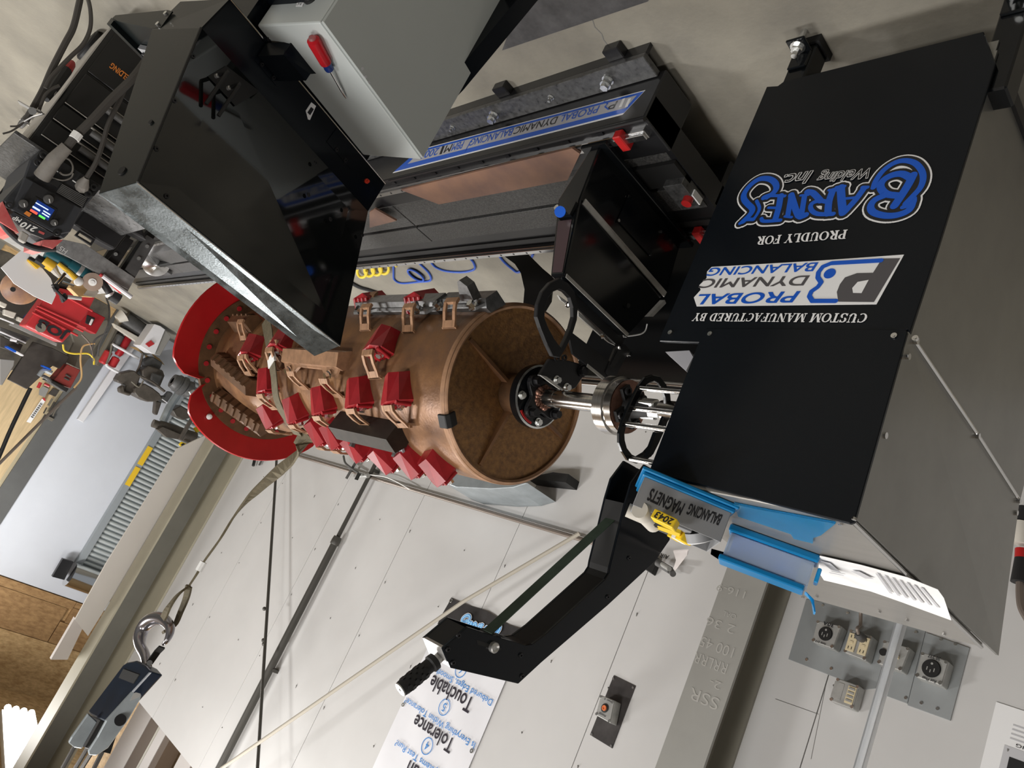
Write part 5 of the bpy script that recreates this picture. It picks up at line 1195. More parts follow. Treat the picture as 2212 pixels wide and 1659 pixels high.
# torch, clamp and cables in front of the cart
ca = thing('torch_holder', 'black welding torch with a red tip leaning along the cart side', 'torch', PX(130, 170, 3.6))
a = PX(152, 140, 3.62); b_ = PX(143, 152, 3.60); c = PX(118, 188, 3.55); d = PX(100, 215, 3.5)
M().tube([a + (a - b_) * .4, a, b_], 0.018, 10, rs=[.013, .019, .022]).build('red_cap', 'red_plastic', ca)
M().tube([b_, c, d], 0.02, 10, rs=[.022, .019, .011]).build('torch_body', 'rubber', ca)
M().tube([PX(140, 160, 3.58), PX(115, 205, 3.52)], 0.006, 6).build('torch_lever', 'aluminium', ca)
gc = thing('ground_clamp', 'steel welding ground clamp with open jaws hanging beside the cart', 'clamp', PX(70, 235, 3.5))
M().tube([PX(41, 221, 3.5), PX(66, 235, 3.48), PX(90, 242, 3.46)], 1, flat=(0.014, 0.002, (1, 0, 0))).build('jaw', 'aluminium', gc)
M().tube([PX(50, 264, 3.5), PX(72, 252, 3.48), PX(94, 246, 3.46)], 1, flat=(0.012, 0.002, (1, 0, 0))).build('jaw', 'aluminium', gc)
M().cyl(PX(70, 240, 3.5), PX(70, 240, 3.44), 0.014, 12).build('clamp_spring', 'zinc', gc)
for q in ([(52, 264), (38, 272), (22, 273)], [(48, 268), (25, 283), (6, 289)]):
    M().tube(smooth_path([PX(*p, 3.45) for p in q], 4), 0.0035, 6).build('clamp_wire', 'cable_grey', gc)
def cable(name, lab, pts, r, m_='cable_grey', n_=6):
    o = M().tube(smooth_path(pts, n_), r, 8).build(name, m_); tag(o, lab, 'cable'); return o
cable('power_cable', 'thick black cable crossing the floor at the far side of the cart', [PX(*p, 3.5) for p in ((176, -20), (170, 12), (158, 60), (140, 95), (112, 150), (90, 200), (55, 262))], 0.012)
cable('power_cable', 'thinner black cable looping beside the caster wheel', [PX(*p, 3.47) for p in ((185, -20), (195, 20), (195, 60), (180, 95), (150, 125), (112, 165), (98, 190))], 0.008)
cable('clamp_cable', 'short black cable curling between torch and clamp', [PX(*p, 3.47) for p in ((128, 185), (112, 192), (98, 205), (88, 228), (84, 240))], 0.006)
# the welder itself
WU = 3.47
we_ = thing('welder', 'black and red welder with a lit colour screen on top of the cart', 'welder', (3.75, 0.32, 0.716))
def WQ(x, y, u=WU): return PX(x * 0.27311, 290 + y * 0.27311, u)
def WP(pts, ext, name, m_, par=we_, u=WU, bev=0.0): return M().prism([WQ(*p, u) for p in pts], ext).build(name, m_, par, bevel=bev)
WP([(235, 200), (330, 110), (810, 410), (650, 600), (540, 790), (500, 830), (75, 590), (20, 525), (190, 335)], (0.5, 0, 0), 'welder_body', 'welder_grey', bev=0.006)
WP([(290, 175), (320, 120), (800, 415), (740, 490), (690, 500), (655, 590), (235, 400), (300, 310)], (-0.012, 0, 0), 'socket_panel', 'rubber')
WP([(190, 340), (640, 590), (545, 780), (440, 800), (75, 600)], (-0.02, 0, 0), 'control_panel', 'welder_grey', bev=0.004)
WP([(255, 385), (570, 570), (480, 720), (395, 745), (130, 590)], (-0.024, 0, 0), 'panel_face', 'rubber')
WP([(270, 500), (440, 600), (375, 710), (215, 610)], (-0.027, 0, 0), 'screen_frame', 'matte_black')
WP([(285, 525), (420, 605), (368, 688), (232, 608)], (-0.0285, 0, 0), 'screen', 'screen')
UQ = WU - 0.0292
for (pts, m_) in (([(285, 537), (385, 596), (380, 603), (280, 544)], 'screen_white'), ([(262, 565), (320, 600), (313, 612), (255, 577)], 'screen_white'), ([(345, 600), (400, 634), (395, 642), (340, 608)], 'screen_white'), ([(335, 618), (390, 652), (385, 660), (330, 626)], 'screen_white'), ([(245, 590), (300, 622), (290, 638), (235, 606)], 'screen_red'), ([(312, 634), (360, 662), (352, 676), (304, 648)], 'screen_green')):
    mm = M(); mm.add([WQ(*p, UQ) for p in pts], [(0, 1, 2, 3)]); mm.build('screen_line', m_, we_)
for (x, y, r) in ((383, 515, 0.018), (185, 550, 0.016), (428, 700, 0.013)):
    p = WQ(x, y, WU - 0.026); kn = M().lathe(p, (-1, 0, 0), [(0, r), (0.012, r * .85), (0.014, 0)], 18).build('dial', 'grip_grey', we_)
    M().tube([p + Vector((-0.0145, 0, 0)), p + Vector((-0.0145, r * .5, r * .6))], 1, flat=(0.0016, 0.0004, (0, 1, 0))).build('dial_mark', 'print_white', kn)
WP([(180, 630), (200, 612), (240, 634), (222, 658)], (-0.0275, 0, 0), 'orange_badge', 'orange')
WP([(100, 620), (75, 640), (140, 720), (245, 790), (340, 830), (420, 800)], (-0.022, 0, 0), 'name_band', 'welder_grey')
mm = M(); lettering(mm, '210', WQ(298, 740, WU - 0.024), WQ(180, 690, WU - 0.024) - WQ(298, 740, WU - 0.024), WQ(272, 776, WU - 0.024) - WQ(298, 740, WU - 0.024), (-1, 0, 0), 0.03, 0.2); lettering(mm, 'MP', WQ(175, 672, WU - 0.024), WQ(112, 640, WU - 0.024) - WQ(175, 672, WU - 0.024), WQ(158, 702, WU - 0.024) - WQ(175, 672, WU - 0.024), (-1, 0, 0), 0.02, 0.2)
stuff(mm.build('name_lettering', 'print_white', we_))
WP([(300, 765), (345, 785), (335, 800), (292, 780)], (-0.024, 0, 0), 'red_badge', 'welder_red')
WP([(20, 530), (75, 640), (150, 780), (110, 760), (0, 690), (-10, 600)], (0.35, 0, 0), 'red_side', 'welder_red')
WP([(345, 835), (500, 835), (420, 905), (340, 880)], (0.4, 0, 0), 'red_side', 'welder_red')
hb = M().tube(smooth_path([WQ(*p, WU + 0.03) for p in ((10, 690), (80, 780), (180, 860), (300, 905), (440, 905))], 4), 0.012, 10).build('carry_handle', 'rubber', we_)
WP([(160, 765), (220, 800), (190, 870), (135, 840)], (-0.03, 0, 0), 'handle_bracket', 'cart_edge', bev=0.004)
for (x, y) in ((345, 165), (300, 225), (740, 418), (697, 472), (75, 562), (450, 783)):
    p = WQ(x, y, WU - 0.02); M().lathe(p, (-1, 0, 0), [(0, 0.014), (0.006, 0.013), (0.006, 0.007), (0, 0.007)], 14).build('corner_bumper', 'matte_black', we_)
WP([(490, 390), (690, 500), (650, 580), (445, 460)], (-0.014, 0, 0), 'vent_panel', 'matte_black')
for i in range(7):
    t = (i + .5) / 7; a = WQ(490 + (445 - 490) * t, 390 + (460 - 390) * t, WU - 0.016); b_ = WQ(690 + (650 - 690) * t, 500 + (580 - 500) * t, WU - 0.016)
    M().tube([a, b_], 1, flat=(0.0018, 0.002, (0, 0, 1))).build('vent_slat', 'grip_grey', we_)
mm = M()
for (x, y, w2, h2) in ((440, 285, 0.010, 0.002), (440, 285, 0.002, 0.010), (593, 378, 0.010, 0.002)):
    p = WQ(x, y, WU - 0.0125); mm.box(p.x - 0.0005, p.x, p.y - w2, p.y + w2, p.z - h2, p.z + h2)
stuff(mm.build('polarity_marks', 'print_white', we_))
p = WQ(435, 385, WU - 0.014); M().box(p.x - 0.008, p.x, p.y - 0.016, p.y + 0.016, p.z - 0.012, p.z + 0.012).build('rocker_switch', 'matte_black', we_)
# leads plugged into the welder
a = WQ(330, 340, WU - 0.015); b_ = WQ(430, 200, WU - 0.06); c = WQ(530, 100, WU - 0.08)
ld = thing('torch_lead', 'thick grey sleeved torch lead plugged into the left socket of the welder', 'cable', a)
M().tube([a, b_, c], 0.03, 12, rs=[.030, .027, .022]).build('lead_sleeve', 'sleeve', ld)
M().tube(smooth_path([c, WQ(605, 10, WU - .09), PX(200, 258, WU - .1), PX(240, 215, WU - .1), PX(290, 165, WU - .1), PX(330, 110, WU - .06)], 5), 0.016, 10).build('lead_cable', 'cable_grey', ld)
M().tube([PX(160, 300, WU - .092), PX(169, 288, WU - .094)], 0.0195, 10).build('lead_band', 'print_white', ld)
a = WQ(650, 415, WU - 0.015); g = thing('ground_lead', 'thin dark ground lead plugged into the right socket of the welder', 'cable', a)
M().tube([a, WQ(655, 395, WU - .05), WQ(685, 345, WU - .07)], 0.02, 10, rs=[.026, .022, .010]).build('lead_plug', 'sleeve', g)
M().tube(smooth_path([WQ(685, 345, WU - .07), WQ(760, 220, WU - .08), PX(222, 310, WU - .08), PX(235, 265, WU - .08), PX(262, 210, WU - .08), PX(275, 180, WU - .08), PX(300, 150, WU - .07)], 5), 0.009, 8).build('lead_cable', 'cable_grey', g)
M().tube(smooth_path([WQ(*p, WU - .02) for p in ((490, 185), (545, 200), (575, 250), (570, 300), (540, 320), (500, 320), (470, 300))], 4), 0.0035, 6).build('wire_loop', 'sleeve', we_)
M().tube(smooth_path([WQ(*p, WU - .02) for p in ((385, 330), (430, 350), (500, 365), (560, 345), (580, 310))], 4), 0.003, 6).build('wire_loop', 'sleeve', we_)
# ------------------------------------------------------------------ things fixed to the panelled wall
mat('cast_box', (0.47, 0.47, 0.45), 0.4, metal=0.35, var=0.2, scale=30)
mat('plate_grey', (0.36, 0.38, 0.385), 0.45, metal=0.2, var=0.1, scale=6)
mat('plate_dark', (0.085, 0.078, 0.076), 0.4, metal=0.3, var=0.4, scale=10)
mat('outlet_ivory', (0.68, 0.58, 0.38), 0.45)
mat('outlet_black', (0.02, 0.02, 0.02), 0.4)
mat('banner_white', (0.80, 0.80, 0.83), 0.4, var=0.04, scale=6)
mat('banner_black', (0.045, 0.042, 0.042), 0.4, var=0.5, scale=5)
mat('banner_blue', (0.025, 0.22, 0.60), 0.5)
mat('banner_ink', (0.02, 0.015, 0.025), 0.5)
mat('pale_blue', (0.30, 0.60, 0.90), 0.5)
mat('push_orange', (0.75, 0.20, 0.07), 0.4)
mat('acrylic', (0.86, 0.88, 0.90), 0.15, trans=0.7, ior=1.3)
NW = Vector((0, -1, 0))
def W(x, y, d=0.0): return PY(x, y, WV - d)
def wplate(name, lab, pts, m_, th=0.003, cat='plate', screws=()):
    t = thing(name, lab, cat, W(*pts[0]))
    M().prism([W(*p) for p in pts], NW * th).build('plate', m_, t, bevel=0.001)
    for p in screws:
        q = W(*p, th); M().cyl(q, q + NW * 0.003, 0.0055, 10).build('plate_screw', 'zinc', t)
    return t
Z5 = lambda x, y: (1640 + x * 0.25859, 1160 + y * 0.25862)
wplate('mounting_plate', 'large flat grey mounting plate behind the leftmost three outlet boxes', [Z5(*p) for p in ((395, 520), (245, 1022), (600, 1160), (900, 1275), (975, 1268), (1080, 900), (1180, 660))], 'plate_grey', 0.003, 'plate', [Z5(*p) for p in ((397, 1025), (602, 1100), (532, 572), (740, 635))])
wplate('mounting_plate', 'narrow grey mounting plate behind the toggle switch box', [Z5(*p) for p in ((1180, 650), (1010, 1310), (1240, 1395), (1400, 760))], 'plate_grey', 0.0045, 'plate', [Z5(*p) for p in ((1225, 1345), (1310, 795))])
wplate('mounting_plate', 'stained grey mounting plate behind the big round outlet', [Z5(*p) for p in ((1395, 800), (1242, 1408), (1600, 1538), (1762, 930))], 'plate_grey', 0.006, 'plate', [Z5(*p) for p in ((1355, 1387), (1490, 1435), (1640, 895), (1520, 855))])
def ebox(name, lab, pts, depth=0.055):
    t = thing(name, lab, 'outlet box', W(*pts[0]))
    f = [PY(*p, WV - 0.006 - depth) for p in pts]
    M().prism(f, (0, depth, 0)).build('box_body', 'cast_box', t, bevel=0.004, seg=2)
    fi = inset(f, 0.96)
    M().prism(offs(fi, NW * 0.003), (0, 0.003, 0)).build('cover', 'cast_box', t, bevel=0.002)
    c = sum(f, Vector()) / 4
    for k in range(4):
        p = f[k] + (c - f[k]) * 0.14 + NW * 0.003; M().cyl(p, p + NW * 0.003, 0.006, 8).build('corner_screw', 'zinc', t)
    return t, c + NW * 0.0035, (f[1] - f[0]), (f[2] - f[1])
def knock(t, f, depth, n_=3):
    """dark knock-out rings on the side that faces the camera"""
    x = min(v.x for v in f)
def slots(t, c, lst, m_='outlet_black'):
    for (dx, dz, w_, h_) in lst:
        p = c + Vector((dx, 0, dz)); M().box(p.x - w_ / 2, p.x + w_ / 2, p.y - 0.0006, p.y, p.z - h_ / 2, p.z + h_ / 2).build('slot', m_, t)
def roundout(t, c, r, four=True):
    M().lathe(c, NW, [(0, r * 1.08), (0.002, r * 1.08), (0.002, r), (0.006, r), (0.006, 0)], 28).build('receptacle', 'outlet_black', t)
    for (dx, dz, w_, h_) in ((-0.011, 0.004, 0.003, 0.012), (0.011, 0.004, 0.003, 0.012), (0, 0.010, 0.003, 0.010)):
        p = c + Vector((dx * r / .027, -0.0062, dz)); M().box(p.x - w_ / 2, p.x + w_ / 2, p.y - 0.0006, p.y, p.z - h_ / 2, p.z + h_ / 2).build('slot', 'cast_box' if four else 'bolt_black', t)
    p = c + Vector((0, -0.0062, -r * .55)); M().cyl(p, p + NW * 0.0006, 0.004, 10).build('ground_hole', 'cast_box', t)
def scrawl(t, s, c, dx, dz, w_, h_):
    mm = M(); lettering(mm, s, c + Vector((dx, -0.001, dz)), (w_, 0, 0), (0, 0, h_), NW, 0.01, 0.1); stuff(mm.build('marker_writing', 'ink', t))
t, c, a, b = ebox('outlet_box', 'grey metal box with a round black outlet marked 30A', [Z5(*p) for p in ((485, 695), (690, 745), (620, 935), (440, 872))])
roundout(t, c + Vector((0, 0, -0.0)), 0.0245); scrawl(t, '30A', c, -0.022, -0.044, 0.042, 0.014); scrawl(t, 'hots 212', c, -0.012, 0.034, 0.04, 0.008)
t, c, a, b = ebox('outlet_box', 'grey metal box with two ivory duplex outlets and a plug in one', [Z5(*p) for p in ((762, 770), (950, 832), (890, 1035), (706, 962))])
for dx in (-0.022, 0.022):
    p = c + Vector((dx, 0, 0)); d_ = M().box(p.x - 0.016, p.x + 0.016, p.y - 0.004, p.y, p.z - 0.033, p.z + 0.033).build('duplex', 'outlet_ivory', t, bevel=0.001)
    for dz in (-0.021, 0.021):
        for (sx, sw) in ((-0.006, 0.0025), (0.006, 0.0025)):
            q = p + Vector((sx, -0.0042, dz)); M().box(q.x - sw / 2, q.x + sw / 2, q.y - 0.0006, q.y, q.z - 0.005, q.z + 0.005).build('slot', 'outlet_black', d_)
    q = p + Vector((0, -0.0042, 0)); M().box(q.x - 0.006, q.x + 0.006, q.y - 0.002, q.y, q.z - 0.004, q.z + 0.004).build('test_button', 'outlet_ivory', d_)
pl = thing('power_plug', 'grey plug with a bent cord in the ivory outlet', 'plug', c)
a = PY(*Z5(860, 845), WV - 0.068); M().tube([a + Vector((0, 0.004, 0)), a + Vector((0, -0.03, 0.0)), a + Vector((0, -0.04, -0.004))], 0.014, 14, rs=[.0165, .017, .010]).build('plug_body', 'grip_grey', pl)
M().tube(smooth_path([a + Vector((0, -0.038, -0.004)), a + Vector((0.004, -0.05, -0.02)), PY(*Z5(845, 740), WV - 0.10), PY(*Z5(848, 650), WV - 0.10), PY(*Z5(850, 560), WV - 0.12)], 5), 0.0065, 10).build('cord', 'conduit', pl)
t, c, a, b = ebox('switch_box', 'grey metal box with a brass toggle switch', [Z5(*p) for p in ((1042, 862), (1265, 928), (1190, 1122), (985, 1055))])
t['category'] = 'switch box'
p = c + Vector((-0.018, 0, 0)); M().obox(p + Vector((-0.005, -0.016, -0.006)), (0.010, 0, 0), (0, 0.016, 0.004), (0, 0, 0.010)).build('toggle', 'outlet_ivory', t, bevel=0.001)
p = c + Vector((0.034, 0, 0.0)); M().cyl(p, p + NW * 0.004, 0.013, 16).build('round_switch', 'outlet_black', t)
t, c, a, b = ebox('outlet_box', 'grey metal box with the biggest round black outlet nearest the cabinet corner', [Z5(*p) for p in ((1357, 958), (1585, 1040), (1525, 1242), (1303, 1166))], 0.06)
roundout(t, c, 0.028); scrawl(t, '20 237', c, -0.02, -0.045, 0.04, 0.012); scrawl(t, 'Rot Phas', c, -0.025, 0.034, 0.045, 0.01)
t, c, a, b = ebox('outlet_box', 'grey metal box with a pale louvred strip, lower than the other boxes', [Z5(*p) for p in ((652, 1175), (842, 1245), (787, 1440), (588, 1366))], 0.05)
p = c + Vector((-0.022, 0, 0.0)); g = M().box(p.x - 0.015, p.x + 0.015, p.y - 0.003, p.y, p.z - 0.031, p.z + 0.031).build('louvre_strip', 'outlet_ivory', t, bevel=0.001)
for k in range(4): M().box(p.x - 0.011, p.x + 0.011, p.y - 0.006, p.y - 0.003, p.z - 0.025 + k * 0.014, p.z - 0.018 + k * 0.014).build('louvre', 'cast_box', g)
p = c + Vector((0.026, 0, 0)); M().box(p.x - 0.018, p.x + 0.018, p.y - 0.001, p.y, p.z - 0.03, p.z + 0.03).build('blank_cover', 'cast_box', t, bevel=0.001)
# stop button on its dark plate
Z6 = lambda x, y: (780 + x * 0.27125, 1280 + y * 0.27125)
wplate('button_plate', 'tall dark steel plate carrying the box with the orange push button', [Z6(*p) for p in ((2015, 660), (2190, 745), (2003, 1243), (1825, 1135))], 'plate_dark', 0.004, 'plate', [Z6(*p) for p in ((2010, 685), (2166, 757), (1838, 1130), (1992, 1222))])
t, c, a, b = ebox('button_box', 'grey metal box with a round orange push button', [Z6(*p) for p in ((1910, 815), (2022, 862), (1985, 1042), (1868, 975))], 0.05)
t['category'] = 'switch box'
M().lathe(c, NW, [(0, 0.019), (0.003, 0.019), (0.004, 0.014), (0.004, 0.0)], 20).build('button_ring', 'outlet_black', t)
M().lathe(c + NW * 0.004, NW, [(0, 0.012), (0.005, 0.011), (0.005, 0.006), (0.002, 0.005), (0.002, 0)], 18).build('push_button', 'push_orange', t)
scrawl(t, 'Dryer 5', c, -0.03, -0.04, 0.05, 0.009); scrawl(t, 'PHASE', c, -0.02, 0.024, 0.04, 0.008)
# ---------------- hanging banner
bn = thing('wall_banner', 'white vinyl wall banner with blue numbered circles and a black foot', 'banner', W(1050, 1360))
BL, BR = W(974, 1291, 0.004), W(1137, 1367, 0.004)
ub = Vector((1, 0, 0)); wb_ = BL.x - BR.x; zb = min(BL.z, BR.z) - 0.005
x0b = BR.x; top_b = 2.62
cols = 10; rows = 16; vs = []
for j in range(rows + 1):
    for i in range(cols + 1):
        z = zb + 0.16 + (top_b - zb - 0.16) * j / rows; vs.append((x0b + wb_ * i / cols, WV - 0.006 - 0.003 * math.sin(i * 1.3 + j * .7) * (1 if 0 < i < cols else .3), z))
fs = [(j * (cols + 1) + i, j * (cols + 1) + i + 1, (j + 1) * (cols + 1) + i + 1, (j + 1) * (cols + 1) + i) for j in range(rows) for i in range(cols)]
M().add(vs, fs, True).build('banner_sheet', 'banner_white', bn)
vs = [(x0b + wb_ * i / cols, WV - 0.008 - 0.006 * math.sin(i * 1.7 + j), zb + 0.165 * j / 4 + (0.008 * math.sin(i * .9) if j == 0 else 0)) for j in range(5) for i in range(cols + 1)]
fs = [(j * (cols + 1) + i, j * (cols + 1) + i + 1, (j + 1) * (cols + 1) + i + 1, (j + 1) * (cols + 1) + i) for j in range(4) for i in range(cols)]
M().add(vs, fs, True).build('black_foot', 'banner_black', bn)
xc = x0b + wb_ / 2
for (x, z) in ((x0b + 0.02, zb + 0.02), (x0b + wb_ - 0.02, zb + 0.02), (x0b + wb_ - 0.02, zb + 0.62), (x0b + 0.02, zb + 0.62)):
    M().lathe((x, WV - 0.012, z), NW, [(0, 0.012), (0.002, 0.011), (0.002, 0.005), (0, 0.005)], 14).build('grommet', 'zinc', bn)
def bline(s, px, py, hgt, m_, wd):
    """line of banner text centred where photo pixel px, py falls"""
    p = W(px, py, 0.0105); mm = M(); lettering(mm, s, (xc - wd / 2, WV - 0.0105, p.z - hgt / 2), (wd, 0, 0), (0, 0, hgt), NW, 0.0 if hgt < .05 else 0.01); return stuff(mm.build('banner_text', m_, bn))
W1 = wb_
bline('Debured Edges, Smooth Finish', 1026, 1495, 0.042, 'banner_blue', W1 * 0.93)
bline('Touchable', 995, 1511, 0.075, 'banner_ink', W1 * 0.55)
bline('Is Everything Within Tolerance?', 975, 1576, 0.042, 'banner_blue', W1 * 0.95)
bline('Tolerance', 958, 1600, 0.070, 'banner_ink', W1 * 0.52)
bline('All Systems Test Run?', 920, 1650, 0.042, 'banner_blue', W1 * 0.72)
bline('Run', 900, 1672, 0.070, 'banner_ink', W1 * 0.22)
bline('In Cleaning?', 1062, 1430, 0.042, 'banner_blue', W1 * 0.93)
for (s, px, py) in (('6', 1020, 1460), ('5', 985, 1543), ('4', 944, 1626)):
    z = W(px, py).z; c = Vector((xc, WV - 0.0105, z)); r = 0.042
    M().ring([c + Vector((math.cos(t), 0, math.sin(t))) * r for t in [2 * math.pi * k / 28 for k in range(28)]], [c + Vector((math.cos(t), 0, math.sin(t))) * (r - .004) for t in [2 * math.pi * k / 28 for k in range(28)]], NW * 0.0006).build('number_circle', 'banner_blue', bn)
    mm = M(); lettering(mm, s, c + Vector((-0.012, 0, -0.021)), (0.024, 0, 0), (0, 0, 0.042), NW); mm.build('number', 'banner_blue', bn)
lz = zb + 0.075
for mt, g, d in (('print_white', 0.012, 0.0148), ('banner_blue', 0.006, 0.0154), ('pale_blue', 0.0, 0.0160)):
    mm = M()
    for pts, wd in NAME:
        q = [Vector((xc + 0.16 - (x - 285) / 1290 * 0.32 * -1 - 0.32, WV - d, lz + (y - 1290) / 430 * 0.11)) for x, y in pts]
        q = [Vector((2 * xc - v.x, v.y, v.z)) for v in q]
        ribbon(mm, q, wd / 1290 * 0.32, NW, 0.0, g * 0.6)
    mm.build('foot_emblem', mt, bn)
# ---------------- pipes, rods and fittings
M_ = M(); o = M().tube([(2.5, WV - 0.026, 1.0), (5.3, WV - 0.026, 1.0), (7.0, WV - 0.026, 1.0)], 0.0125, 10).build('wall_conduit', 'conduit'); tag(o, 'thin brown conduit running level along the panelled wall behind the drum', 'conduit')
vp = thing('vertical_pipe', 'dark stepped vertical pipe with a reducer on the panelled wall', 'pipe', W(700, 1200))
p0 = W(798, 1040, 0.05); p1 = W(722, 1163, 0.05); xx = (p0.x + p1.x) / 2
M().cyl((xx, WV - 0.05, p0.z - 0.25), (xx, WV - 0.05, p1.z), 0.0145, 14).build('thin_pipe', 'pipe_dark', vp)
M().lathe((xx, WV - 0.05, p1.z - 0.02), (0, 0, 1), [(0, 0.02), (0.0, 0.028), (0.03, 0.032), (0.055, 0.032), (0.06, 0.029)], 18).build('reducer', 'pipe_dark', vp)
M().cyl((xx, WV - 0.05, p1.z + 0.03), (xx, WV - 0.05, 4.5), 0.025, 16).build('thick_pipe', 'pipe_dark', vp)
for z in (2.4, 3.1): M().box(xx - 0.03, xx + 0.03, WV - 0.05, WV, z, z + 0.02).build('pipe_clip', 'pipe_dark', vp)
M().box(xx - 0.02, xx + 0.02, WV - 0.045, WV, p0.z - 0.1, p0.z - 0.08).build('pipe_clip', 'pipe_dark', vp)
av = thing('air_valve', 'small brass air valve and hose tail on the dark wall pipe', 'valve', W(785, 1025, .08))
c = W(786, 1028, 0.075)
M().cyl(c + Vector((-.05, 0, -.01)), c + Vector((.05, 0, .01)), 0.017, 12).build('valve_body', 'cast_box', av)
M().cyl(c + Vector((0, 0.02, 0)), c + Vector((0, -0.04, 0)), 0.012, 12).build('valve_stem', 'cast_box', av)
M().obox(c + Vector((-.02, -.045, .0)), (0.04, 0, 0), (0, .006, 0), (0, 0, .05)).build('valve_lever', 'matte_black', av)
M().tube(smooth_path([W(*p, 0.06) for p in ((742, 985), (746, 1000), (760, 1012), (775, 1022))], 4), 0.008, 8).build('hose_tail', 'grip_grey', av)
M().tube(smooth_path([W(*p, 0.06) for p in ((795, 1025), (830, 1030), (855, 1040), (885, 1057))], 4), 0.0035, 6).build('wire_tail', 'print_white', av)
M().tube([W(748, 1034, 0.05), W(770, 996, 0.05)], 1, flat=(0.014, 0.003, (1, 0, 0))).build('hanger_strap', 'grip_grey', av)
rd = thing('dark_pole', 'thin dark pole leaning across the wall behind the lifting strap', 'pole', W(600, 950, 0.12))
M().tube([W(601, 920, 0.10), W(595, 1040, 0.11), W(573, 1385, 0.15), W(556, 1659, 0.18), W(548, 1800, 0.20)], 0.0105, 8).build('pole', 'pipe_dark', rd)
for x, y in ((571, 1315), (569, 1383), (570, 1391)):
    M().ball(W(x, y, 0.15), 0.014, 8, 6).build('knot', 'pipe_dark', rd)
o = M().tube([W(1252, 1152, 0.10), W(1000, 1300, 0.16), W(780, 1452, 0.22), W(480, 1659, 0.30), W(330, 1765, 0.34)], 0.0105, 10).build('tan_pole', 'pipe_tan'); tag(o, 'long pale tan pole leaning diagonally across the panelled wall', 'pole')
rt = thing('wall_tools', 'red and black handled probe hung on the wall by the corner column', 'tool', W(548, 990, .03))
M().tube([W(556, 962, .03), W(552, 985, .03)], 0.016, 10).build('red_handle', 'red_plastic', rt); M().tube([W(552, 985, .03), W(547, 1006, .03)], 0.013, 10).build('black_shaft', 'rubber', rt)
o = M().tube([W(582, 960, .02), W(560, 1005, .02)], 1, flat=(0.012, 0.004, (1, 0, 0))).build('wall_strap', 'grip_grey'); tag(o, 'short dark strap hanging on the wall beside the red handled probe', 'strap')
o = M().prism([W(*p) for p in ((592, 1010), (618, 996), (610, 1018), (600, 1024))], NW * 0.002).build('clear_note', 'print_grey'); tag(o, 'small grey card on the wall below the drum strap', 'card')
# fitting on the panel next to the first column
ft = thing('air_fitting', 'black and grey air fitting screwed to the wall below the yellow blocks', 'fitting', W(1430, 1220, .03))
M().prism([W(*p, 0.0) for p in ((1396, 1232), (1418, 1202), (1430, 1212), (1416, 1245))], NW * 0.03).build('bracket', 'matte_black', ft, bevel=0.003)
a = W(1420, 1215, .05); b_ = W(1448, 1232, .05)
M().cyl(a, b_, 0.017, 14).build('body', 'grip_grey', ft); M().cyl(W(1428, 1218, .05), W(1446, 1229, .10), 0.011, 12).build('nozzle', 'cast_box', ft)
M().cyl(W(1448, 1232, .04), W(1454, 1240, .06), 0.014, 12).build('elbow', 'grip_grey', ft)
mm = M(); lettering(mm, 'AIR', W(1446, 1200, 0.001), (0.05, 0, 0), (0, 0, 0.02), NW); stuff(mm.build('marker_writing', 'ink', ft))
# far metal cover and black angle on the wall behind the drum
mcv = M().prism([PY(*p, WV - 0.25) for p in ((948, 1018), (1085, 1040), (1140, 1043), (1108, 1053), (1060, 1056), (985, 1052), (958, 1042))], (0, 0.25, 0)).build('metal_cover', 'cheek_steel', bevel=0.003); tag(mcv, 'rounded grey sheet metal cover on the wall seen just past the drum', 'cover')
an = M().prism([PY(*p, WV - 0.10) for p in ((1135, 1032), (1195, 1020), (1228, 1024), (1222, 1042), (1160, 1036))], (0, 0.10, 0)).build('black_angle', 'matte_black'); tag(an, 'short black angle bracket on the wall just past the rusty drum end', 'bracket')
# clear vertical channel in front of the outlets
ch = thing('clear_channel', 'clear plastic vertical channel hanging in front of the outlet boxes', 'channel', W(1900, 1480, .35))
a, b_ = PY(1946, 1300, 2.0), PY(1866, 1659, 2.0)
xx = (a.x + b_.x) / 2
M().box(xx - 0.009, xx + 0.009, 1.995, 2.0, a.z - 0.08, 4.5).build('channel_face', 'acrylic', ch)
M().box(xx - 0.009, xx - 0.007, 2.0, 2.02, a.z - 0.08, 4.5).build('channel_side', 'acrylic', ch)
M().box(xx + 0.007, xx + 0.009, 2.0, 2.02, a.z - 0.08, 4.5).build('channel_side', 'acrylic', ch)
# notice and tool lead at the edge of the view
nt_ = thing('wall_notice', 'printed notice sheet with a grey picture on the wall near the frame edge', 'notice', W(2170, 1600, .002))
p = W(2152, 1516, 0.002); L_ = 0.32
M().box(p.x - 0.26, p.x, WV - 0.003, WV - 0.001, p.z, p.z + L_).build('sheet', 'paper', nt_)
M().box(p.x - 0.24, p.x - 0.05, WV - 0.0038, WV - 0.003, p.z + 0.12, p.z + 0.25).build('picture', 'print_grey', nt_)
M().box(p.x - 0.20, p.x - 0.07, WV - 0.0045, WV - 0.0038, p.z + 0.15, p.z + 0.21).build('picture', 'rubber', nt_)
for k in range(4): M().box(p.x - 0.22, p.x - 0.06, WV - 0.0038, WV - 0.003, p.z + 0.05 + k * 0.014, p.z + 0.055 + k * 0.014).build('print_line', 'print_grey', nt_)
mm = M(); lettering(mm, 'WARNING', (p.x - 0.2, WV - 0.004, p.z + 0.105), (0.12, 0, 0), (0, 0, 0.01), NW); stuff(mm.build('print_text', 'ink', nt_))
tl = thing('tool_connector', 'black cable connector with a red ring hanging by the right wall edge', 'connector', W(2200, 1180, .06))
def C5(x, y): return W(2000 + x * 0.39726, 1000 + y * 0.39723, 0.06)
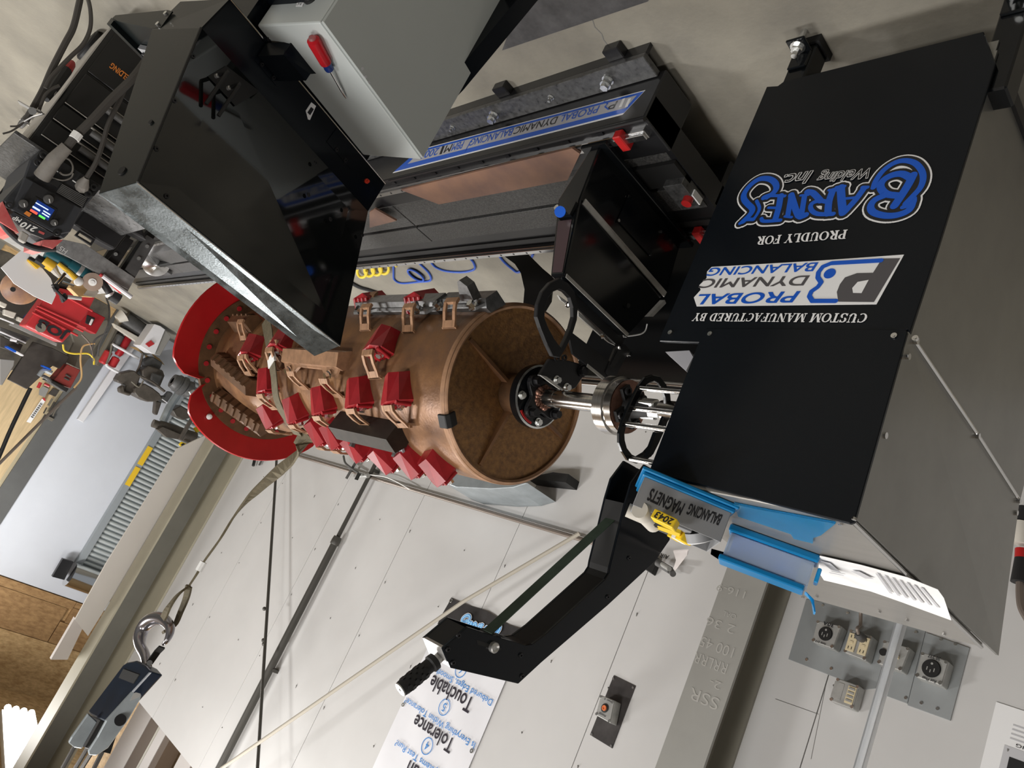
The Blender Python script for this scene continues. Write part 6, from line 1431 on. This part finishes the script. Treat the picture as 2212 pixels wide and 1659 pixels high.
M().tube([C5(530, 330), C5(520, 380), C5(512, 440)], 0.03, 14, rs=[.034, .034, .024]).build('body', 'putty', tl)
M().tube([C5(545, 250), C5(532, 325)], 0.034, 14).build('upper_body', 'rubber', tl)
M().tube([C5(524, 470), C5(522, 520)], 0.022, 14).build('red_ring', 'red_plastic', tl)
M().tube([C5(522, 520), C5(512, 650)], 0.026, 14, rs=[.022, .029]).build('sleeve', 'rubber', tl)
M().tube(smooth_path([C5(512, 650), C5(512, 720), C5(522, 790), C5(560, 860)], 5), 0.013, 10).build('cable', 'conduit', tl)
# short seams round the outlet plates
mm = M()
for a, b_ in (((1675, 1510), (1768, 1543)), ((1786, 1470), (1752, 1640))):
    p, q = W(*a, 0.0), W(*b_, 0.0); mm.tube([p, q], 1, flat=(0.0014, 0.0006, (0, 1, 0)))
stuff(mm.build('short_seams', 'seam', wb))
# ------------------------------------------------------------------ workbench and clutter at the far end of the shop
mat('teal', (0.015, 0.12, 0.15), 0.4)
mat('tool_yellow', (0.75, 0.46, 0.03), 0.4)
mat('card', (0.52, 0.34, 0.15), 0.7)
mat('brown_disc', (0.42, 0.22, 0.10), 0.35, var=0.5, scale=9, col2=(0.16, 0.10, 0.10))
mat('case_red', (0.50, 0.03, 0.035), 0.45, var=0.15, scale=8)
mat('tool_red', (0.34, 0.012, 0.018), 0.4)
mat('box_red', (0.22, 0.028, 0.022), 0.5)
mat('casting', (0.105, 0.09, 0.075), 0.5, var=0.35, scale=12)
mat('olive_post', (0.16, 0.145, 0.115), 0.5)
mat('motor_grey', (0.10, 0.10, 0.10), 0.45, var=0.3, scale=15)
mat('white_tube', (0.74, 0.74, 0.77), 0.4)
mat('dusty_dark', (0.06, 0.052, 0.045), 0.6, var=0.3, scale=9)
mat('shelf_grey', (0.27, 0.265, 0.25), 0.5)
mat('grinder_disc', (0.30, 0.22, 0.17), 0.6)
mat('hose_blue', (0.03, 0.10, 0.50), 0.45)
mat('hose_yellow', (0.80, 0.62, 0.05), 0.45)
def F(u): return lambda x, y: PX(x, y, u)
def slab(name, lab, cat, pts, u, th, m_, parent=None, bev=0.004):
    o = M().prism([PX(*p, u) for p in pts], (th, 0, 0)).build(name, m_, parent, bevel=bev)
    return tag(o, lab, cat) if parent is None else o
def rod(name, pts, u, r, m_, parent=None, lab=None, cat=None, n_=4):
    q = [PX(*p, u) for p in pts]; o = M().tube(smooth_path(q, n_) if len(q) > 2 else q, r, 8).build(name, m_, parent)
    return tag(o, lab, cat) if parent is None else o
# steel bench behind the welder
UT = 4.15
ft = F(UT)
bt = thing('steel_bench', 'scratched grey steel bench edge with chalk marks behind the welder', 'bench', (4.4, 0.6, 0))
ap = [ft(120, 540), ft(135, 517), ft(185, 528), ft(292, 601), ft(278, 626)]
mat('scratched', (0.36, 0.365, 0.36), 0.45, metal=0.2, var=0.4, scale=26, detail=8)
M().prism(ap, (0.012, 0, 0)).build('apron', 'scratched', bt, bevel=0.001)
zt = sum(v.z for v in (ap[0], ap[4])) / 2
M().box(UT + 0.001, UT + 0.62, ap[4].y * 0 + min(ap[0].y, ap[4].y) - 0.25, max(ap[0].y, ap[4].y), zt - 0.01, zt).build('bench_top', 'scratched', bt)
ymax = max(ap[0].y, ap[4].y)
for q in (((231, 564), (253, 576), (289, 520), (272, 511)),): M().prism([PX(*p, UT + 0.02) for p in q], (0.006, 0, 0)).build('brace', 'matte_black', bt)
M().prism([PX(*p, UT + 0.006) for p in ((271, 582), (291, 601), (337, 520), (318, 508))], (0.02, 0, 0)).build('brace', 'motor_grey', bt)
for p in ((236, 526), (266, 508), (250, 549)) : M().cyl(PX(*p, UT + 0.02), PX(*p, UT + 0.012), 0.009, 10).build('brace_bolt', 'zinc', bt)
for p in ((318, 532), (300, 558)): M().cyl(PX(*p, UT + 0.006), PX(*p, UT - 0.002), 0.009, 10).build('brace_bolt', 'zinc', bt)
for (x, y) in ((UT + 0.04, ymax - 0.05), (UT + 0.55, ymax - 0.05), (UT + 0.55, ymax - 0.6)):
    M().box(x, x + 0.05, y - 0.025, y + 0.025, 0, zt - 0.01).build('bench_leg', 'matte_black', bt)
mm = M(); lettering(mm, 'H5', PX(147, 541, UT - .001), PX(133, 531, UT - .001) - PX(147, 541, UT - .001), PX(140, 549, UT - .001) - PX(147, 541, UT - .001), (-1, 0, 0)); stuff(mm.build('chalk_marks', 'print_white', bt))
# dark seat-like equipment between console and bench
eq = thing('black_tool_case', 'black plastic tool case half hidden behind the console edge', 'case', PX(220, 480, 4.0))
M().prism([PX(*p, 4.0) for p in ((158, 485), (180, 455), (210, 425), (300, 470), (318, 520), (280, 500), (262, 520), (248, 540), (214, 522), (195, 508))], (0.1, 0, 0)).build('case_body', 'rubber', eq, bevel=0.01, seg=2)
fo = [(172, 497), (206, 517), (197, 531), (162, 508)]; fi = [(173, 502), (201, 518), (197, 525), (168, 508)]
M().ring([PX(*p, 3.99) for p in fo], [PX(*p, 3.99) for p in fi], (0.02, 0, 0)).build('case_handle', 'rubber', eq)
# tools on the bench
def lay(name, lab, cat): return thing(name, lab, cat, PX(150, 600, UT + 0.1))
UG = UT + 0.06
gr = thing('angle_grinder', 'teal angle grinder with a flat disc lying on the steel bench', 'grinder', PX(170, 585, UG))
M().tube([PX(*p, UG) for p in ((98, 546), (132, 563), (148, 573))], 0.03, 12, rs=[.026, .026, .03]).build('handle', 'teal', gr)
M().tube([PX(*p, UG) for p in ((147, 572), (172, 588), (190, 600))], 0.038, 14, rs=[.036, .04, .036]).build('motor', 'teal', gr)
M().tube([PX(166, 584, UG), PX(174, 589, UG)], 0.0405, 14).build('rating_band', 'aluminium', gr)
M().tube([PX(190, 598, UG), PX(208, 606, UG)], 0.034, 12).build('head', 'rubber', gr)
cg_ = PX(200, 609, UG - 0.05); dx = (Vector((-1, -0.15, 0.35))).normalized()
M().lathe(cg_, dx, [(-0.004, 0.0), (-0.004, 0.044), (0.002, 0.044), (0.004, 0.022), (0.004, 0.0)], 26).build('disc', 'grinder_disc', gr)
M().lathe(cg_, dx, [(0.004, 0.018), (0.008, 0.018), (0.008, 0.010), (0.014, 0.009), (0.014, 0)], 18).build('disc_nut', 'print_white', gr)
dr = thing('cordless_drill', 'black and yellow cordless drill lying beside the white paper', 'drill', PX(90, 565, UG))
M().prism([PX(*p, UG) for p in ((58, 562), (66, 556), (92, 572), (80, 582))], (0.06, 0, 0)).build('battery', 'tool_yellow', dr, bevel=0.004)
M().prism([PX(*p, UG - .004) for p in ((60, 560), (66, 553), (94, 570), (88, 574))], (0.07, 0, 0)).build('battery_base', 'rubber', dr, bevel=0.004)
M().tube([PX(78, 558, UG), PX(100, 571, UG)], 0.022, 10).build('grip', 'rubber', dr)
M().tube([PX(94, 562, UG), PX(116, 577, UG)], 0.028, 12).build('drill_body', 'tool_yellow', dr)
M().tube([PX(112, 576, UG), PX(122, 590, UG), PX(130, 598, UG)], 0.016, 10, rs=[.022, .014, .010]).build('chuck', 'putty', dr)
sp_ = thing('yellow_scraper', 'yellow handled mallet with a white round head on the bench', 'mallet', PX(150, 590, UG - .03))
M().tube([PX(126, 569, UG - .03), PX(150, 588, UG - .03), PX(164, 602, UG - .03)], 0.01, 10, rs=[.009, .011, .013]).build('handle', 'tool_yellow', sp_); M().ball(PX(170, 608, UG - .03), 0.022, 12, 8).build('head', 'print_white', sp_)
o = M().prism([PX(*p, UG + 0.02) for p in ((2, 578), (46, 541), (66, 550), (62, 562), (92, 580), (110, 602), (121, 637), (112, 657), (74, 640), (30, 612), (26, 606))], (0.01, 0, 0)).build('paper_sheet', 'paper'); tag(o, 'crumpled white paper sheet hanging off the steel bench', 'paper')
bd = thing('brown_disc', 'round brown steel disc with a hole hanging behind the white paper', 'disc', PX(45, 620, 4.6))
cd_ = PX(44, 622, 4.6); M().lathe(cd_, (-1, 0.1, 0.3), [(-0.012, 0), (-0.012, 0.083), (0.0, 0.086), (0.004, 0.08), (0.004, 0)], 30).build('disc', 'brown_disc', bd)
M().cyl(PX(28, 625, 4.58), PX(28, 625, 4.5), 0.012, 12).build('hole', 'matte_black', bd)
bx_ = thing('cardboard_box', 'torn brown cardboard box on the bench corner', 'box', PX(180, 625, UG + .02))
M().prism([PX(*p, UG) for p in ((152, 622), (164, 604), (190, 612), (213, 628), (205, 642), (170, 640))], (0.08, 0, 0)).build('box_body', 'card', bx_)
M().prism([PX(*p, UG - .01) for p in ((180, 637), (192, 622), (214, 630), (204, 643))], (0.004, 0, 0)).build('flap', 'pipe_tan', bx_)
fl_ = thing('flashlight', 'black flashlight with a bright ring lying on the bench end', 'flashlight', PX(240, 635, UG))
M().tube([PX(212, 596, UG), PX(238, 634, UG)], 0.017, 12).build('barrel', 'rubber', fl_); M().tube([PX(237, 633, UG), PX(240, 638, UG)], 0.026, 14).build('bright_ring', 'aluminium', fl_); M().tube([PX(240, 638, UG), PX(257, 648, UG)], 0.026, 14, rs=[.027, .029]).build('lens_head', 'rubber', fl_)
rod('bright_tube', ((222, 596), (284, 642)), UT - .02, 0.011, 'white_tube', None, 'thin white tube lying along the bench edge', 'tube')
rod('flat_ruler', ((216, 592), (262, 632)), UT - .01, 0.008, 'case_red', None, 'red and white strip along the bench edge', 'strip')
cl = thing('tool_clamp', 'small black and chrome machinist clamp standing among the bench tools', 'clamp', PX(130, 625, UG))
rod('screw', ((141, 590), (113, 623)), UG - .04, 0.007, 'chrome', cl); rod('screw', ((135, 609), (160, 617)), UG - .04, 0.006, 'chrome', cl); rod('screw', ((116, 622), (142, 648)), UG - .05, 0.007, 'bolt_black', cl)
slab('jaw', None, None, ((112, 614), (126, 612), (130, 624), (120, 632)), UG - .05, 0.03, 'rubber', cl); slab('jaw', None, None, ((130, 640), (142, 632), (148, 645), (136, 655)), UG - .05, 0.03, 'rubber', cl)
rod('pin', ((146, 641), (176, 645)), UG - .04, 0.009, 'aluminium', cl)
# red case and shelves farther back
UC = 6.2
rc_ = thing('red_case', 'upright red plastic tool case with black marker letters', 'case', PX(125, 680, UC))
M().prism([PX(*p, UC) for p in ((112, 618), (207, 640), (188, 678), (161, 712), (135, 741), (54, 703), (92, 651))], (0.25, 0, 0)).build('case_body', 'case_red', rc_, bevel=0.01, seg=2)
for (a, b_) in (((76, 666), (180, 716)), ((70, 674), (168, 725)), ((80, 660), (186, 708)), ((124, 630), (200, 672))):
    M().tube([PX(*a, UC - .004), PX(*b_, UC - .004)], 0.008, 6).build('case_rib', 'case_red', rc_)
M().cyl(PX(88, 708, UC - .002), PX(88, 708, UC - .012), 0.032, 16).build('badge', 'olive_post', rc_)
mm = M(); lettering(mm, 'JOB', PX(152, 716, UC - .012), PX(92, 684, UC - .012) - PX(152, 716, UC - .012), PX(138, 735, UC - .012) - PX(152, 716, UC - .012), (-1, 0, 0), 0.04); stuff(mm.build('marker_letters', 'ink', rc_))
ri = thing('red_power_tool', 'dark red power tool hanging beside the red case', 'power tool', PX(200, 695, UC + .4))
slab('tool_body', None, None, ((178, 678), (192, 668), (228, 686), (207, 722), (170, 704)), UC + .4, 0.15, 'tool_red', ri); slab('tool_grip', None, None, ((188, 680), (206, 687), (198, 704), (184, 698)), UC + .395, 0.02, 'rubber', ri); slab('tool_tag', None, None, ((198, 688), (203, 690), (197, 703), (192, 701)), UC + .385, 0.01, 'print_white', ri)
UB2 = 7.0
mat('shade_backing', (0.13, 0.115, 0.09), 0.6, var=0.6, scale=7, col2=(0.05, 0.045, 0.04))  # dark panel added behind the clutter, shading put into its colour
sh_ = thing('shelf_unit', 'grey and brown metal shelf unit along the far wall', 'shelf', PX(80, 760, UB2))
for (pts, m_, du, nm) in ((((26, 694), (124, 741), (123, 748), (20, 702)), 'shelf_grey', 0, 'shelf_edge'), (((72, 738), (114, 752), (150, 770), (136, 800), (114, 790), (58, 841), (17, 820), (50, 770)), 'dusty_dark', .12, 'shelf_back'), (((-30, 530), (20, 545), (70, 570), (150, 600), (200, 640), (236, 660), (234, 700), (206, 770), (150, 790), (100, 785), (40, 800), (-30, 800)), 'shade_backing', .7, 'shelf_back'), (((150, 712), (232, 690), (236, 705), (175, 800), (140, 782), (160, 740)), 'olive_post', .2, 'shelf_back'), (((0, 660), (56, 690), (52, 700), (0, 672)), 'dusty_dark', .05, 'shelf_edge'), (((0, 706), (66, 730), (52, 742), (0, 722)), 'motor_grey', .0, 'drawer_front'), (((0, 725), (50, 745), (40, 765), (0, 750)), 'dusty_dark', .02, 'drawer_front'), (((0, 775), (32, 778), (30, 790), (5, 832), (0, 832)), 'shelf_grey', .1, 'cabinet_side'), (((-10, 600), (60, 640), (90, 652), (54, 700), (-10, 660)), 'dusty_dark', .5, 'shelf_back')):
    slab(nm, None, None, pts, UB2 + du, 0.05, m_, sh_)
rod('shelf_rail', ((0, 687), (30, 699)), UB2 - .02, 0.006, 'white_tube', sh_); rod('shelf_rail', ((0, 716), (56, 741)), UB2 - .02, 0.006, 'white_tube', sh_)
for (pts, m_, lab) in ((((10, 668), (36, 676), (30, 688), (9, 680)), 'putty', 'cream carton on the far shelf left of the red case'), (((0, 650), (16, 657), (12, 666), (0, 660)), 'putty', 'cream carton at the frame edge on the far shelf'), (((40, 684), (54, 690), (50, 698), (38, 692)), 'putty', 'small cream carton close to the red case'), (((56, 682), (72, 672), (74, 678), (58, 698), (52, 696)), 'decal_blue', 'small blue carton tucked against the red case')):
    slab('carton', lab, 'carton', pts, UB2 - .1, 0.09, m_)
for (pts, m_, lab) in ((((16, 747), (36, 758), (34, 762), (14, 751)), 'decal_blue', 'blue edged file lying on the far left shelf'), (((36, 758), (52, 767), (50, 770), (34, 762)), 'white_tube', 'white edged file beside the blue one on the far left shelf'), (((94, 789), (112, 797), (110, 800), (93, 792)), 'decal_blue', 'short blue and white file above the pliers')):
    slab('file_edge', lab, 'file', pts, UB2 - .1, 0.1, m_, None, 0.002)
hw = thing('hanging_clip', 'bright clip and strap hanging in front of the dark drawers', 'clip', PX(30, 732, UB2 - .1)); rod('clip', ((22, 733), (36, 736)), UB2 - .1, 0.012, 'white_tube', hw); rod('strap', ((10, 726), (40, 742)), UB2 - .09, 0.006, 'grip_grey', hw)
bb_ = thing('red_brown_box', 'dull red metal box with a slotted lid on a dark base', 'box', PX(145, 815, UB2)); slab('box_body', None, None, ((146, 787), (174, 799), (152, 839), (116, 821)), UB2, 0.2, 'box_red', bb_); slab('box_base', None, None, ((102, 822), (110, 820), (149, 840), (143, 848)), UB2 - .02, 0.22, 'matte_black', bb_)
for a in (((142, 809), (152, 815)), ((139, 816), (149, 821))): rod('slot', a, UB2 - .004, 0.008, 'dusty_dark', bb_)
pr_ = thing('pliers', 'grey pliers with red handles on the plywood', 'pliers', PX(100, 815, UB2)); rod('jaw', ((84, 812), (95, 800), (112, 806)), UB2 - .02, 0.018, 'cheek_steel', pr_); rod('handle', ((88, 826), (82, 838)), UB2 - .02, 0.012, 'case_red', pr_); rod('handle', ((96, 829), (107, 834)), UB2 - .02, 0.010, 'case_red', pr_); rod('jaw', ((92, 812), (104, 818), (110, 826)), UB2 - .02, 0.014, 'grip_grey', pr_)
UP_ = EU - 0.06
slab('grey_card', 'grey bar-printed card pinned to the plywood board', 'card', ((85, 842), (93, 834), (106, 840), (97, 858), (84, 853)), UP_, 0.01, 'shelf_grey', None, 0.001)
mm = M(); 
slab('dark_hatch', 'dark square hatch plate on the plywood board', 'plate', ((115, 838), (129, 843), (120, 857), (104, 851)), UP_, 0.02, 'dusty_dark')
ls = thing('label_strip', 'white printed label strip with red ends on the plywood board', 'label', PX(75, 890, UP_)); slab('strip', None, None, ((91, 861), (98, 866), (66, 914), (57, 911)), UP_, 0.006, 'paper', ls, 0); slab('red_end', None, None, ((91, 861), (96, 859), (99, 865), (97, 867)), UP_ - .004, 0.004, 'case_red', ls, 0)
for i in range(8):
    f = i / 8; x, y = 88 - 22 * f, 873 + 32 * f; rod('tick', ((x - 2, y - 1), (x + 3, y + 1.5)), UP_ - .008, 0.004, 'ink', ls)
wr = [((104, 876), (113, 861)), ((106, 890), (118, 868)), ((110, 895), (120, 878)), ((94, 893), (101, 880)), ((114, 899), (119, 888), (128, 877)), ((98, 895), (92, 905)), ((104, 900), (98, 908))]
for i, q in enumerate(wr):
    names = ('longest', 'second', 'third', 'thin', 'hooked', 'short bent', 'lowest short'); rod('hand_tool', q, UP_ - .02, 0.012 if i < 3 else 0.008, 'dusty_dark' if i % 2 else 'olive_post', None, names[i] + ' dark hand tool of the cluster hung on the plywood', 'hand tool')
slab('tool_bracket', 'olive angle bracket under the hung tools on the plywood', 'bracket', ((100, 904), (104, 898), (118, 905), (113, 911)), UP_ - .02, 0.03, 'olive_post')
rod('black_pole', ((66, 838), (48, 875), (22, 930), (0, 982), (-20, 1028)), 8.5, 0.018, 'matte_black', None, 'black pole leaning in front of the plywood board', 'pole')
rod('tan_pole', ((166, 836), (98, 902), (0, 1000), (-30, 1030)), 8.7, 0.014, 'conduit', None, 'thin brown pole crossing the plywood board', 'pole')
slab('white_tube', 'white square tube standing against the dark end wall post', 'tube', ((286, 731), (298, 738), (297, 745), (180, 913), (168, 906)), 10.88, 0.08, 'white_tube')
rod('olive_pole', ((259, 688), (232, 742), (207, 788)), 10.85, 0.045, 'olive_post', None, 'dull olive pole between the red case and the white tube', 'pole')
mo = thing('electric_motor', 'grey round electric motor with cream end ring on the floor', 'motor', PX(290, 715, 10.6))
M().tube([PX(268, 688, 10.6), PX(320, 724, 10.6)], 0.10, 16).build('motor_body', 'motor_grey', mo); M().tube([PX(253, 690, 10.55), PX(268, 682, 10.55)], 0.06, 14, rs=[.05, .09]).build('end_ring', 'putty', mo); slab('foot', None, None, ((245, 698), (300, 728), (310, 740), (300, 742), (250, 708)), 10.5, 0.1, 'putty', mo)
wbx = thing('white_carton', 'tall white carton with a red diamond label on the floor', 'carton', PX(335, 735, 10.1))
M().prism([PX(*p, 10.1) for p in ((334, 700), (346, 704), (357, 712), (335, 765), (327, 763), (303, 746))], (0.3, 0, 0)).build('carton_body', 'white_tube', wbx, bevel=0.004); slab('carton_side', None, None, ((357, 712), (370, 727), (346, 768), (335, 765)), 10.12, 0.2, 'shelf_grey', wbx); slab('red_label', None, None, ((314, 743), (326, 735), (334, 743), (322, 750)), 10.085, 0.01, 'case_red', wbx, 0)
ob = thing('open_carton', 'small open cardboard carton with spread flaps', 'carton', PX(320, 770, 10.8))
for (pts, du) in ((((278, 748), (298, 751), (301, 756), (310, 764)), 0), (((314, 766), (338, 778), (337, 792), (315, 783)), .02), (((326, 762), (345, 775), (356, 789), (340, 780)), .04)): slab('flap', None, None, pts, 10.8 + du, 0.012, 'card', ob, 0.001)
slab('carton_body', None, None, ((300, 752), (326, 748), (328, 764), (312, 768)), 10.82, 0.1, 'shelf_grey', ob)
for i, (q, m_, lab) in enumerate(((((262, 722), (244, 758)), 'motor_grey', 'dark grey gas bottle standing behind the white frame'), (((285, 717), (254, 768)), 'tool_red', 'dark red gas bottle standing behind the white frame'), (((236, 758), (220, 785)), 'case_red', 'lower red bottle left of the white tube'), (((252, 772), (240, 792)), 'case_red', 'lower red bottle beside the white tube'))):
    a, b_ = PX(*q[0], 10.75), PX(*q[1], 10.75); o = M().tube([a, a.lerp(b_, .1), a.lerp(b_, .9), b_], 0.05, 12, rs=[.03, .05, .05, .035]).build('gas_bottle', m_); tag(o, lab, 'bottle')
wf = thing('wire_rack', 'bent white and brown wire rack in front of the bottles', 'frame', PX(270, 780, 10.7))
rod('bar', ((242, 743), (270, 758), (300, 775)), 10.7, 0.017, 'white_tube', wf); rod('bar', ((230, 786), (236, 794), (284, 819)), 10.7, 0.017, 'white_tube', wf); rod('bar', ((242, 743), (238, 765), (230, 786)), 10.7, 0.014, 'olive_post', wf); rod('bar', ((308, 766), (300, 795), (284, 819)), 10.7, 0.014, 'conduit', wf)
for q, m_, lab in ((((228, 640), (236, 665), (234, 700), (215, 745), (212, 770)), 'grip_grey', 'grey cable hanging from the bench end to the floor'), (((136, 744), (140, 758), (160, 764), (190, 764), (202, 775), (203, 788)), 'hose_yellow', 'yellow cable curling under the red case'), (((205, 742), (180, 748), (174, 775), (176, 815), (160, 838)), 'card', 'brown cable looping in front of the far shelf'), (((232, 718), (205, 735), (196, 768)), 'grip_grey', 'thin grey cable above the yellow cable'), (((176, 722), (195, 745), (202, 780)), 'conduit', 'dark cable arching behind the yellow cable')):
    rod('cable', q, 6.8, 0.007, m_, None, lab, 'cable', 6)
for (pts, du, nm) in ((((112, 616), (207, 638), (210, 634), (114, 611)), -0.7, 'shelf_deck'),):
    slab(nm, None, None, pts, UB2 + du, 0.7, 'dusty_dark', sh_)
# dark cast machine in front of the roll-up door
UM = 10.45
mc = thing('cast_machine', 'dark cast iron hoist machine with levers near the roll-up door', 'machine', PX(330, 870, UM))
for (pts, du, th, m_) in (
    (((252, 822), (262, 806), (290, 800), (304, 812), (296, 838), (282, 852), (268, 846), (272, 832), (256, 826)), .1, .2, 'casting'), (((257, 838), (268, 832), (270, 846), (285, 850), (280, 856), (258, 848)), .05, .1, 'casting'),
    (((292, 838), (312, 828), (330, 838), (345, 850), (352, 862), (336, 868), (318, 868), (298, 858), (290, 848)), 0, .3, 'casting'), (((308, 800), (322, 790), (352, 800), (356, 812), (345, 838), (330, 830), (308, 812)), .1, .25, 'casting'),
    (((336, 866), (350, 868), (346, 880), (340, 898), (333, 894), (334, 882)), .1, .1, 'casting'), (((330, 805), (352, 812), (342, 832), (326, 822)), -.02, .06, 'motor_grey'),
    (((372, 886), (392, 876), (412, 890), (414, 902), (395, 908), (380, 900)), .1, .2, 'casting'), (((310, 780), (330, 770), (352, 784), (345, 800), (318, 798)), .2, .2, 'motor_grey'), (((340, 852), (356, 856), (366, 845), (375, 850), (360, 872), (342, 868)), .1, .1, 'motor_grey')):
    slab('casting', None, None, pts, UM + du, th, m_, mc, 0.012)
rod('rod', ((302, 812), (330, 826), (356, 846)), UM - .05, 0.016, 'casting', mc); rod('lever', ((284, 824), (300, 836), (310, 822)), UM - .05, 0.010, 'olive_post', mc); rod('post', ((385, 850), (366, 880), (352, 910)), UM - .1, 0.05, 'cheek_steel', mc); rod('pin', ((350, 862), (364, 872)), UM - .1, 0.007, 'white_tube', mc)
gh = mc
a, b_ = PX(372, 822, UM - .5), PX(420, 848, UM - .5); ax_ = (b_ - a).normalized()
M().lathe(a, ax_, [(0, 0.04), (0, 0.085), (0.05, 0.10), (0.06, 0.11), (0.09, 0.11), (0.10, 0.10), (0.12, 0.12), (0.16, 0.12), (0.18, 0.10), (0.24, 0.11), (0.28, 0.06), (0.28, 0)], 22).build('gear_head', 'motor_grey', gh); slab('bright_block', None, None, ((408, 846), (420, 841), (426, 852), (415, 858)), UM - .7, 0.05, 'aluminium', gh)
hd_ = thing('hoist_cylinder', 'dark hoist cylinder with a yellow tag in front of the roll-up door', 'hoist', PX(375, 935, UM - .3))
M().tube([PX(342, 918, UM - .3), PX(352, 922, UM - .3), PX(420, 948, UM - .3)], 0.08, 16, rs=[.06, .07, .085]).build('cylinder', 'casting', hd_); M().tube([PX(330, 914, UM - .3), PX(342, 918, UM - .3)], 0.05, 14).build('cap', 'casting', hd_)
slab('bracket', None, None, ((340, 928), (352, 922), (390, 938), (388, 950), (360, 945)), UM - .45, 0.1, 'casting', hd_); slab('arm', None, None, ((415, 900), (424, 880), (430, 884), (394, 952), (387, 948)), UM - .5, 0.05, 'casting', hd_)
slab('yellow_tag', None, None, ((386, 960), (392, 954), (414, 962), (408, 975), (396, 972)), UM - .4, 0.02, 'block_yellow', hd_); slab('tag_print', None, None, ((391, 960), (396, 957), (400, 960), (395, 968)), UM - .42, 0.01, 'ink', hd_); slab('yellow_tag', None, None, ((418, 925), (434, 918), (432, 932), (424, 935)), UM - .3, 0.02, 'block_yellow', hd_)
# ------------------------------------------------------------------ hoses lying on the floor behind the drum
def hose(name, lab, pts, r, m_, n_=6):
    q = [PZ(*p, r) for p in pts]; o = M().tube(smooth_path(q, n_), r, 8).build(name, m_); tag(o, lab, 'hose'); return o
hose('blue_hose', 'thin blue hose with a small coil on the beige floor', [(850, 568), (850, 592), (852, 604), (868, 612), (905, 609), (927, 607), (931, 600), (925, 588), (912, 575), (902, 566)], 0.006, 'hose_blue')
hose('blue_hose', 'thin blue hose making a wide open curve on the floor by the guard wing', [(930, 566), (942, 578), (965, 586), (998, 588), (1020, 584), (1026, 578), (1022, 566), (1013, 556)], 0.006, 'hose_blue')
hose('blue_hose', 'short piece of blue hose running under the guard wing', [(1075, 548), (1088, 565), (1105, 580), (1120, 588), (1140, 570), (1152, 548)], 0.006, 'hose_blue')
c0 = [(880 + 16 * math.cos(t) + 10 * math.sin(t) * .6 + 18, 595 + 11 * math.sin(t) + 6 * math.cos(t)) for t in [k * math.pi / 5 for k in range(31)]]
q = [PZ(x, y, 0.006 + 0.004 * (i // 10)) for i, (x, y) in enumerate(c0)]; o = M().tube(smooth_path(q, 3), 0.006, 8).build('blue_hose', 'hose_blue'); tag(o, 'small tight coil of blue hose on the beige floor', 'hose')
c0 = [(778 + i * 1.6 + 14 * math.cos(t), 585 + 15 * math.sin(t) - i * .25) for i, t in enumerate([k * math.pi / 5 for k in range(41)])]
q = [PZ(x, y, 0.012 + 0.012 * (0.5 + .5 * math.sin(i * math.pi / 5))) for i, (x, y) in enumerate(c0)]; o = M().tube(smooth_path(q, 3), 0.009, 8).build('yellow_air_hose', 'hose_yellow'); tag(o, 'spiral yellow air hose lying on the floor beside the console', 'hose')
hose('black_hose', 'black hose curving on the floor above the red teeth', [(740, 600), (775, 620), (800, 628), (830, 640), (850, 660)], 0.012, 'rubber')

# ------------------------------------------------------------------ groups for repeats
GR = {'outlet_box': 'outlet boxes on the wall plates', 'mounting_plate': 'grey plates behind the outlet boxes', 'carton': 'cream and blue cartons on the far shelf', 'hand_tool': 'hand tools hung on the plywood', 'gas_bottle': 'gas bottles by the white tube', 'blue_hose': 'blue hoses on the floor', 'file_edge': 'files on the far shelf', 'power_cable': 'black cables by the cart', 'cable': 'cables at the far bench', 'rusty_plate': 'rusty plates on the bed'}
for o_ in COL.objects:
    if o_.parent is None and 'label' in o_ and 'group' not in o_:
        b_ = o_.name.split('.')[0]
        if b_ in GR: o_['group'] = GR[b_]
